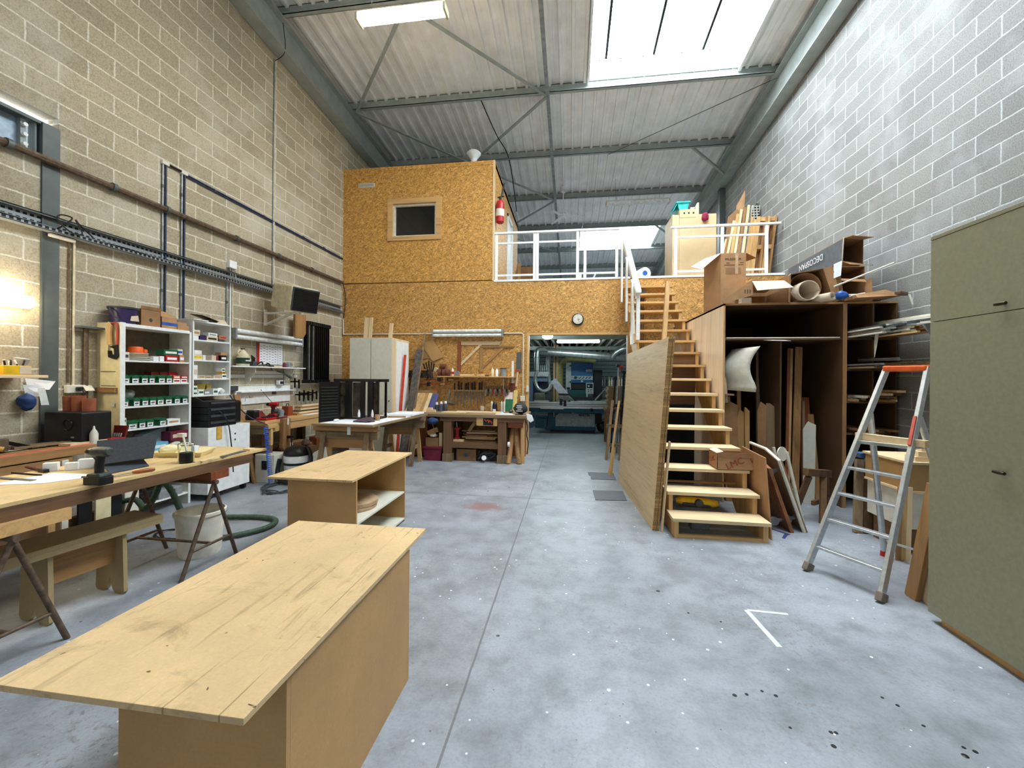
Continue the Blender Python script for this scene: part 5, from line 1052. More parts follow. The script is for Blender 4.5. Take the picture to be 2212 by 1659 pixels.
for x in (-3.68, -3.4, -3.18, -3.02): B().box(x - .015, x + .015, 6.45, 6.48, zt_ + .03, 1.5).build('bar', BLACKM, t)
B().cyl((-2.98, 6.3, 1.49), (-2.91, 6.3, 1.49), .004, n=6).build('pin', STEEL_D, t)
t = thing('louvred_panel', 'black perforated metal panel standing at the left of the board table', 'panel', (-3.7, 5.85, .9))
B().slab([(-3.72, 5.70, zt_ - .03), (-3.56, 5.98, zt_ - .03), (-3.56, 5.98, 1.50), (-3.72, 5.70, 1.50)], .015).build('panel', BLACKM, t)
for i in range(11): B().slab([(-3.697, 5.712, .96 + i * .045), (-3.567, 5.942, .96 + i * .045), (-3.567, 5.942, .972 + i * .045), (-3.697, 5.712, .972 + i * .045)], (.014, -.008, 0)).build('louvre', plain('louvre_black_%d' % i, (40, 42, 44), .5) if i == 0 else MATS['louvre_black_0'], t)
solo('pale_lath', 'pale lath standing between the perforated panel and the black case', 'lath', B().box(-3.66, -3.64, 6.02, 6.04, .901, 1.2), PALE['Z'])
for i, x in enumerate((-3.25, -3.03)): 
    t = thing('glue_bottle', 'small white pointed bottle in front of the black case, %s one' % ('left' if i == 0 else 'right'), 'bottle', (x, 6.02, zt_)); B().lathe((x, 6.02, zt_ + .05), [(.018, 0), (.02, .05), (.012, .09), (.004, .12)], 14).build('bottle_body', WHITE, t); B().lathe((x, 6.02, zt_), [(.022, 0), (.022, .05)], 14).build('black_base', BLACK, t)
solo('purple_rag', 'purple-brown cloth crumpled on the board table', 'cloth', B().slab([(-3.2, 5.75, zt_), (-2.98, 5.72, zt_), (-2.9, 5.85, zt_), (-3.0, 5.95, zt_ + .05), (-3.12, 5.93, zt_ + .03)], .02).slab([(-3.1, 5.72, zt_ + .01), (-2.9, 5.74, zt_ + .02), (-2.94, 5.86, zt_ + .06), (-3.08, 5.84, zt_ + .05)], .01), plain('aubergine_cloth', (84, 68, 76), .8), None, .01)
solo('paper_cup', 'brown paper cup behind the purple cloth', 'cup', B().lathe((-2.96, 6.05, zt_), [(.035, 0), (.04, .09), (.036, .09)], 16), CARD)
solo('white_rag', 'white crumpled tissue on the board table near the louvred panel', 'tissue', crumple((-3.48, 5.78, zt_), .05, 41, .4), WHITE)
solo('white_board', 'long white board lying at the far right of the board table', 'board', B().prism([(-3.15, 6.75), (-2.68, 6.78), (-2.66, 7.3), (-3.13, 7.3)], 'XY', .91, .945), PAPER, None, .004)
solo('white_tissue', 'white crumpled paper at the left end of the long white board', 'paper', crumple((-3.14, 6.72, zt_), .05, 44, .7), WHITE)
solo('wood_rod', 'brown turned rod lying in front of the long white board', 'rod', B().cyl((-3.0, 6.5, zt_ + .012), (-2.72, 6.58, zt_ + .012), .015), OAK['X'])
# ================================================================= tall cabinet and boards behind
t = thing('wardrobe', 'tall plain grey-beige two door cabinet against the strand board wall', 'cabinet', (-3.8, 7.9, 0))
B().box(-4.21, -3.37, 7.47, 8.25, .0, 2.32).build('body', LAMIN, t, .002)
for x0, x1 in ((-4.22, -3.80), (-3.785, -3.36)): B().box(x0, x1, 7.445, 7.468, .06, 2.325).build('door', LAMIN, t, .003)
B().box(-3.365, -3.355, 7.45, 8.26, .0, 2.325).build('edge_strip', PALE['Z'], t); B().box(-3.37, -3.345, 7.62, 8.2, .0, 2.28).build('side_panel', WHITE, t)
B().cyl((-3.41, 7.44, 1.12), (-3.41, 7.425, 1.12), .012, n=10).build('knob', BRASS, t)
for i, (x, y, h, w_) in enumerate(((-4.12, 7.9, 2.78, .10), (-4.03, 7.9, 2.78, .06), (-3.60, 7.9, 2.66, .07))): solo('plank', 'pale plank standing upright on top of the tall cabinet, %s from the left' % ORD[i], 'plank', B().bar((x - .01, y, 2.326), (x + .02, y, h), w_, .03, (0, 1, 0)), PALE['Z'], 'planks on the tall cabinet')
solo('orange_level', 'long orange-red spirit level leaning beside the tall cabinet', 'spirit level', B().bar((-3.315, 7.6, .0), (-3.29, 7.9, 2.02), .045, .025, (0, 1, 0)), plain('red_orange_level', (204, 62, 38), .4))
solo('dark_plank', 'dark grey weathered plank leaning beside the tall cabinet', 'plank', B().bar((-3.24, 7.7, 0), (-3.14, 8.3, 2.15), .13, .03, (0, 1, 0)), plain('weathered_grey', (92, 84, 78), .8, 0, .3, 20))
solo('slim_lath', 'long slim brown lath leaning right of the dark grey plank', 'lath', B().bar((-3.145, 7.72, 0), (-3.06, 8.42, 2.5), .035, .02, (0, 1, 0)), GREYW['Z'])
t = thing('brown_cabinet', 'reddish brown cabinet under the board table by the sawhorse', 'cabinet', (-3.05, 8.1, 0)); B().box(-3.12, -2.79, 7.85, 8.4, .03, .86).build('cabinet_body', REDW['Z'], t, .006); B().box(-3.12, -2.79, 7.86, 8.4, 0, .03).build('plinth', BLACK, t)
for z_ in (.3, .58): B().box(-3.11, -2.80, 7.846, 7.85, z_, z_ + .004).build('drawer_gap', OLDW['X'], t)
# ================================================================= heavy bench under the strand board wall
t = thing('heavy_workbench', 'heavy dark timber workbench under the strand board tool wall', 'workbench', (-1.8, 7.95, 0))
B().box(-2.78, -.80, 7.46, 8.44, .84, .895).build('bench_top', GREYW['X'], t, .004)
B().box(-2.42, -.84, 7.488, 7.53, .765, .84).build('front_apron', OLDW['X'], t)
for x in (-2.36, -1.32):
    for y in (7.5, 8.2): B().box(x, x + .155, y, y + .155, .0, .84).build('leg', OLDW['Z'], t, .004); B().box(x - .012, x + .167, y - .012, y + .167, 0, .15).build('foot_block', GREYW['Z'], t, .004)
B().box(-2.205, -1.32, 7.53, 7.63, .26, .36).build('stretcher', OLDW['X'], t)
B().box(-2.205, -1.32, 7.63, 8.3, .32, .345).build('shelf', OLDW['X'], t)
d = B().box(-1.72, -1.33, 7.48, 7.9, .69, .838).build('drawer', PINE['X'], t, .002)
B().box(-1.59, -1.40, 7.472, 7.48, .705, .835).build('black_plate', BLACK, d)
B().tube([(-1.56, 7.47, .815), (-1.55, 7.47, .785), (-1.525, 7.47, .775), (-1.515, 7.47, .80), (-1.50, 7.47, .81), (-1.495, 7.47, .775)], .006, 6).tube([(-1.49, 7.47, .75), (-1.475, 7.47, .79), (-1.455, 7.47, .79), (-1.46, 7.47, .76), (-1.44, 7.47, .775), (-1.425, 7.47, .755), (-1.43, 7.47, .73)], .006, 6).build('orange_mark', ORANGE, d)
B().box(-1.14, -.86, 7.55, 7.57, .66, .84).build('end_rail', REDW['X'], t)
B().box(-1.12, -.86, 8.0, 8.05, .05, .66).build('back_board', REDW['Z'], t)
B().box(-.90, -.83, 7.56, 7.62, .0, .84).build('end_post', PINE['Z'], t)
# under it
def plank_pile(label, x0, x1, y, z, n, grp, seed, m=(OAK, REDW, PALE, PINE)):
    r_ = random.Random(seed)
    for i in range(n):
        a, b_ = x0 + r_.uniform(0, .12), x1 - r_.uniform(0, .25); yy = y + r_.uniform(-.03, .05)
        solo('wood_offcut', '%s, %s from the bottom' % (label, ORD[i]), 'wood piece', B().bar((a, yy, z + .012 + i * .026), (b_, yy + r_.uniform(-.05, .05), z + .012 + i * .026), .10, .022), m[i % len(m)]['X'], grp)
plank_pile('plank in the pile on the shelf of the heavy bench', -2.08, -1.36, 7.78, .346, 7, 'offcuts on the heavy bench shelf', 4)
plank_pile('board at the back of the heavy bench shelf', -2.15, -1.4, 8.05, .346, 7, 'boards at the back of the heavy bench shelf', 9)
solo('white_offcut', 'pale offcut at the left end of the heavy bench shelf', 'wood piece', B().box(-2.20, -2.0, 7.62, 7.7, .361, .40), PALE['X'])
solo('leaning_offcut', 'short pale board standing tilted on the plank pile', 'wood piece', B().bar((-1.95, 7.82, .53), (-1.84, 7.9, .71), .06, .02, (0, 1, 0)), PINE['Z'])
t = thing('red_clamp', 'red press clamp standing on the heavy bench shelf', 'clamp', (-2.14, 7.7, .36))
B().box(-2.19, -2.09, 7.66, 7.74, .402, .44).box(-2.165, -2.115, 7.67, 7.73, .44, .60).box(-2.19, -2.09, 7.66, 7.74, .58, .62).build('clamp_body', RED, t, .006); B().cyl((-2.15, 7.7, .62), (-2.16, 7.7, .72), .012).build('screw', GALV, t); B().cyl((-2.21, 7.7, .60), (-2.07, 7.7, .62), .012).build('handle', RED, t)
t = thing('moving_box', 'brown carton with a blue diamond print under the heavy bench', 'box', (-1.95, 7.75, 0)); B().box(-2.14, -1.76, 7.64, 7.9, .0, .22).build('box_body', CARD_D, t, .003); B().prism([(-1.99, .11), (-1.95, .07), (-1.91, .11), (-1.95, .15)], 'XZ', 7.637, 7.64).build('printed_diamond', plain('teal_print', (40, 96, 130), .7), t)
b = B(); r_ = random.Random(8)
for k in range(6): b.tube(smooth([(-1.56 + r_.uniform(-.17, .17), 7.68 + r_.uniform(-.08, .1), .03 + r_.uniform(0, .17)) for _ in range(7)], 4), .014, 6)
solo('tangle', 'tangle of black and grey cords under the heavy bench', 'cord', b, DGREY)
solo('white_rag', 'white cup lying in the cord tangle under the heavy bench', 'cup', B().lathe((-1.60, 7.58, .07), [(.04, 0), (.045, .09), (.04, .09)], 14, ax=(.3, -1, .3)), WHITE)
t = thing('plastic_crate', 'dark red plastic crate of offcuts left of the heavy bench', 'crate', (-2.58, 7.65, 0)); B().prism([(-2.74, 0), (-2.42, 0), (-2.40, .24), (-2.76, .24)], 'XZ', 7.53, 7.80).build('crate_body', MAROON, t, .01); B().box(-2.77, -2.39, 7.515, 7.815, .225, .26).build('rim', MAROON, t, .006)
solo('carton', 'brown carton standing in the dark red crate', 'box', B().box(-2.73, -2.48, 7.58, 7.78, .262, .42), CARD_D)
solo('white_bag', 'white plastic bag on the carton in the dark red crate', 'bag', crumple((-2.60, 7.66, .425), .09, 12, .4), WHITE)
solo('wood_block', 'pale wood block standing at the right in the dark red crate', 'block', B().box(-2.47, -2.41, 7.6, 7.68, .262, .52), PALE['Z'])
solo('wood_block', 'wood block tilted on the carton above the dark red crate', 'block', B().bar((-2.72, 7.68, .50), (-2.52, 7.7, .58), .09, .09), PINE['X'], None, .002)
solo('cloth_hat', 'dark blue cap hung on the left end of the heavy bench', 'cap', crumple((-2.55, 7.43, .70), .13, 15, .5), plain('navy_cloth', (40, 60, 104), .8))
solo('thin_rod', 'thin rod standing in the dark red crate', 'rod', B().cyl((-2.52, 7.6, .45), (-2.58, 7.5, .72), .006, n=6), OAK['Z'])
for i, (x, a) in enumerate(((-1.09, -.03), (-.99, .07))): solo('round_post', 'brown timber post leaning under the right end of the heavy bench, %s one' % ('left' if not i else 'right'), 'post', B().cyl((x + a, 7.52, 0), (x - a * .6, 7.75, .62), .048), OAK['Z'])
solo('tape_roll', 'roll of white tape on the right front leg of the heavy bench', 'tape', B().lathe((-1.13, 7.5, .36), [(.018, 0), (.045, 0), (.045, .04), (.018, .04)], 16, ax=(1, 0, 0)), WHITE)
# on the bench
z = .896
t = thing('glued_board', 'glued wood panel leaning at the left end of the heavy bench', 'panel', (-3.05, 8.1, z))
b = [(-3.30, .0), (-3.14, 0), (-3.0, 0), (-2.93, 0), (-2.86, 0)]
for i, m in enumerate((PALE, PINE, OAK, PALE)): B().slab([(b[i][0], 7.95, .87), (b[i + 1][0], 7.95, .87), (b[i + 1][0] + .05, 8.2, 1.24), (b[i][0] + .05, 8.2, 1.24)], .02).build('stave', m['Z'], t)
solo('framed_print', 'dark blue framed print leaning behind the glued wood panel', 'picture', B().slab([(-2.88, 8.1, z), (-2.74, 8.1, z), (-2.71, 8.3, 1.23), (-2.85, 8.3, 1.23)], .012), plain('blue_print', (88, 92, 140), .5))
solo('backing_board', 'brown fibreboard leaning against the wall behind the glued wood panel', 'board', B().slab([(-3.42, 8.25, z), (-2.80, 8.25, z), (-2.78, 8.42, 1.30), (-3.40, 8.42, 1.30)], .008), MDF_D)
solo('orange_bar', 'orange bar standing between the framed print and the cans', 'bar', B().bar((-2.84, 8.34, z), (-2.82, 8.42, 1.34), .035, .02, (0, 1, 0)), ORANGE)
for i, (x, h, m, n) in enumerate(((-2.67, .15, DGREY, 'dark can'), (-2.58, .17, plain('blue_grey_tin', (86, 98, 120), .4), 'blue-grey can'), (-2.49, .18, DGREY, 'dark bottle'))):
    t = thing('glue_can', '%s with a white cap on the heavy bench, %s from the left' % (n, ORD[i]), 'can', (x, 8.05, z)); B().lathe((x, 8.05, z), [(.04, 0), (.042, .01), (.042, h * .8), (.03, h * .88)], 16).build('can_body', m, t); B().lathe((x, 8.05, z + h * .88), [(.028, 0), (.024, .04), (.015, .045)], 12).build('cap', WHITE, t)
solo('wood_blocks', 'light wood clamp on the left end of the heavy bench', 'clamp', B().box(-2.78, -2.6, 7.72, 7.8, z, z + .05).box(-2.76, -2.66, 7.73, 7.79, z + .05, z + .09), PALE['X'], None, .004)
for i, (x0, x1, y) in enumerate(((-2.45, -1.98, 7.62), (-2.2, -1.6, 7.75), (-1.85, -1.3, 7.66))): solo('white_board', 'pale board lying on the heavy bench, %s from the left' % ORD[i], 'board', B().box(x0, x1, y, y + .22, z, z + .02 + .006 * i), PALE['X'], 'boards lying on the heavy bench', .002)
solo('black_strip', 'long black strip lying behind the pale boards on the heavy bench', 'strip', B().box(-2.2, -1.35, 8.05, 8.1, z, z + .025), BLACK)
solo('white_label', 'small white carton on the heavy bench below the tool rack', 'box', B().box(-1.80, -1.74, 8.2, 8.26, z, z + .10), CARD_L)
t = thing('dark_bottle', 'dark bottle with a label on the heavy bench beside white tubes', 'bottle', (-1.47, 8.0, z)); B().lathe((-1.47, 8.0, z), [(.05, 0), (.052, .12), (.04, .18), (.02, .2)], 18).build('bottle_body', BLACK, t); B().box(-1.50, -1.44, 7.946, 7.95, z + .02, z + .07).build('label', PAPER, t)
for i, x in enumerate((-1.56, -1.36, -1.31)): solo('white_tube', 'white cartridge tube standing on the heavy bench, %s from the left' % ORD[i], 'cartridge', B().lathe((x, 8.15, z), [(.022, 0), (.022, .19), (.008, .2), (.006, .22)], 12), OFFW, 'cartridge tubes on the heavy bench')
solo('blue_tape', 'light blue crumpled wipe on the heavy bench', 'wipe', crumple((-1.30, 7.75, z), .05, 3, .4), plain('pale_blue', (150, 196, 226), .7))
solo('white_paper', 'white paper lying on the right part of the heavy bench', 'paper', B().box(-1.38, -1.02, 7.55, 7.8, z, z + .006), PAPER)
solo('dark_router', 'dark hand machine in front of the green folder', 'tool', crumple((-1.13, 7.85, z), .055, 16, .8), DGREY)
t = thing('work_jacket', 'black jacket with white print draped at the right end of the heavy bench', 'jacket', (-.93, 7.7, z)); crumple((-.93, 7.72, z), .155, 25, .75, 14).build('jacket_body', CHARC, t); 
for i, (w_, zz) in enumerate(((.09, 1.06), (.11, 1.03), (.07, 1.0), (.12, .965))): B().box(-.93 - w_ / 2, -.93 + w_ / 2, 7.545, 7.55, zz, zz + .012).build('printed_line', WHITE, t)
solo('white_glove', 'white cloth hanging off the right end of the heavy bench', 'cloth', B().slab([(-.80, 7.56, .93), (-.70, 7.58, .90), (-.66, 7.58, .80), (-.72, 7.57, .76), (-.79, 7.56, .82)], .02), WHITE, None, .006)
t = solo('bench_cable', 'black cable hanging down the right end of the heavy bench', 'cable', B().tube(smooth([(-.80, 7.5, .80), (-.765, 7.47, .7), (-.78, 7.46, .55), (-.75, 7.45, .4), (-.77, 7.45, .2)], 5), .009, 6), RUBBER)
solo('green_folder', 'dark green sheet standing against the wall on the heavy bench', 'sheet', B().slab([(-1.31, 8.26, z), (-1.16, 8.26, z), (-1.16, 8.34, 1.14), (-1.31, 8.34, 1.14)], .01), GREEN)
solo('pink_sheet', 'pale pink sheet standing behind the green one', 'sheet', B().slab([(-1.34, 8.34, z), (-1.17, 8.34, z), (-1.17, 8.43, 1.28), (-1.34, 8.43, 1.28)], .01), PINK)
solo('yellow_board', 'narrow yellow board standing right of the green sheet', 'board', B().slab([(-1.17, 8.32, z), (-1.09, 8.32, z), (-1.07, 8.43, 1.32), (-1.15, 8.43, 1.32)], .015), plain('pale_yellow', (206, 186, 110), .6))
# ---------------------------------------------- tool wall
YW = YB - .004
t = thing('tool_shelf', 'thin wooden shelf on the strand board wall above the tool rack', 'shelf', (-1.95, 8.3, 1.57)); B().box(-2.72, -1.12, 8.18, YW, 1.585, 1.605).build('shelf_board', PINE['X'], t, .002)
for x in (-2.6, -1.25): B().box(x, x + .02, 8.25, YW, 1.48, 1.585).build('bracket', PINE['Z'], t)
z = 1.606
for i, (x, r, h, m, lab) in enumerate(((-2.42, .028, .17, OFFW, 'white glue bottle with a red label on the tool shelf'), (-1.58, .03, .18, CREAM, 'cream cartridge on the right half of the tool shelf'), (-1.49, .032, .16, PAPER, 'white bottle beside the cream cartridge on the tool shelf'))):
    t = thing('glue_bottle', lab, 'bottle', (x, 8.3, z)); B().lathe((x, 8.3, z), [(r, 0), (r, h * .75), (r * .4, h * .9), (r * .25, h)], 14).build('bottle_body', m, t)
    if i == 0: B().lathe((x, 8.3, z + .04), [(r + .001, 0), (r + .001, .05)], 14).build('label', RED, t)
t = thing('grey_tub', 'clear grey tub at the right end of the tool shelf', 'tub', (-1.36, 8.3, z)); B().lathe((-1.36, 8.31, z), [(.06, 0), (.07, .15)], 18).build('tub_body', GREYP, t); B().lathe((-1.36, 8.31, z + .15), [(.074, 0), (.074, .02), (0, .02)], 18).build('lid', DGREY, t)
for i, x in enumerate((-2.69, -2.60, -2.52)): solo('sandpaper_roll', 'brown sandpaper roll on the left of the tool shelf, %s from the left' % ORD[i], 'sandpaper', B().lathe((x, 8.3, z + .07), [(.07, -.035), (.07, .035)], 18, ax=(1, 0, 0)), SAND, 'sandpaper rolls')
solo('sandpaper_roll', 'brown sandpaper roll lying on top of the other rolls', 'sandpaper', B().lathe((-2.63, 8.3, z + .20), [(.055, -.06), (.055, .06)], 18, ax=(1, 0, 0)), SAND)
solo('tape_ring', 'grey tape ring leaning on the tool shelf beside the dark square leg', 'tape', B().lathe((-2.32, 8.3, z + .055), [(.035, -.015), (.055, -.015), (.055, .015), (.035, .015)], 18, ax=(.3, 1, 0)), GREYP)
for i, (x0, x1, m) in enumerate(((-2.25, -1.95, PALE), (-2.2, -2.0, OAK), (-1.9, -1.74, PALE), (-1.85, -1.66, OLDW))): solo('small_tool', 'small wooden handled tool lying on the tool shelf, %s from the left' % ORD[i], 'tool', B().cyl((x0, 8.24 + .03 * i, z + .018), (x1, 8.24 + .02 * i, z + .018), .016), m['X'], 'tools lying on the tool shelf')
# slotted rack with chisels and pliers
t = thing('tool_rack', 'horizontal wooden slat holding pliers and chisels on the wall', 'rack', (-1.85, 8.4, 1.29)); B().box(-2.42, -1.23, 8.40, YW, 1.285, 1.325).build('rack_rail', PINE['X'], t, .002)
for k in range(24):
    x = -2.40 + k * .048; lo = (1.06, .98, 1.12, 1.02, .94, 1.1)[k % 6] if k < 14 else 1.2
    hi = 1.46 + .04 * ((k * 7) % 5) / 4
    t = thing('rack_tool', '%s in the wall rack, %s from the %s' % (('dark chisel' if k % 3 else 'brown handled file') if k < 14 else 'pliers', ORD[k] if k < 12 else ORD[23 - k], 'left' if k < 12 else 'right'), 'hand tool', (x, 8.38, lo), 0, 'hand tools in the wall rack')
    if k < 14:
        B().bar((x, 8.385, 1.30), (x + .02 * math.sin(k * 2), 8.385, lo), .016, .006, (0, 1, 0)).build('blade', STEEL_D, t); B().cyl((x, 8.385, 1.32), (x - .01 * math.sin(k), 8.385, hi), .013, .015, 10).build('handle', (BLACK, OAK['Z'], BLACKM)[k % 3], t)
    else:
        B().tube([(x - .02, 8.38, lo), (x - .012, 8.38, 1.3), (x, 8.38, 1.36)], .009, 6).tube([(x + .03, 8.38, lo + .03), (x + .012, 8.38, 1.3), (x, 8.38, 1.36)], .009, 6).build('grips', (GALV, RED, GALV, BLACK)[k % 4], t); B().cyl((x, 8.38, 1.35), (x + .01, 8.38, 1.42), .014, .006, 8).build('jaws', STEEL_D, t)
# hung things
t = thing('frame_square', 'large wooden set square with a dark leg hung on the wall', 'square', (-2, YW, 1.9))
B().box(-2.355, -2.285, YW - .02, YW, 1.70, 2.335).build('dark_leg', REDW['Z'], t); B().prism([(-2.285, 2.26), (-1.47, 2.26), (-1.43, 2.335), (-2.285, 2.335)], 'XZ', YW - .018, YW - .002).build('arm', PALE['X'], t); B().bar((-2.29, YW - .012, 1.85), (-1.86, YW - .012, 2.27), .012, .05, (0, 0, 1)).build('brace', PALE['X'], t)
t = thing('frame_square', 'smaller brown wooden set square hung right of the large one', 'square', (-1.5, YW, 1.9))
B().box(-1.885, -1.81, YW - .018, YW, 1.70, 2.245).build('leg', MDF_D, t); B().prism([(-1.885, 2.20), (-1.17, 2.20), (-1.14, 2.245), (-1.885, 2.245)], 'XZ', YW - .02, YW - .002).build('arm', OAK['X'], t); B().bar((-1.86, YW - .012, 1.76), (-1.40, YW - .012, 2.20), .012, .05, (0, 0, 1)).build('brace', OAK['X'], t)
solo('triangle_board', 'big triangular board hung on the strand board wall', 'board', B().prism([(-3.42, 1.95), (-2.91, 1.98), (-3.14, 2.28)], 'XZ', YW - .012, YW), MDF_D)
solo('triangle_board', 'second triangular board overlapping the big one, tip pointing down', 'board', B().prism([(-3.16, 2.27), (-2.9, 1.91), (-2.66, 2.01), (-2.90, 2.39)], 'XZ', YW - .024, YW - .013), MDF)
t = thing('left_ledge', 'short dark wooden ledge with a bar left of the tool shelf', 'shelf', (-3.2, 8.35, 1.7)); B().box(-3.42, -2.98, 8.25, YW, 1.72, 1.74).build('ledge_board', OAK['X'], t); B().box(-3.42, -3.0, 8.32, 8.34, 1.60, 1.63).build('hanging_bar', OLDW['X'], t)
solo('brown_box', 'brown wooden plane on the short dark ledge', 'plane', B().box(-3.35, -3.05, 8.3, 8.38, 1.741, 1.80), OAK['X'], None, .006)
for k in range(12): solo('spring_clamp', 'black spring clamp hung on the ledge bar, %s from the left' % ORD[k], 'clamp', B().bar((-3.45 + k * .045, 8.26, 1.66), (-3.40 + k * .045, 8.26, 1.57), .02, .03, (0, 1, 0)).bar((-3.40 + k * .045, 8.25, 1.66), (-3.45 + k * .045, 8.25, 1.59), .02, .025, (0, 1, 0)), BLACK, 'spring clamps on the ledge bar')
for k in range(5): solo('black_grip', 'black handled clamp sticking up right of the short ledge, %s from the left' % ORD[k], 'clamp', B().cyl((-3.0 + k * .035, 8.33, 1.70), (-3.06 + k * .06, 8.3, 1.92 - .03 * abs(k - 2)), .014).cyl((-3.0 + k * .03, 8.33, 1.70), (-2.97 + k * .03, 8.3, 1.52 + .03 * (k % 3)), .012), BLACK, 'black handled clamps')
solo('roll_end', 'pale tape roll on the wall between the black clamps and sandpaper', 'tape', B().lathe((-2.80, 8.36, 1.74), [(.02, -.03), (.045, -.03), (.045, .03), (.02, .03)], 16, ax=(.2, 1, 0)), PALE['X'])
for k, (x0, x1, z_, z1) in enumerate(((-3.31, -2.50, 1.42, 1.44), (-3.08, -2.32, 1.52, 1.53))):
    t = thing('bar_clamp', 'long red-orange bar clamp hung level on the wall, %s one' % ('lower' if k == 0 else 'upper'), 'clamp', (x0, 8.42, z_)); B().bar((x0, 8.42, z_), (x1, 8.42, z1), .012, .02).build('bar', plain('red_orange_bar%d' % k, (190, 66, 40), .5), t); B().box(x0 + .3, x0 + .36, 8.39, 8.44, z_ - .03, z_ + .05).build('jaw', BLACK, t); B().cyl((x1 - .22, 8.41, z1 - .005), (x1 - .12, 8.41, z1 + .0), .014).build('handle', PALE['X'], t)
solo('try_square', 'grey try square hung on the wall left of the tool rack', 'square', B().bar((-2.52, 8.44, 1.32), (-2.56, 8.44, 1.06), .035, .012, (0, 1, 0)).bar((-2.56, 8.44, 1.07), (-2.42, 8.44, 1.04), .05, .01, (0, 1, 0)), ZINC)
solo('white_rule', 'long white rule hung upright on the wall', 'rule', B().box(-1.212, -1.165, YW - .006, YW, 1.46, 1.93), WHITE)
solo('brown_square', 'dark red-brown square card below the white rule', 'card', B().box(-1.25, -1.14, YW - .014, YW - .008, 1.31, 1.47), SAND)
t = thing('hand_saw', 'hand saw with a wooden handle hung beside the doorway', 'saw', (-1.07, 8.42, 1.5))
B().prism([(-1.12, 1.74), (-1.015, 1.74), (-1.01, 2.11), (-1.10, 2.11)], 'XZ', YW - .006, YW - .002).build('blade', STEEL_D, t); B().box(-1.135, -1.0, YW - .02, YW, 1.70, 1.76).build('bolster', TERRA, t); B().bar((-1.08, YW - .012, 1.70), (-1.11, YW - .012, 1.40), .035, .025, (0, 1, 0)).build('handle', PALE['Z'], t)
solo('pipe_bit', 'white pipe stub below the tool shelf bracket', 'pipe', B().cyl((-1.37, 8.40, 1.56), (-1.37, 8.40, 1.34), .014), OFFW)
# wall fittings
t = thing('wall_clock', 'round black wall clock above the doorway', 'clock', (.135, YB - .02, 2.775)); c = Vector((.135, YB, 2.775))
B().lathe(c, [(.118, 0), (.118, .035), (.10, .045), (.096, .03)], 32, ax=(0, -1, 0)).build('case', BLACK, t); B().lathe(c, [(.098, .0455), (0, .046)], 32, ax=(0, -1, 0)).build('dial', OFFW, t)
h = B(); yh = YB - .048; h.bar((.135, yh, 2.775), (.175, yh, 2.765), .008, .002, (0, 1, 0)).bar((.135, yh, 2.775), (.165, yh, 2.712), .005, .002, (0, 1, 0)).build('clock_hands', BLACK, t)
g = B()
for k in range(12): a = k * PI / 6; g.bar((.135 + .074 * math.cos(a), yh, 2.775 + .074 * math.sin(a)), (.135 + .086 * math.cos(a), yh, 2.775 + .086 * math.sin(a)), .006, .002, (0, 1, 0))
g.build('hour_marks', DGREY, t)
t = thing('vent_grille', 'small white vent grille on the office box front', 'vent', (-4.44, YB, 5.74)); B().box(-4.62, -4.25, YB - .014, YB - .001, 5.70, 5.79).build('frame', OFFW, t, .003)
for k in range(10): B().box(-4.60 + k * .034, -4.583 + k * .034, YB - .017, YB - .013, 5.715, 5.775).build('slot', GREYP, t)
solo('vent_cowl', 'white mushroom vent on top of the office box', 'vent', B().lathe((-2.13, 8.8, 6.10), [(.06, 0), (.06, .20), (.07, .24), (.15, .34), (.16, .36), (.12, .40), (0, .42)], 24), WHITE)
t = thing('fire_extinguisher', 'red fire extinguisher hung on the side of the office box', 'fire extinguisher', (-1.50, 8.58, 4.9))
B().lathe((-1.50, 8.58, 4.83), [(.05, 0), (.085, .03), (.088, .40), (.07, .46), (.03, .49)], 20).build('cylinder', RED, t); B().lathe((-1.50, 8.58, 4.97), [(.0885, 0), (.0885, .15)], 20).build('label', OFFW, t)
B().cyl((-1.50, 8.58, 5.31), (-1.50, 8.58, 5.38), .025).bar((-1.56, 8.58, 5.38), (-1.42, 8.58, 5.40), .03, .02).build('valve', BLACK, t); B().tube(smooth([(-1.47, 8.58, 5.38), (-1.43, 8.58, 5.56), (-1.41, 8.58, 5.68), (-1.46, 8.58, 5.5), (-1.48, 8.56, 5.3)], 5), .014, 8).build('hose', BLACK, t); B().box(-1.6, -1.58, 8.54, 8.62, 5.1, 5.2).build('wall_hook', STEEL_D, t)
run('conduit', 'white conduit along the strand board wall left of the tube lamp', 'conduit', [(-4.94, YB - .015, 2.5), (-2.9, YB - .015, 2.5)], .012, OFFW)
run('conduit', 'white conduit dropping down the strand board wall in the corner', 'conduit', [(-4.945, YB - .015, 2.5), (-4.955, YB - .015, 2.84)], .012, OFFW)
run('conduit', 'white conduit from the tube lamp to the doorway side and down', 'conduit', [(-1.38, YB - .015, 2.5), (-1.0, YB - .015, 2.5), (-.975, YB - .015, 2.48), (-.97, YB - .015, 1.2)], .012, OFFW)
solo('wall_switch', 'grey switch box at the foot of the white conduit', 'switch', B().box(-1.02, -.925, YB - .05, YB - .001, 1.10, 1.21), OFFW, None, .006)
solo('wall_switch', 'small white switch on the doorway jamb', 'switch', B().box(-.90, -.85, YB - .05, YB - .016, 1.29, 1.42), OFFW, None, .005)
solo('cable', 'black cable dropping from the pipe end to the tray in the corner', 'cable', B().tube(smooth([(-4.94, 8.40, 3.60), (-4.90, 8.43, 3.4), (-4.90, 8.43, 3.1), (-4.93, 8.43, 2.86)], 5), .008, 6), RUBBER)
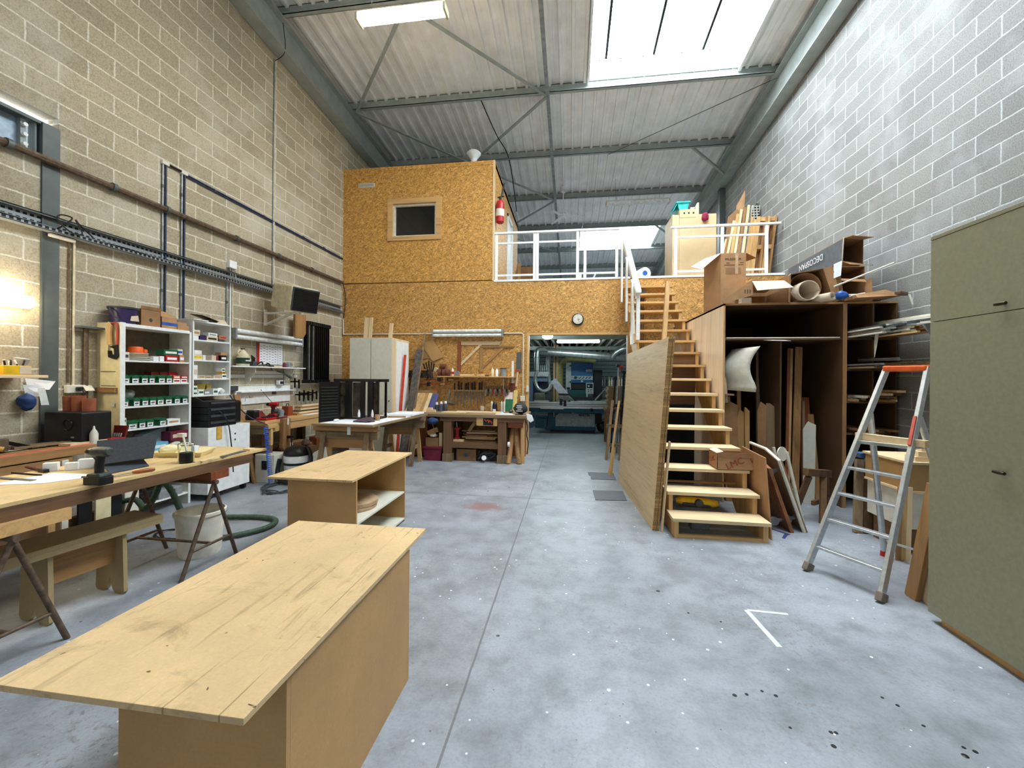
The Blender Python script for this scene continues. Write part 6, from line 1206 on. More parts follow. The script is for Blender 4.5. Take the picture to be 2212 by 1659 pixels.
# ================================================================= machine room beyond the doorway
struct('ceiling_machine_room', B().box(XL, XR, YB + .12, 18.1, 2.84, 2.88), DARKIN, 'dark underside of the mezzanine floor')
struct('wall_machine_room', B().box(XL, XR, 18.0, 18.1, 0, 2.9), plain('dim_blue_cladding', (96, 112, 114), .6), 'pale clad rear wall of the machine room')
for k in range(12): B().box(XL + .1, XR - .1, 17.985, 18.0, 1.0 + k * .16, 1.02 + k * .16).build('cladding_joint', DARKIN, bpy.data.objects['wall_machine_room'])
for k in range(20):
    struct('trim_%d' % (50 + k), B().box(-2.52 + k * .245, -2.46 + k * .245, 8.62, 17.9, 2.66, 2.84), OFFW, 'mezzanine joist over the machine room, %s from the %s' % ((ORD[k], 'left') if k < 10 else (ORD[19 - k], 'right')))
struct('trim_70', B().box(-4.9, 3.9, 10.25, 10.37, 2.54, 2.66), STEEL, 'steel cross beam under the machine room joists')
def cool_lamp(label, c, L, lit=E_COOL):
    t = thing('fluorescent_lamp', label, 'lamp', c); x, y, z = c
    B().cyl((x - L / 2, y, z), (x + L / 2, y, z), .036, n=14).build('tube', lit, t)
    B().box(x - L / 2, x + L / 2, y - .02, y + .02, z + .045, z + .075).build('housing', OFFW, t)
    for s in (-1, 1): B().box(x + s * (L / 2) - .012, x + s * (L / 2) + .012, y - .03, y + .03, z - .04, z + .075).build('end_cap', OFFW, t); B().cyl((x + s * L * .35, y, z + .075), (x + s * L * .35, y, 2.84), .004, n=6).build('hanging_wire', ZINC, t)
    return t
cool_lamp('lit white tube lamp below the joists of the machine room', (.2, 11.5, 2.585), 1.15)
struct('trim_71', B().box(-4.9, 3.9, 14.3, 14.42, 2.54, 2.66), STEEL, 'second steel cross beam deep in the machine room')
t = thing('bulkhead_lamp', 'round white globe lamp just inside the doorway top', 'lamp', (-.53, 9.5, 2.56)); B().lathe((-.53, 9.5, 2.47), [(0, 0), (.08, .01), (.12, .05), (.12, .09)], 20).build('globe', E_COOL, t); B().cyl((-.53, 9.5, 2.56), (-.53, 9.5, 2.66), .06).build('base', STEEL_D, t)
cool_lamp('lit tube lamp deep in the machine room on the left', (-2.6, 13.5, 2.45), 1.4)
cool_lamp('added unseen lit tube lamp deep in the machine room on the right', (3.0, 14.5, 2.45), 1.4)  # extra lamp, added out of sight past the doorway edge to light the room
t = thing('timber_post', 'pale timber post standing behind the panel saw', 'post', (-.49, 13.75, 0)); B().box(-.57, -.51, 13.7, 13.8, 0, 2.66).box(-.47, -.41, 13.7, 13.8, 0, 2.66).build('post_boards', PINE['Z'], t); B().box(-.51, -.47, 13.73, 13.77, 0, 2.66).build('core', STEEL_D, t)
# sliding table saw
t = thing('panel_saw', 'large sliding table saw with a grey and blue body inside the doorway', 'machine', (.1, 12.3, 0))
B().box(-.64, .72, 12.02, 13.0, .07, .66).build('body', MTEAL, t, .01); B().box(-.58, .70, 12.05, 12.95, 0, .07).build('plinth', BLACK, t)
B().prism([(-.42, .19), (.69, .19), (.69, .56), (-.32, .56), (-.42, .48)], 'XZ', 11.985, 12.02).build('front_panel', MGREY, t)
B().box(-1.0, -.66, 11.85, 12.3, .14, .46).build('side_box', MTEAL, t, .01); B().slab([(-1.0, 11.85, .46), (-.66, 11.85, .40), (-.66, 12.3, .40), (-1.0, 12.3, .46)], .02).build('side_box_lid', MTEAL, t)
B().box(-1.6, 1.25, 11.78, 12.1, .60, .72).build('rail_beam', MTEAL, t)
tb = B().box(-1.6, 1.25, 11.75, 12.12, .72, .78).box(-1.6, 1.25, 11.77, 12.10, .79, .84).box(-1.6, 1.25, 11.75, 12.12, .85, .885).build('sliding_table', ALU, t, .004)
B().box(.0, 1.28, 12.4, 13.1, .86, .90).build('rear_table', ALU, t, .004); B().box(-.5, 1.2, 12.12, 12.4, .82, .87).build('saw_table', ZINC, t)
B().box(.05, .9, 12.75, 12.8, .90, 1.0).build('rip_fence', BLACK, t); B().box(-1.05, -.62, 12.0, 12.1, .886, .92).build('cross_fence', ALU, t)
B().slab([(-.45, 12.45, 1.57), (-.61, 12.45, 1.46), (-.35, 12.45, 1.11), (-.06, 12.45, 1.11)], -.12).build('blade_guard', plain('lavender_grey', (176, 178, 190), .45), t, .006)
B().slab([(-.36, 12.44, 1.11), (-.04, 12.44, 1.11), (.22, 12.44, .93), (.13, 12.44, .90), (-.03, 12.44, 1.06), (-.34, 12.44, 1.07)], -.06).build('guard_arm', BLACK, t)
B().prism([(-.40, .90), (.10, .90), (.02, 1.06), (-.34, 1.06)], 'XZ', 12.5, 12.7).build('motor_cover', MGREY, t)
for x, z_ in ((-.30, .93), (-.19, .90)): B().box(x, x + .08, 11.72, 11.8, z_ - .12, z_ + .06).build('clamp_block', BLACK, t, .01)
B().box(-.84, -.18, 11.70, 11.75, .70, .735).build('angle_stop', ALU, t); B().lathe((.58, 11.72, .70), [(.045, 0), (.045, .04), (.02, .06)], 16, ax=(0, -1, 0)).build('hand_wheel', BLACK, t)
B().cyl((-.48, 11.98, .70), (-.46, 11.98, .45), .015).build('lever', GALV, t)
B().cyl((.72, 12.5, .92), (1.1, 12.8, 1.32), .02).build('boom', GALV, t)
text('lettering', 'MARTIN', BLACK, t, (.395, 11.98, .515), (1, 0, 0), (0, 0, 1), .085, bold=.035)
B().lathe((.085, 11.984, .515), [(.001, 0), (.075, .002), (.075, .0)], 24, ax=(0, -1, 0)).build('round_logo', plain('logo_grey', (150, 156, 156), .5), t)
g = B(); g.cyl((.045, 11.98, .515), (.13, 11.98, .535), .006).cyl((.05, 11.98, .50), (.12, 11.98, .50), .006); g.build('logo_mark', MGREY, t)
solo('dust_bag', 'black sack lying right of the panel saw on the floor', 'bag', crumple((.93, 12.3, 0), .22, 31, .8), BLACK)
solo('white_bag', 'pale crumpled bag on the floor beside the black sack', 'bag', crumple((1.25, 12.7, 0), .22, 35, .9), plain('dim_white', (150, 160, 140), .6))
# wide belt sander behind
t = thing('wide_sander', 'tall blue and white sanding machine behind the panel saw', 'machine', (.3, 14.9, 0))
B().box(-.16, .02, 14.5, 15.4, .0, 2.11).build('white_column', MWHITE, t, .01); B().box(.02, .77, 14.5, 15.4, 1.40, 2.11).build('blue_hood', MBLUE, t, .01)
B().box(.02, .76, 14.485, 14.5, 1.52, 1.65).build('white_band', MWHITE, t); B().box(.02, .77, 14.6, 15.4, 1.2, 1.4).build('dark_throat', BLACK, t); B().box(-.10, .52, 14.42, 15.4, .78, 1.17).build('green_bed', plain('machine_green', (24, 84, 84), .5), t, .006); B().box(.02, .77, 14.6, 15.4, 0, .78).build('lower_body', MTEAL, t)
b = B().tube(smooth([(.03, 14.48, 1.60), (.12, 14.48, 1.58), (.20, 14.48, 1.60), (.28, 14.48, 1.60)], 4), .008, 6)
for k in range(4): b.bar((.29 + k * .11, 14.482, 1.555), (.36 + k * .11, 14.482, 1.625), .03, .004, (0, 1, 0))
b.build('brand_mark', plain('blue_black_mark', (40, 60, 84), .5), t); B().cyl((.17, 14.486, 1.59), (.17, 14.478, 1.59), .055, n=20).build('round_mark', MTEAL, t)
for z_ in (2.0, 1.44): B().cyl((-.01, 14.5, z_), (-.01, 14.46, z_), .03, n=10).build('door_latch', BLACK, t)
B().box(.52, .73, 14.47, 14.5, 1.80, 1.87).build('maker_plate', MWHITE, t); B().box(.58, .72, 14.465, 14.47, 1.825, 1.84).build('plate_line', DGREY, t); B().box(.36, .43, 14.48, 14.5, 1.44, 1.50).build('sticker', MWHITE, t)
B().box(-.13, -.02, 14.48, 14.5, 1.18, 1.25).build('socket', BLACK, t)
cp = B().box(.52, .77, 14.2, 14.3, 1.05, 1.42).build('control_panel', MWHITE, t, .006); B().box(.55, .74, 14.192, 14.2, 1.24, 1.39).build('screen', plain('screen_blue', (26, 40, 56), .2), cp); B().lathe((.61, 14.19, 1.31), [(.03, 0), (.028, .006), (0, .007)], 16, ax=(0, -1, 0)).build('screen_mark', WHITE, cp)
for k in range(4): B().cyl((.60 + (k % 2) * .09, 14.2, 1.19 - (k // 2) * .07), (.60 + (k % 2) * .09, 14.185, 1.19 - (k // 2) * .07), .02, n=10).build('button', (MTEAL, BLACK, MTEAL, YELLOW)[k], cp)
B().cyl((.56, 14.25, 1.05), (.56, 14.25, .1), .02).build('panel_post', WHITE, t)
solo('black_cabinet', 'tall black cabinet right of the blue sanding machine', 'cabinet', B().box(.80, 1.08, 14.5, 15.0, 0, 1.86), BLACK, None, .006)
# extraction ducts
t = thing('extraction_duct', 'long silver extraction duct crossing the machine room', 'duct', (.5, 13, 2.3)); B().cyl((-1.0, 13.0, 2.42), (2.6, 13.0, 2.14), .125, n=20).build('duct_tube', GALV, t)
for x in (-.30, .33, .92): B().cyl((x, 13.0, 2.42 - (x + 1) * .0778), (x + .03, 13.0, 2.42 - (x + 1.03) * .0778), .131, n=20).build('seam_band', ZINC, t)
B().tube(smooth([(1.25, 12.9, 2.22), (1.42, 12.8, 2.40), (1.7, 12.7, 2.50), (2.2, 12.7, 2.5)], 5), .075, 12).build('branch', GALV, t)
for x in (-.6, 1.2): B().cyl((x, 13, 2.4), (x, 13, 2.84), .006, n=6).build('hanger', ZINC, t)
t = thing('vertical_duct', 'silver vertical extraction pipe with a bend at the left', 'duct', (-1.02, 12.5, 2)); B().tube(smooth([(-.72, 13.0, 2.42), (-.85, 12.7, 2.46), (-1.0, 12.52, 2.40), (-1.02, 12.5, 2.2), (-1.02, 12.5, 1.76)], 5), .075, 14).build('pipe', GALV, t)
for z_ in (1.78, 2.18): B().cyl((-1.02, 12.5, z_), (-1.02, 12.5, z_ + .03), .085).build('collar', ZINC, t)
B().tube(smooth([(-1.03, 12.48, 1.75), (-1.06, 12.46, 1.5), (-.98, 12.44, 1.28), (-.80, 12.42, 1.18), (-.64, 12.43, 1.24), (-.55, 12.44, 1.40)], 6), [.052 + .003 * (i % 2) for i in range(31)], 12).build('flex_hose', GALV, t)
solo('flex_duct', 'grey flexible duct dropping beside the timber post', 'duct', B().tube(smooth([(-.76, 13.4, 2.49), (-.72, 13.45, 2.3), (-.74, 13.5, 1.9), (-.68, 13.5, 1.33)], 6), .07, 12), ZINC)
t = thing('yellow_duct', 'dusty yellowish duct bending down beside the blue sanding machine', 'duct', (-.3, 15.2, 2)); B().tube(smooth([(.9, 15.6, 2.22), (.2, 15.5, 2.27), (-.15, 15.4, 2.24), (-.34, 15.2, 2.05), (-.36, 15.1, 1.8), (-.36, 15.1, .2)], 6), .10, 14).build('duct_tube', YDUCT, t)
t = thing('edge_bander', 'blue grey machine standing at the left of the machine room', 'machine', (-1.0, 13.4, 0)); B().box(-1.6, -1.18, 13.0, 13.8, 0, 1.56).build('left_column', plain('blue_grey_machine', (96, 124, 160), .5), t, .01); B().box(-1.6, -.70, 13.0, 13.3, 1.62, 1.77).build('top_rail', MWHITE, t, .006); B().box(-1.18, -.72, 13.02, 13.7, 1.46, 1.56).build('bridge', plain('blue_grey_machine_b', (110, 134, 164), .5), t); B().box(-1.18, -.74, 13.2, 13.7, 1.05, 1.46).build('dark_recess', plain('deep_blue', (22, 30, 62), .5), t); B().box(-1.15, -.80, 13.1, 13.3, .6, 1.1).build('dust_sack', plain('dusty_grey_sack', (120, 128, 112), .9), t, .05)
for k in range(5): B().lathe((-1.0 + k * .06, 13.1, 1.78), [(.02, 0), (.022, .08), (.01, .12), (.012, .2)], 10).build('tool_head', GALV, t)
B().tube(arc((-1.45, 13.1, 1.83), .14, 0, 2 * PI, 16, 'XZ'), .03, 8).build('black_hose', BLACK, t)
for k in range(9): solo('spray_bottle', 'small bottle on the machine room back shelf, %s from the left' % ORD[k], 'bottle', B().lathe((1.12 + k * .085, 15.2, 1.30), [(.03, 0), (.033, .18 + .03 * (k % 3)), (.012, .25), (.012, .30 + .05 * (k % 2))], 10), (OFFW, GREYP, DGREY, CREAM)[k % 4], 'bottles at the back of the machine room')
t = thing('back_shelf', 'dark shelf rack at the back right of the machine room', 'shelving', (1.5, 15.2, 0))
for z_ in (.4, .85, 1.28): B().box(1.05, 2.3, 15.0, 15.5, z_, z_ + .02).build('shelf', OLDW['X'], t)
for x in (1.05, 2.27): B().box(x, x + .03, 15.0, 15.5, 0, 1.3).build('upright', OLDW['Z'], t)
for k in range(8): solo('wood_offcut', 'dusty wood piece in the stack right of the panel saw, %s from the bottom' % ORD[k], 'wood piece', B().box(.86 + .03 * (k % 2), 1.25 - .04 * (k % 3), 9.95, 10.5, .86 + k * .065, .92 + k * .065), GREYW['X'], 'stack of wood in the machine room')
solo('stack_table', 'low dark table carrying the stack of wood in the machine room', 'table', B().box(.82, 1.3, 9.9, 10.6, .80, .858).box(.84, .90, 9.92, 9.98, 0, .8).box(1.22, 1.28, 9.92, 9.98, 0, .8).box(.84, .90, 10.5, 10.56, 0, .8).box(1.22, 1.28, 10.5, 10.56, 0, .8), OLDW['X'])
for k, (x, m, h) in enumerate(((.92, BLACKM, 1.62), (.985, GALV, 1.88), (1.04, RED, 1.86), (1.10, BLACKM, 1.75))):
    t = thing('long_clamp', 'long bar clamp standing in the doorway rack, %s from the left' % ORD[k], 'clamp', (x, 8.75, 0), 0, 'bar clamps in the doorway')
    B().bar((x - .09, 8.72, .05), (x, 8.8, h), .03, .02, (0, 1, 0)).build('bar', STEEL_D if m is RED else m, t); B().box(x - .05, x + .03, 8.70, 8.86, h - .06, h).build('head', RED if m is RED else BLACK, t, .01); B().box(x - .10, x + .0, 8.66, 8.8, .9 + .1 * (k % 2), .96 + .1 * (k % 2)).build('sliding_jaw', BLACK, t, .008)
t = thing('clamp_rack', 'timber rack frame standing at the right side of the doorway', 'rack', (.92, 8.2, 0))
for x in (.70, .95): B().bar((x, 8.2, 0), (x + .13, 8.4, 1.15), .05, .06, (0, 1, 0)).build('upright', GREYW['Z'], t)
for z_ in (.25, .62): B().box(.70, 1.05, 8.22 + z_ * .1, 8.27 + z_ * .1, z_, z_ + .06).build('crossbar', GREYW['X'], t)
# ================================================================= staircase to the mezzanine
t = thing('staircase', 'steep open timber staircase up to the mezzanine', 'staircase', (1.48, 6.3, 0))
SX0, SX1, RI, GO, SY0 = 1.025, 1.94, .2, .2515, 4.31
def yk(k): return SY0 + GO * (k - 1)
pts = [(yk(1) + .02, 0)]
for k in range(1, 18):
    z_ = RI * k - .034
    if k == 1: pts += [(yk(1) + .02, z_)]
    else: pts += [(yk(k) + .02, RI * (k - 1) - .034), (yk(k) + .02, z_)]
pts += [(8.46, 17 * RI - .034), (8.46, 3.05), (yk(2) + .35, 0)]
for x0, x1 in ((SX0 + .02, SX0 + .06), (SX1 - .065, SX1 - .02)): B().prism(pts, 'YZ', x0, x1).build('stringer', PINE['Z'], t)
for k in range(1, 18): B().box(SX0, SX1, yk(k), min(yk(k) + .285, 8.465), RI * k - .034, RI * k).build('tread', PALE['X'] if k < 9 else PINE['X'], t, .002)
B().box(SX0 + .06, SX1 - .065, SY0 + .03, SY0 + .07, 0, .035).build('bottom_rail', PINE['X'], t)
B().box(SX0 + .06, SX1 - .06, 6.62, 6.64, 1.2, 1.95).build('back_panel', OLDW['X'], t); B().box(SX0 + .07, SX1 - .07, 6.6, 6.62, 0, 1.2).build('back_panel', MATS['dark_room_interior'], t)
# white banister
t = thing('banister', 'white sloping timber handrail with hanging boards on the staircase', 'handrail', (1.0, 7.5, 2.6))
def hz(y): return 2.96 + (y - 6.66) * .815
B().prism([(6.66, hz(6.66) - .03), (8.42, hz(8.42) - .03), (8.42, hz(8.42) + .01), (6.66, hz(6.66) + .01)], 'YZ', 1.0, 1.085).build('handrail', WHITE, t, .003)
B().prism([(6.7, hz(6.7) - .15), (8.42, hz(8.42) - .15), (8.42, hz(8.42) - .03), (6.7, hz(6.7) - .03)], 'YZ', .995, 1.02).build('face_board', OFFW, t)
for y, zl in ((8.28, 3.08), (7.55, 2.60), (6.86, 2.14)): B().prism([(y, zl), (y + .11, zl), (y + .11, hz(y + .11)), (y, hz(y))], 'YZ', .962, .995).build('hanging_board', WHITE, t, .002)
B().box(1.02, 1.075, 6.72, 6.78, 2.2 if 0 else 2.201, hz(6.72) - .03).build('newel', WHITE, t)
B().bar((1.01, 7.2, hz(7.2) - .1), (1.01, 6.92, 2.3), .03, .10, (0, 1, 0)).build('strut', OFFW, t)
solo('timber_stick', 'squared timber standing on the stairs behind the leaning panel', 'timber', B().bar((1.48, 6.90, 2.201), (1.57, 7.08, 3.18), .065, .075, (0, 1, 0)), PINE['Z'], None, .003)
for k in range(5): solo('stair_cable', 'thin dark cable hanging behind the upper stairs, %s from the left' % ORD[k], 'cable', B().cyl((1.29 + k * .032, 8.44, 1.9), (1.29 + k * .032, 8.44, 3.3), .006, n=6), RUST, 'cables behind the stairs')
solo('cable_box', 'small dark cable box under the top stair', 'box', B().box(1.28, 1.46, 8.38, 8.46, 3.18, 3.32), DGREY)
# big leaning panels
def sheet(label, off, m, name='veneered_panel', x=0):
    n = thing(name, label, 'panel', (.9 + off, 5.5, 0)); o = off
    A, Bq, C_, D = (.865 + o, 4.50, 0), (.745 + o, 6.54, 0), (.865 + o, 6.54, 1.965), (1.015 + o, 4.51, 2.035)
    B().slab([A, Bq, C_, D], (.0185, .0, .0)).build('panel_core', CHIP, n)
    B().slab([(p[0] - .0012, p[1] + (.004 if p[1] < 5 else -.004), p[2]) for p in (A, Bq, C_, D)], (.001, 0, 0)).build('veneer_face', m, n)
    return n
sheet('large ash veneered panel leaning on the staircase, outermost of three', 0, ASHV)
sheet('large veneered panel leaning on the staircase, middle one of three', .020, ASHV)
sheet('large veneered panel leaning on the staircase, innermost of three', .046, ASHV)
solo('pale_strip', 'pale upright lath standing against the near edge of the leaning panels', 'lath', B().slab([(.945, 4.455, 0), (.96, 4.455, 0), (1.035, 4.465, .94), (1.02, 4.465, .94)], (0, .05, 0)), PALE['Z'])
t = thing('timber_prop', 'slim timber prop leaning against the far edge of the large panels', 'prop', (.64, 6.9, 0)); B().bar((.63, 6.88, 0), (.80, 7.02, 1.22), .03, .03, (0, 1, 0)).bar((.66, 6.90, 0), (.71, 6.95, .45), .05, .03, (0, 1, 0)).build('stick', PINE['Z'], t)
for lab, pts_ in (('dark grey carpet mat on the floor beside the leaning panels, nearer one', [(.335, 5.48), (.74, 5.52), (.74, 5.97), (.325, 5.94)]), ('grey carpet mat on the floor beside the leaning panels, farther one', [(.33, 6.6), (.72, 6.6), (.72, 7.06), (.30, 7.07), (.31, 6.85), (.335, 6.83)])):
    solo('floor_mat', lab, 'mat', B().prism(pts_, 'XY', .001, .008), CARPET)
# things on and under the stairs
t = thing('cardboard_box', 'open cardboard box with red lettering on the third stair', 'box', (1.8, 4.95, .6)); x0, x1, y0, y1, z0, z1 = 1.60, 1.99, 4.80, 5.08, .602, .785
B().box(x0, x1, y0, y0 + .005, z0, z1).box(x0, x1, y1 - .005, y1, z0, z1).box(x0, x0 + .005, y0, y1, z0, z1).box(x1 - .005, x1, y0, y1, z0, z1).box(x0, x1, y0, y1, z0, z0 + .005).build('box_body', CARD, t)
B().box(x0 + .0, x1, y0 - .006, y0 - .001, z1 - .045, z1 + .004).build('folded_flap', CARD_D, t); B().slab([(x0 - .004, y0, z1), (x0 - .004, y1, z1), (x0 + .07, y1 - .03, z1 + .02), (x0 + .07, y0 + .02, z1 + .015)], .004).build('flap', CARD_L, t)
RINK = plain('red_brown_ink', (150, 66, 50), .8)
text('lettering', 'LMC', RINK, t, (1.78, 4.794, .675), (.9, 0, .42), (0, 0, 1), .10); text('lettering', 'L', RINK, t, (1.955, 4.794, .72), (.9, 0, .3), (0, 0, 1), .08); text('lettering', 'LMC', RINK, t, (1.595, 4.93, .70), (0, -1, .3), (0, 0, 1), .08)
t = thing('yellow_grinder', 'yellow and grey power tool lying under the second stair', 'power tool', (1.37, 4.72, .2)); B().tube([(1.16, 4.76, .26), (1.22, 4.75, .262), (1.34, 4.74, .265), (1.46, 4.73, .258), (1.55, 4.72, .25), (1.58, 4.72, .248)], [.03, .045, .042, .045, .04, .03], 12).build('housing', YELLOW, t); B().cyl((1.38, 4.66, .255), (1.38, 4.73, .255), .042).build('dial', DGREY, t); B().tube(smooth([(1.22, 4.72, .235), (1.36, 4.71, .225), (1.5, 4.71, .228)], 4), .025, 10).build('grip', DGREY, t)
solo('steel_rail', 'grey metal rail lying above the yellow tool under the second stair', 'rail', B().box(1.14, 1.66, 4.90, 4.96, .203, .30).box(1.14, 1.68, 4.88, 4.9, .29, .31), ZINC)
solo('grey_casting', 'grey metal machine part under the first stair', 'part', B().box(1.28, 1.46, 4.60, 4.72, 0, .14).cyl((1.31, 4.59, .07), (1.31, 4.6, .07), .03), GREYP, None, .006)
solo('wood_lath', 'lath lying under the third stair', 'lath', B().bar((1.15, 5.02, .53), (1.7, 5.02, .535), .03, .018) if 0 else B().box(1.09, 1.86, 4.98, 5.02, .402, .42), OAK['X'])
for k in range(3): solo('cardboard_sheet', 'cardboard sheet leaning against the right side of the stairs, %s from the stairs' % ORD[k], 'cardboard', B().slab([(1.985 + .017 * k, 4.42 + .06 * k, 0), (2.0 + .017 * k, 5.1, 0), (1.965 + .012 * k, 5.1, .82 - .14 * k), (1.955 + .012 * k, 4.50 + .05 * k, .80 - .17 * k)], (.012, 0, 0)), (CARD, CARD_D, CARD)[k], 'cardboard sheets by the stairs')
def dolly(label, yb0, yb1, xb, xt, zt, m, edge):
    t = thing('furniture_dolly', label, 'dolly', (xb, (yb0 + yb1) / 2, 0))
    a, b, c, d = (xb, yb0, .0), (xb + .02, yb1, .0), (xt + .02, yb1, zt), (xt, yb0 + .25, zt); e = (xt + (xb - xt) * .12, yb0 + .03, zt * .9)
    B().slab([a, b, c, d, e], (.035, 0, 0)).build('deck', m, t)
    if edge: B().tube([a, e, d, c], .018, 8).build('steel_edge', edge, t)
    nx = Vector((-1, 0, -(xb - xt) / zt)).normalized()
    for f, yy in ((.14, yb0 + .12), (.74, yb0 + .16), (.14, yb1 - .15), (.74, yb1 - .15)):
        p = Vector((xb + (xt - xb) * f, yy, zt * f)); B().cyl(p, p + nx * .04, .022, n=10).build('castor_fork', GALV, t); q_ = p + nx * .075; B().lathe(q_, [(.02, -.014), (.045, -.014), (.045, .014), (.02, .014)], 16, ax=(0, 1, 0)).build('castor_wheel', GREYP, t)
    return t
dolly('brown wooden dolly leaning beside the cardboard sheets', 4.66, 5.45, 2.28, 2.04, .73, plain('brown_wood_deck', (142, 92, 54), .6, 0, .25, 9), None)
dolly('white edged dolly leaning right of the brown wooden one', 4.70, 5.4, 2.43, 2.16, .82, GREYW['Z'], OFFW)
t = thing('folding_leg', 'white folded metal table leg standing right of the dollies', 'table leg', (2.5, 5.0, 0)); B().cyl((2.56, 4.98, .0), (2.42, 5.05, .78), .018).cyl((2.56, 5.3, .0), (2.42, 5.35, .78), .018).cyl((2.5, 5.0, .35), (2.5, 5.33, .35), .01).build('tube_frame', OFFW, t); B().lathe((2.36, 5.02, .76), [(.08, -.006), (.08, .006)], 20, ax=(.6, -1, .1)).build('hinge_plate', OFFW, t)
t = thing('sawhorse', 'dark timber sawhorse in front of the big shelving', 'sawhorse', (2.8, 5.2, 0)); B().bar((2.62, 5.05, .56), (3.0, 5.3, .50), .06, .08).build('beam', OLDW['X'], t)
for p, q_ in (((2.9, 5.23, .48), (2.78, 5.02, 0)), ((2.93, 5.25, .48), (3.06, 5.42, 0)), ((2.68, 5.1, .5), (2.62, 5.3, 0))): B().bar(p, q_, .06, .035, (0, 1, 0)).build('leg', OLDW['Z'], t)
B().bar((2.72, 5.1, .2), (3.02, 5.34, .2), .03, .05).build('tie', OLDW['X'], t)
solo('blue_strap', 'dark blue strap lying on the floor beside the first stair', 'strap', B().slab([(2.10, 4.78, .002), (2.13, 4.78, .002), (2.26, 4.62, .002), (2.23, 4.60, .002)], .012).slab([(2.24, 4.62, .002), (2.14, 4.48, .002), (2.12, 4.50, .002), (2.20, 4.62, .002)], .01).slab([(2.05, 4.7, .002), (2.1, 4.78, .002), (2.13, 4.75, .002), (2.08, 4.68, .002)], .02), plain('navy_strap', (46, 58, 112), .8))
# ================================================================= big timber shelving on the right
GX0, GX1, GX2, GX3, GY, GB, GZ = 1.955, 3.36, 3.69, 3.97, 5.68, 8.3, 2.57
t = thing('storage_rack', 'big open timber storage rack between the stairs and the right wall', 'shelving', (2.95, 7.0, 0))
B().box(GX0, GX0 + .02, GY, GB, 0, GZ).build('side_panel', PLY, t); B().box(GX0 + .0, GX0 + .022, GY - .004, GY, 0, GZ).build('edge_strip', PINE['Z'], t)
B().box(GX0, GX3, GY, GB, GZ - .024, GZ).build('top_panel', SHADEB, t); B().box(GX0, GX3, GY - .004, GY, GZ - .024, GZ).build('edge_strip', OAK['X'], t); B().box(GX1, GX1 + .045, GY - .004, GY, 0, GZ - .024).build('edge_strip', OAK['Z'], t); B().box(GX0 + .02, GX0 + .024, GY, GB, 0, GZ - .024).build('inner_shade_sheet', SHADEB, t); B().box(GX0 + .02, GX3, GB - .02, GB, 0, GZ - .02).build('back_panel', SHADEB, t)  # thin dark sheet inside the pale side panel is added as painted shade
B().box(GX1, GX1 + .045, GY, GB, 0, GZ - .024).build('divider', SHADEB, t); B().box(GX2, GX2 + .02, GY, GB - .5, .9, GZ - .024).build('divider', SHADEB, t); B().box(GX3 - .02, GX3, GY, GB, .0, GZ - .024).build('side_panel', SHADEB, t)
B().box(GX0 + .02, GX1, GY + .02, GB - .02, 2.10, 2.122).build('shelf', SHADEB, t)
RS = [2.12, 1.735, 1.33, .935]
for z_ in RS: B().box(GX1 + .045, GX3 - .02, GY, GB - .02, z_ - .022, z_).build('shelf', SHADEB, t)
B().box(2.66, 2.68, GY + .05, GB - .6, .0, 2.1).build('partition', SHADEB, t)
# left bay contents
solo('white_lath', 'long white strip lying along the middle shelf of the big rack', 'strip', B().box(2.0, 3.34, GY + .02, GY + .06, 2.123, 2.136), OFFW)
solo('white_sheet', 'white sheet sticking out over the middle shelf edge of the rack', 'sheet', B().slab([(2.40, GY + .2, 2.125), (2.66, GY + .2, 2.125), (2.72, GY - .09, 2.08), (2.50, GY - .09, 2.085)], .004), PAPER)
b = B(); vs = []
for i in range(11):
    s = i / 10; k_ = math.sin(PI * min(1, s * 1.15)); p = (2.40 - .10 * k_ - .05 * s, GY - .03, 2.02 - .59 * s)
    for j in range(7): u = j / 6; vs.append((p[0] - .27 * u - .02 * s * u, p[1] + .02 + .20 * u * u, p[2] - .03 * u + .05 * s * u))
b.add(vs, [(i * 7 + j, i * 7 + j + 1, i * 7 + j + 8, i * 7 + j + 7) for i in range(10) for j in range(6)], 0, True)
o = solo('curved_sheet', 'white curved sheet bulging out of the left bay of the rack', 'sheet', b, OFFW); md = o.modifiers.new('t', 'SOLIDIFY'); md.thickness = .004
for i, (x, y, w_, h, m, dx, lab) in enumerate(((2.20, 5.95, .05, 1.35, PINE, .0, 'pine board edge standing behind the white curved sheet'), (2.30, 6.0, .05, 1.95, OAK, .05, 'oak board standing left of the partition in the rack'), (2.52, 6.0, .03, 2.0, GREYW, .08, 'grey lath leaning left of the rack partition'), (2.58, 6.0, .05, 1.6, GREYW, .02, 'short grey board leaning against the rack partition'),
    (2.80, 5.85, .035, 2.02, REDW, .14, 'reddish lath leaning right of the rack partition'), (2.85, 5.9, .03, 2.02, PINE, .15, 'pine lath leaning beside the reddish one'), (2.93, 5.9, .09, 2.04, OAK, .16, 'wide oak plank leaning in the middle of the right bay half'), (3.05, 5.9, .03, 1.3, GREYW, .1, 'short grey lath leaning behind the wide oak plank'), (3.16, 6.0, .16, 1.35, REDW, .03, 'reddish board standing toward the right of the bay'), (3.24, 5.95, .07, 1.12, OAK, .03, 'oak board standing next to the rack divider'))):
    solo('leaning_board', lab, 'board', B().bar((x, y, 0), (x + dx, y + .25, h), w_, .02, (0, 1, 0)), m['Z'])
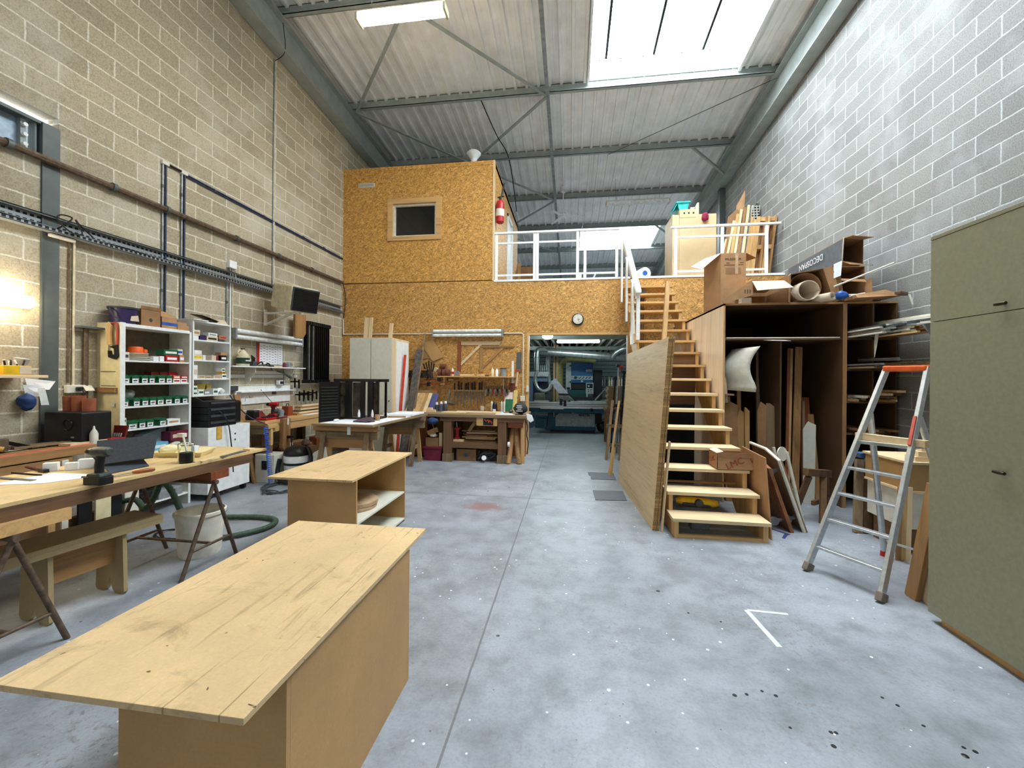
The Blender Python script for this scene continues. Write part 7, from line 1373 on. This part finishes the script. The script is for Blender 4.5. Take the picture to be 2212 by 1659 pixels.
for i, (x, w_, h, m, lab) in enumerate(((2.02, .16, 1.30, CARD_D, 'brown cardboard piece standing at the left in the rack'), (2.19, .07, 1.2, MDF_D, 'brown board standing beside the cardboard piece'), (2.28, .05, 1.22, MDF, 'narrow board standing third from the rack side'), (2.44, .10, 1.3, CARD_D, 'torn cardboard standing left of the partition'), (2.55, .10, 1.28, GREYW['Z'], 'grey sheet with a curved corner against the partition'), (3.00, .14, 1.05, LAMIN, 'pale grey panel standing low in the right bay half'))):
    solo('standing_sheet', lab, 'sheet', B().slab([(x, GY + .06 + .02 * i, 0), (x + w_, GY + .08 + .02 * i, 0), (x + w_ + .02, GY + .2, h * .96), (x + w_ * .5, GY + .2, h), (x + .01, GY + .2, h * (.9 if i % 2 else 1))], .014), m)
solo('wood_tube', 'small square notched paper roll standing behind the white curved sheet', 'roll', B().cyl((2.05, 5.86, 1.28), (2.03, 5.88, 1.75), .03), CARD_L)
solo('rack_bracket', 'pale ledge behind the white curved sheet', 'ledge', B().box(1.98, 2.12, 5.75, 6.1, 1.38, 1.40), OAK['X'])
# right cells: strips, veneers, offcuts
rr = random.Random(17)
def bundle(label, x0, x1, z0, n, m, grp, y0=5.42, L=2.0, w=(.03, .06), h=.012, dx=.0, stk=5):
    for i in range(n):
        a = x0 + (x1 - x0) * ((i % stk) + .5) / stk + rr.uniform(-.012, .012); z_ = z0 + (i // stk) * (h + .010) + .004 * (i % 3)
        y_ = y0 + rr.uniform(0, .28)
        solo('strip', '%s, %s of its layer %s' % (label, ORD[i % stk], ORD[i // stk]), 'strip', B().bar((a, y_, z_ + h / 2), (a + dx, y_ + L, z_ + h / 2), rr.uniform(*w), h), m[i % len(m)], grp)
bundle('white profile strip in the upper left cell of the rack', 3.43, 3.66, 2.124, 20, (OFFW, ALU, OFFW, DGREY), 'white strips in the upper cell', 4.9, 2.6, (.03, .05), .018)
bundle('wood moulding strip in the upper middle cell of the rack', 3.73, 3.94, 2.124, 15, (PINE['Y'], OAK['Y'], PALE['Y']), 'mouldings in the upper cell', 5.0, 2.6, (.025, .045), .022)
bundle('old strip in the second left cell of the rack', 3.43, 3.67, 1.737, 10, (GREYW['Y'], OLDW['Y'], GALV), 'strips in the second cell', 5.1, 2.4, (.03, .05), .018)
bundle('brown veneer strip in the second right cell of the rack', 3.73, 3.93, 1.737, 15, (OLDW['Y'], OAK['Y'], GREYW['Y']), 'veneers in the second cell', 4.95, 2.4, (.05, .09), .014)
bundle('offcut in the third left cell of the rack', 3.43, 3.67, 1.332, 6, (GREYW['Y'], OFFW, OAK['Y']), 'offcuts in the third cell', 5.5, 1.2, (.04, .08), .03, stk=3)
bundle('offcut in the third right cell of the rack', 3.73, 3.93, 1.332, 8, (OAK['Y'], PALE['Y'], OLDW['Y']), 'offcuts in the third right cell', 5.4, 1.2, (.06, .10), .028, stk=2)
bundle('brown offcut in the lowest right cell of the rack', 3.45, 3.93, .937, 8, (OLDW['Y'], OAK['Y']), 'offcuts in the lowest cell', 5.5, 1.6, (.06, .10), .022, stk=4)
# long white strips running out in front of the cells, along the wall
for k in range(4): solo('long_strip', 'long white profile reaching from the upper cell toward the olive cabinet, %s from the bottom' % ORD[k], 'strip', B().bar((3.78 + .03 * k, 4.35 + .1 * k, 2.20 + .035 * k), (3.74 + .02 * k, 6.2, 2.262 + .02 * k), .05, .022), OFFW if k != 1 else DGREY, 'long white profiles')
solo('tape_strip', 'torn white plastic strip hanging from the white profiles', 'strip', B().slab([(3.50, 5.33, 2.20), (3.54, 5.33, 2.21), (3.50, 5.31, 2.0), (3.475, 5.31, 1.86), (3.47, 5.31, 2.02)], .004), OFFW)
solo('plastic_wrap', 'grey plastic scrap hanging under the long white profiles', 'plastic', B().slab([(3.72, 5.0, 2.20), (3.85, 5.0, 2.22), (3.84, 4.98, 2.10), (3.80, 4.98, 2.07)], .004), GREYP)
solo('grey_rod', 'grey rounded stick lying out of the second cell', 'rod', B().cyl((3.68, 5.25, 1.84), (3.68, 5.9, 1.85), .02), GREYP)
# ------------------------------------------------ boxes on top of the rack
z = GZ + .001
t = thing('tall_carton', 'tall open cardboard box with printed lines on the rack beside the stairs', 'box', (2.25, 6.5, z)); x0, x1, y0, y1, h = 2.13, 2.46, 6.3, 6.75, .83
x0a = 1.985; k = .005
for b in (B().slab([(x0, y0, z), (x1, y0, z), (x1, y0, z + h), (x0, y0, z + h)], (0, k, 0)), B().slab([(x0, y0, z), (x0, y0, z + h), (x0a, y0 + .28, z + h), (x0a, y0 + .28, z)], .005), B().slab([(x1, y0, z), (x1, y0, z + h), (x1 - .1, y0 + .36, z + h), (x1 - .1, y0 + .36, z)], -.005), B().slab([(x0a, y0 + .28, z), (x1 - .1, y0 + .36, z), (x1 - .1, y0 + .36, z + h), (x0a, y0 + .28, z + h)], (0, k, 0))): b.build('side', CARD, t)
B().slab([(x0, y0, z + h), (x0a, y0 + .28, z + h), (x0a - .24, y0 + .10, z + h - .16), (x0 - .28, y0 - .06, z + h - .24)], .005).build('flap', CARD_L, t)
B().slab([(x1, y0, z + h), (x1 - .1, y0 + .36, z + h), (x1 + .1, y0 + .42, z + h - .03), (x1 + .17, y0 + .06, z + h - .06)], .005).build('flap', CARD, t)
INK = plain('brown_black_ink', (64, 48, 38), .8)
text('lettering', 'PFLEIDERER', INK, t, (2.29, y0 - .002, z + .74), (1, 0, 0), (0, 0, 1), .042); B().box(2.17, 2.43, y0 - .002, y0, z + .655, z + .661).build('printed_line', INK, t)
for i in range(5): B().box(2.19, 2.40, y0 - .002, y0, z + .53 + i * .02, z + .534 + i * .02).build('printed_line', RUST, t)
B().box(2.32, 2.36, y0 - .003, y0 - .001, z + .53, z + .83).build('tape', plain('clear_tape', (196, 168, 134), .3), t)
for sx in (2.20, 2.385): B().box(sx, sx + .045, y0 - .002, y0, z + .685, z + .692).build('printed_line', INK, t)
# long open box with flap
t = thing('long_carton', 'long open cardboard box lying at the front left of the rack top', 'box', (2.5, 6.0, z))
B().slab([(1.95, GY - .02, z), (2.30, GY - .03, z + .10), (2.29, GY - .03, z + .29), (1.93, GY - .02, z + .04)], (0, .008, 0)).build('printed_side', CARD, t)
B().box(2.71, 2.72, GY, 6.25, z, z + .19).box(2.31, 2.72, 6.24, 6.25, z, z + .19).box(2.31, 2.72, GY, 6.25, z, z + .005).build('box_body', CARD_D, t)
B().slab([(2.285, GY - .03, z + .28), (2.66, GY - .04, z + .275), (2.73, GY - .12, z + .17), (2.31, GY - .12, z + .14)], .006).build('flap', CARD_L, t)
B().slab([(2.29, GY - .03, z + .29), (2.66, GY - .03, z + .275), (2.70, 6.25, z + .24), (2.30, 6.25, z + .25)], .006).build('lid', CARD, t)
for i in range(3): B().bar((2.20 + .03 * i, GY - .037, z + .12), (2.20 + .03 * i, GY - .037, z + .17), .008, .002, (0, 1, 0)).build('printed_mark', INK, t)
solo('small_box', 'white and brown small carton under the long open box flap', 'box', B().box(2.18, 2.30, GY + .02, GY + .12, z, z + .075), CARD_L)
# box with rolled tubes
t = thing('square_carton', 'open square cardboard box holding a big roll on the rack', 'box', (3.0, 6.2, z))
B().slab([(2.74, GY, z), (2.75, GY, z + .36), (2.75, 6.9, z + .36), (2.74, 6.9, z)], .006).slab([(2.75, GY, z + .36), (3.13, GY, z + .42), (3.13, 6.9, z + .42), (2.75, 6.9, z + .36)], .006).slab([(3.13, GY, z + .42), (3.24, GY, z + .06), (3.24, 6.9, z + .06), (3.13, 6.9, z + .42)], .006).slab([(2.74, GY, z), (3.24, GY, z), (3.24, 6.9, z), (2.74, 6.9, z)], .006).build('box_body', CARD_D, t)
B().slab([(3.13, GY, z + .42), (3.24, GY, z + .06), (3.29, GY - .06, z + .08), (3.20, GY - .06, z + .44)], .006).build('flap', CARD, t); B().slab([(2.745, GY, z), (2.75, GY, z + .37), (2.70, GY - .05, z + .33), (2.70, GY - .05, z)], .006).build('flap', CARD, t)
def roll(label, c, r0, turns, L, m, ax=(0, 1, 0), g=.006):
    a, b_ = B().frame(ax); d = Vector(ax).normalized(); b = B(); N = int(turns * 26); vs = []
    for i in range(N + 1):
        t_ = i / 26 * 2 * PI; r = r0 + g * i / 26
        p = Vector(c) + a * r * math.cos(t_) + b_ * r * math.sin(t_); vs += [p, p + d * L]
    b.add(vs, [(2 * i, 2 * i + 2, 2 * i + 3, 2 * i + 1) for i in range(N)], 0, True)
    o = solo('card_roll', label, 'roll', b, m); md = o.modifiers.new('t', 'SOLIDIFY'); md.thickness = .004; return o
roll('large cardboard roll inside the open square box', (2.95, GY + .05, z + .20), .185, 1.2, 1.0, CARD_D, g=.004)
roll('smaller cardboard roll poking out of the open square box', (2.93, GY - .07, z + .14), .118, 1.7, 1.0, CARD_L, g=.005)
roll('flat rolled cardboard lying at the rack edge below the square box', (3.16, GY - .14, z + .05), .03, 3.0, .75, CARD_L, ax=(-.35, .9, 0), g=.009)
t = thing('long_black_carton', 'long dark grey printed carton pointing out along the right wall', 'box', (3.55, 6.6, z)); 
A = [(3.45, 5.85, z + .55), (3.72, 5.9, z + .52), (3.72, 5.9, z + .84), (3.46, 5.85, z + .85)]; D = Vector((.04, 1.45, -.02))
for i in range(4): p, q_ = Vector(A[i]), Vector(A[(i + 1) % 4]); B().slab([p, q_, q_ + D, p + D], .006).build('side', (CARD_D, CARD_D, CARD_D, plain('slate_print', (88, 96, 104), .5))[i], t)
B().slab([A[3], A[2], (3.76, 5.78, z + .83), (3.48, 5.72, z + .84)], .006).build('flap', CARD, t); B().slab([A[0], A[1], (3.72, 5.72, z + .46), (3.44, 5.68, z + .47)], .006).build('flap', CARD, t); B().slab([A[3], A[0], (3.38, 5.74, z + .54), (3.39, 5.72, z + .82)], .006).build('flap', CARD_L, t)
text('lettering', 'DECOSPAN', WHITE, t, (3.462, 6.60, z + .735), (.03, 1, -.014), (0, 0, -1), .125)
t = thing('black_inside_carton', 'open cardboard box leaning below the long dark carton', 'box', (3.45, 6.0, z)); A = [(3.32, GY - .02, z + .02), (3.60, GY - .02, z), (3.60, GY, z + .44), (3.26, GY, z + .44)]; D = Vector((.1, 1.1, 0))
for i in range(4): p, q_ = Vector(A[i]), Vector(A[(i + 1) % 4]); B().slab([p, q_, q_ + D, p + D], .006).build('side', CARD_D, t)
B().slab([(3.18, GY, z + .44), (3.31, GY - .04, z + .30), (3.33, GY - .05, z + .1), (3.29, GY - .02, z + .02)], .006).build('flap', CARD_D, t); B().slab([(3.22, GY - .05, z + .46), (3.31, GY - .06, z + .50), (3.285, GY - .08, z + .31), (3.21, GY - .07, z + .28)], .003).build('paper_label', PAPER, t); B().slab([(3.60, GY, z + .0), (3.67, GY - .03, z + .0), (3.66, GY - .03, z + .28), (3.59, GY, z + .26)], .006).build('flap', CARD, t); B().slab([(3.30, GY - .02, z + .26), (3.60, GY - .03, z + .23), (3.60, GY, z + .27), (3.3, GY, z + .29)], .006).build('flap', CARD, t)
solo('white_pole', 'thin white pole sticking up out of the open boxes on the rack', 'pole', B().cyl((3.22, 5.62, z + .18), (3.88, 5.62, z + .455), .011), OFFW)
solo('blue_wrap', 'bright blue plastic scrap on the rack top', 'plastic', crumple((3.26, 5.54, z), .075, 51, .75), BLUE)
solo('white_tube', 'two short white tubes beside the blue plastic scrap', 'tube', B().cyl((3.32, 5.56, z + .06), (3.52, 5.7, z + .09), .012).cyl((3.34, 5.52, z + .04), (3.56, 5.62, z + .09), .012), OFFW)
solo('flattened_carton', 'flattened brown carton lying over the rack top at the right', 'cardboard', B().slab([(3.36, 5.42, z + .002), (3.84, 5.40, z + .02), (3.68, 5.46, z + .10), (3.36, 5.46, z + .045)], (0, .9, .01)), CARD_D)
solo('dark_strip_scrap', 'dark wrapped bundle at the right end of the rack top', 'bundle', B().bar((3.70, 5.3, z + .03), (3.92, 5.5, z + .05), .06, .04), OLDW['X'], None, .01)
solo('hanging_tape', 'white tape hanging off the right end of the rack top', 'tape', B().slab([(3.88, 5.4, z + .03), (3.905, 5.4, z + .03), (3.93, 5.39, z - .09), (3.915, 5.39, z - .10)], .004), OFFW)
# ================================================================= mezzanine: railing, furniture, stored timber
MZ = 3.582
def railing(label, posts, y, ztop, zmid, zlow, x0, x1, gaps=()):
    t = thing('railing', label, 'railing', ((x0 + x1) / 2, y, MZ))
    B().box(x0 - .02, x1 + .02, y - .035, y + .035, ztop - .04, ztop).build('top_rail', WHITE, t, .004)
    for x in posts:
        B().box(x - .028, x + .028, y - .02, y + .02, MZ, ztop - .04).build('post', WHITE, t, .003); B().box(x - .06, x + .06, y - .04, y + .05, MZ, MZ + .02).build('foot_plate', WHITE, t)
    for a, b in zip(posts[:-1], posts[1:]):
        for zz in (zmid, zlow): B().box(a + .028, b - .028, y - .014, y + .014, zz - .018, zz + .018).build('rail', WHITE, t)
    return t
railing('white metal railing in front of the office box side and roof light', [-1.56, -.76, -.70, .12, .27, .90], 8.53, 4.62, 4.39, 3.72, -1.60, .94)
railing('white metal railing right of the staircase in front of the stored timber', [2.03, 2.90, 3.70], 8.53, 4.60, 4.38, 3.71, 1.96, 3.93)
for x0, x1, zt_, lab in ((-.66, .06, 4.36, 'large clear glass pane leaning behind the white railing'), (.33, .84, 4.22, 'smaller clear glass pane leaning behind the white railing')):
    solo('glass_sheet', lab, 'glass', B().slab([(x0, 8.62, MZ), (x1, 8.62, MZ), (x1, 8.68, zt_), (x0, 8.68, zt_)], .008), m_glass('pale_glass', (.92, .97, 1.0), .03))
solo('brown_board', 'brown hardboard sheet standing behind the white railing by the office door', 'board', B().box(-1.5, -.95, 12.3, 12.33, MZ, 4.9), CARD_D)
solo('wall_board', 'brown board fixed beside the office door frame', 'board', B().box(-1.60, -1.50, 12.25, 12.3, MZ, 5.0), MDF)
for i, (x, y, w_, h, m, lab) in enumerate(((-.62, 8.8, .16, .10, BLACK, 'small black case on the mezzanine floor behind the railing post'), (-.44, 8.8, .12, .10, CARD_D, 'small brown box on the mezzanine floor behind the railing'), (-.02, 9.0, .7, .06, PAPER, 'long white board lying on the mezzanine floor behind the railing'), (.16, 8.8, .10, .19, WHITE, 'small white box standing at the middle railing post'), (.62, 9.0, .5, .05, OFFW, 'white boards lying on the mezzanine floor beside the stairs'), (1.55, 9.0, .9, .05, WHITE, 'white bundle lying at the top of the stairs'))):
    solo('box' if 'box' in lab or 'case' in lab else 'lying_board', lab, 'box' if 'box' in lab or 'case' in lab else 'board', B().box(x - w_ / 2, x + w_ / 2, y - .1, y + .1, MZ, MZ + h), m, None, .006)
t = thing('machine_base', 'white splayed metal base on the mezzanine behind the railing', 'base', (.45, 8.9, MZ))
for a in range(5): B().cyl((.45, 8.9, MZ + .12), (.45 + .2 * math.cos(a * 1.26), 8.9 + .2 * math.sin(a * 1.26), MZ + .02), .016).build('leg', WHITE, t)
B().cyl((.45, 8.9, MZ + .1), (.52, 8.9, MZ + .24), .02).build('column', WHITE, t)
t = thing('blue_white_roll', 'white roll with a blue core at the top of the stairs', 'roll', (1.40, 8.95, MZ)); B().lathe((1.40, 8.85, MZ + .13), [(.06, 0), (.12, 0), (.12, .25), (.06, .25)], 20, ax=(.3, -1, 0)).build('roll_body', WHITE, t); B().lathe((1.408, 8.80, MZ + .13), [(.06, 0), (.05, .21)], 16, ax=(.3, -1, 0)).build('core', BLUE, t)
# tall cupboard
t = thing('tall_cupboard', 'tall pale MDF cupboard on the mezzanine behind the right railing', 'cupboard', (2.5, 9.3, MZ))
B().box(2.06, 2.10, 8.92, 9.6, MZ, 4.98).build('side_panel', MDF_P, t); B().box(2.10, 2.20, 8.94, 9.6, MZ, 4.98).build('side_strip', MDF_P, t)
B().box(2.20, 2.92, 8.92, 9.6, MZ, 4.97).build('front_panel', MDF_P, t, .003); B().box(2.2, 2.52, 8.915, 9.5, 4.91, 5.08).build('holed_board', MDF_P, t)
for x in (2.29, 2.38, 2.47): B().cyl((x, 8.92, 5.0), (x, 8.912, 5.0), .019, n=12).build('hole', BLACK, t)
t = thing('teal_crate', 'turquoise plastic crate on top of the tall pale cupboard', 'crate', (2.26, 9.2, 5.08)); B().prism([(2.20, 5.082), (2.36, 5.082), (2.40, 5.24), (2.16, 5.24)], 'XZ', 8.95, 9.4).build('crate_body', TEAL, t); B().box(2.14, 2.42, 8.93, 9.42, 5.225, 5.255).build('rim', TEAL, t, .005); B().slab([(2.15, 8.95, 5.22), (2.08, 8.95, 5.08), (2.08, 9.3, 5.08), (2.15, 9.3, 5.22)], .01).build('open_lid', TEAL, t)
solo('white_carton', 'small white and blue carton right of the turquoise crate', 'box', B().box(2.43, 2.53, 9.0, 9.2, 5.082, 5.15), OFFW)
solo('wood_bracket', 'pale wooden bracket standing on top of the tall cupboard', 'bracket', B().prism([(2.50, 4.972), (2.60, 4.972), (2.60, 5.24), (2.57, 5.24), (2.50, 5.10)], 'XZ', 9.0, 9.03), PALE['X'])
solo('magenta_cloth', 'crumpled magenta cloth hanging over the front of the tall cupboard', 'cloth', crumple((2.69, 8.88, 4.80), .085, 61, 1.15), CRED)
# stored timber against the right wall
for i in range(9):
    x0 = 2.93 + .08 * i; h = (4.55, 4.75, 4.95, 5.1, 5.2, 5.25, 5.3, 5.1, 4.9)[i]
    solo('stored_slat', 'pale slat leaning with the others against the right mezzanine wall, %s from the left' % ORD[i], 'slat', B().bar((x0, 9.05 + .03 * (i % 3), MZ), (x0 + .32, 9.3 + .02 * i, h), .05, .03, (0, 1, 0)), (PALE, OAK, PALE, PINE)[i % 4]['Z'], 'stored slats on the mezzanine')
solo('peach_board', 'light brown board sticking up above the stored slats', 'board', B().slab([(3.42, 9.42, 4.6), (3.62, 9.44, 4.6), (3.68, 9.5, 5.66), (3.50, 9.48, 5.32)], .02), CARD)
solo('bent_carton', 'brown folded cardboard behind the stored slats', 'cardboard', B().slab([(3.24, 9.38, 4.5), (3.36, 9.38, 4.5), (3.56, 9.42, 5.18), (3.48, 9.42, 5.22), (3.30, 9.4, 5.05)], .02), CARD_D)
for i, (x, m, lab) in enumerate(((3.60, STEEL_D, 'dark grey panel leaning behind the pallets'), (3.70, LAMIN, 'pale perforated plank leaning behind the pallets'), (3.78, DGREY, 'dark grey sheet leaning nearest the wall'))): solo('leaning_sheet', lab, 'sheet', B().bar((x - .1, 9.35, MZ), (x + .17, 9.55, 5.30 + .04 * i), .055, .03, (0, 1, 0)), m)
b = B()
for i in range(7):
    for j in range(3): b.box(3.80 + .02 * i * .6 + j * .04 - .01, 3.83 + .012 * i + j * .04 - .01, 9.3, 9.32, 4.86 + i * .055, 4.89 + i * .055)
solo('grille_panel', 'pale perforated grille leaning at the wall behind the pallets', 'grille', B().slab([(3.70, 9.36, 4.5), (3.86, 9.36, 4.5), (3.97, 9.46, 5.3), (3.83, 9.46, 5.3)], .015), m_perf('grille_perforated', (180, 180, 172), (.06, .06), (.3, .3), 'XZ'))
def pallet(label, x, y):
    t = thing('pallet', label, 'pallet', (x, y, MZ)); dx = .14; top = 4.80
    for k in range(3):
        yy = y + k * .16; B().bar((x, yy, MZ), (x + dx, yy + .02, top), .045, .08, (0, 1, 0)).build('deck_board', PINE['Z'], t)
        B().bar((x + .13, yy, MZ), (x + .13 + dx, yy + .02, top), .03, .08, (0, 1, 0)).build('deck_board', OAK['Z'], t)
    for f in (.03, .48, .93): B().box(x + .02 + dx * f, x + .13 + dx * f, y, y + .36, MZ + (top - MZ) * f, MZ + (top - MZ) * f + .08).build('block', PINE['X'], t)
    return t
pallet('wooden pallet standing on edge beside the pale slats', 3.52, 8.75)
pallet('wooden pallet standing on edge next to the right wall', 3.70, 8.75)
# ceiling fan, lamps below the roof
fz = zp(12.4) + .0
t = thing('ceiling_fan', 'white three bladed ceiling fan above the mezzanine', 'ceiling fan', (-.26, 12.4, 6.4)); B().cyl((-.26, 12.4, 6.44), (-.26, 12.4, zr(12.4) - .02), .015).cyl((-.26, 12.4, zr(12.4) - .2), (-.26, 12.4, zr(12.4) - .03), .06).build('rod', WHITE, t); B().lathe((-.26, 12.4, 6.36), [(.04, 0), (.10, .02), (.10, .09), (.05, .11)], 20).build('motor', WHITE, t)
for a in (.05, 2.2, 4.2): d = Vector((math.cos(a), math.sin(a), 0)); B().bar(Vector((-.26, 12.4, 6.40)) + d * .1, Vector((-.26, 12.4, 6.37)) + d * .62, .10, .012).build('blade', WHITE, t)
for x, y0, y1, lab in ((.55, 10.7, 12.75, 'nearer thin hanging cable below the roof in the middle'), (.4, 12.85, 15.0, 'farther thin hanging cable below the roof in the middle')): solo('roof_cable', lab, 'cable', B().tube(smooth([(x, y0, zp(y0) + .05), (x - .03, (y0 + y1) / 2, zp((y0 + y1) / 2) - .25), (x - .05, y1, zp(y1) + .03)], 6), .008, 6), OFFW)
solo('roof_cable', 'black cable strung along the roof from the office box corner', 'cable', B().tube(smooth([(-1.9, 8.45, zp(8.45)), (-1.75, 9.4, zp(9.4) - .1), (-1.62, 10.6, zp(10.6)), (-1.5, 11.2, 6.12)], 5), .012, 6), RUBBER)
# ================================================================= olive cabinet, ladder and the corner behind it
t = thing('tall_cabinet', 'tall olive green cabinet at the right photo edge', 'cabinet', (2.9, 2.2, 0))
CX, CY1, CY0 = 2.385, 3.135, 1.35
B().box(CX + .02, 3.06, CY0, CY1 - .002, .06, 2.535).build('carcass', OLIVE, t)
B().box(CX + .035, 3.06, CY0, CY1 - .06, 0, .06).build('plinth', PINE['Y'], t)
B().box(CX - .002, 3.07, CY0, CY1, 2.535, 2.56).build('cornice', OLIVE, t, .002)
for z0, z1, zk in ((.055, 1.985, 1.09), (1.99, 2.533, 2.03)):
    for y0, y1 in ((2.27, CY1), (CY0, 2.265)):
        d = B().box(CX, CX + .019, y0, y1, z0, z1).build('door', OLIVE, t, .0015)
        yk_ = 2.655 if y0 > 2 else 1.9
        B().cyl((CX, yk_, zk), (CX - .02, yk_, zk), .006).tube([(CX - .022, yk_ - .03, zk), (CX - .024, yk_, zk), (CX - .022, yk_ + .03, zk)], [.009, .011, .009], 10).build('knob', BRASS, d)
# step ladder
fl, fr, tl, tr = Vector((1.97, 3.77, 0)), Vector((2.225, 3.32, 0)), Vector((2.80, 4.13, 1.70)), Vector((2.93, 3.87, 1.70))
t = thing('step_ladder', 'aluminium step ladder with an orange top standing beside the olive cabinet', 'ladder', (2.5, 3.8, 0))
n_ = (tl - fl).cross(fr - fl).normalized()
for a, b in ((fl, tl), (fr, tr)):
    s = B().bar(a + Vector((0, 0, .02)), b, .028, .062, n_).build('front_rail', ALU, t, .003)
    B().bar(a, a + (b - a) * .035, .045, .085, n_).build('foot', plain('taped_foot', (120, 108, 98), .8) if a is fl else MATS['taped_foot'], t, .006)
for k, f in enumerate((.115, .245, .37, .495)):
    p, q_ = fl + (tl - fl) * f, fr + (tr - fr) * f
    B().bar(p, q_, .055, .022, (0, 0, 1)).build('rung', ALU, t, .004)
p, q_ = fl + (tl - fl) * .615, fr + (tr - fr) * .62; d_ = Vector((.87, .49, 0))
B().slab([p, q_, q_ + d_ * .20, p + d_ * .20], .025).build('platform', GALV, t)
B().bar(tl + (tl - tr) * .03, tr + (tr - tl) * .03, .10, .05).build('top_cap', ORANGE, t, .012)
for f, s_ in ((fl, tl), (fr, tr)): pass
hl, hr = fl + (tl - fl) * .765, fr + (tr - fr) * .765; rl, rrr = Vector((2.84, 4.20, 0)), Vector((3.13, 3.70, 0))
for a, b, nm in ((rl, hl, 'l'), (rrr, hr, 'r')):
    B().cyl(a + Vector((0, 0, .03)), b + Vector((.03, .03, .0)), .024, n=12).build('rear_leg', ALU, t); B().cyl(a, a + Vector((0, 0, .06)), .03, .026).build('rear_foot', RED, t)
B().bar(rl + Vector((0, 0, .14)), rrr + Vector((0, 0, .14)), .03, .012).build('rear_bar', ALU, t)
x_ = fr + (tr - fr) * .63; y_ = fr + (tr - fr) * .76; B().bar(x_ + n_ * -.034, y_ + n_ * -.034, .02, .03, n_).build('red_sticker', plain('red_sticker', (190, 84, 64), .6), t)
solo('wood_board', 'pale wood block lying on the ladder platform', 'block', B().bar((2.52, 4.06, 1.105), (2.74, 3.62, 1.105), .05, .055), PALE['Y'], None, .002)
solo('white_board_offcut', 'white board offcut lying under the wood block on the ladder platform', 'board', B().slab([p + Vector((.0, .0, .014)), q_ + Vector((0, 0, .014)), q_ + d_ * .2 + Vector((0, 0, .014)), p + d_ * .2 + Vector((0, 0, .014))], .012), OFFW)
# things behind the ladder
t = thing('low_cabinet', 'brown and white low cabinet behind the step ladder', 'cabinet', (3.4, 4.4, 0)); B().box(3.03, 3.9, 4.2, 4.75, .60, .84).build('brown_box', MDF_D, t, .003); B().box(3.05, 3.9, 4.24, 4.75, .24, .58).build('white_drawer', OFFW, t, .003); B().box(3.02, 3.92, 4.18, 4.78, .84, .862).build('top', PALE['X'], t, .002); B().box(3.02, 3.9, 4.19, 4.75, .58, .60).build('middle_board', PALE['X'], t); B().box(3.08, 3.88, 4.3, 4.7, 0, .24).build('plinth', OLDW['X'], t)
for k in range(3): solo('wood_offcut', 'pale wood offcut on the low cabinet behind the ladder, %s from the bottom' % ORD[k], 'wood piece', B().box(3.10 + .04 * k, 3.38, 4.22 + .02 * k, 4.34, .863 + k * .045, .905 + k * .045), PALE['X'], 'offcuts on the low cabinet')
for k, (x, m) in enumerate(((2.96, OAK), (2.995, PINE), (3.03, PALE))): solo('leaning_board', 'upright board leaning at the near left corner of the low cabinet, %s from the left' % ORD[k], 'board', B().bar((x - .06, 4.12, 0), (x - .01, 4.17, .64), .04, .02, (0, 1, 0)), m['Z'], 'boards at the low cabinet corner')
for k in range(6): solo('dark_beam', 'dark timber leaning below the blue cloth behind the ladder, %s from the left' % ORD[k], 'timber', B().bar((2.98 + .09 * k, 4.78, 0), (3.10 + .085 * k, 4.95, .74), .075, .04, (0, 1, 0)), OLDW['Z'] if k % 2 else GREYW['Z'], 'dark timbers behind the ladder')
for k, (z0, y, m) in enumerate(((.80, 4.88, plain('dark_blue_wrap', (62, 92, 128), .7)), (.765, 4.80, plain('light_blue_wrap', (112, 152, 186), .7)))): solo('blue_wrapped_board', '%s blue wrapped board lying behind the step ladder' % ('dark' if k == 0 else 'light'), 'board', B().box(3.0 + .05 * k, 3.46, y - .1, y, z0 - .02, z0 + .035), m, None, .008)
solo('white_bundle', 'white wrapped bundle in front of the light blue board', 'bundle', B().tube(smooth([(3.16, 4.62, .775), (3.2, 4.6, .78), (3.32, 4.6, .775)], 4), .028, 10), OFFW)
for k, (x, y, m) in enumerate(((2.50, 3.42, OAK), (2.55, 3.36, PALE), (2.60, 3.30, PINE))): solo('propped_board', 'tall board propped against the far end of the olive cabinet, %s from the left' % ORD[k], 'board', B().bar((x, y, 0), (x + .05, y - .12, .86 + .12 * k), .035, .10, (0, 1, 0)), m['Z'], 'boards at the olive cabinet end', .002)
# painted marks on the floor
PM = plain('white_floor_paint', (214, 220, 224), .6)
a, b = at('Z0', 'P', 1612, 1318), at('Z0', 'P', 1684, 1398); c = at('Z0', 'P', 1702, 1327)
solo('paint_mark', 'white painted angle mark on the concrete floor', 'paint mark', B().bar(a + Vector((0, 0, .001)), b + Vector((0, 0, .001)), .032, .001).bar(a + Vector((.01, 0, .001)), c + Vector((0, 0, .001)), .024, .001), PM)
rs = random.Random(2)
for k, (x, y, r) in enumerate(((1587, 1502, .011), (1613, 1500, .009), (1646, 1493, .008), (1676, 1503, .010), (1795, 1582, .009), (1806, 1583, .009), (1801, 1612, .011), (1707, 1572, .007), (1906, 1507, .008), (1939, 1524, .009), (2085, 1633, .013), (2082, 1615, .008), (2107, 1624, .010), (1995, 1568, .008), (1487, 1324, .008), (1557, 1343, .007))):
    p = at('Z0', 'P', x, y); solo('paint_drip', 'black paint drip on the floor, %s' % ('in the cluster near the photo bottom' if y > 1490 else 'near the white angle mark'), 'paint drip', B().cyl(p + Vector((0, 0, .0002)), p + Vector((0, 0, .0012)), r, r * .9, 12), BLACK, 'black paint drips %s' % ('at the front' if y > 1490 else 'by the mark'))
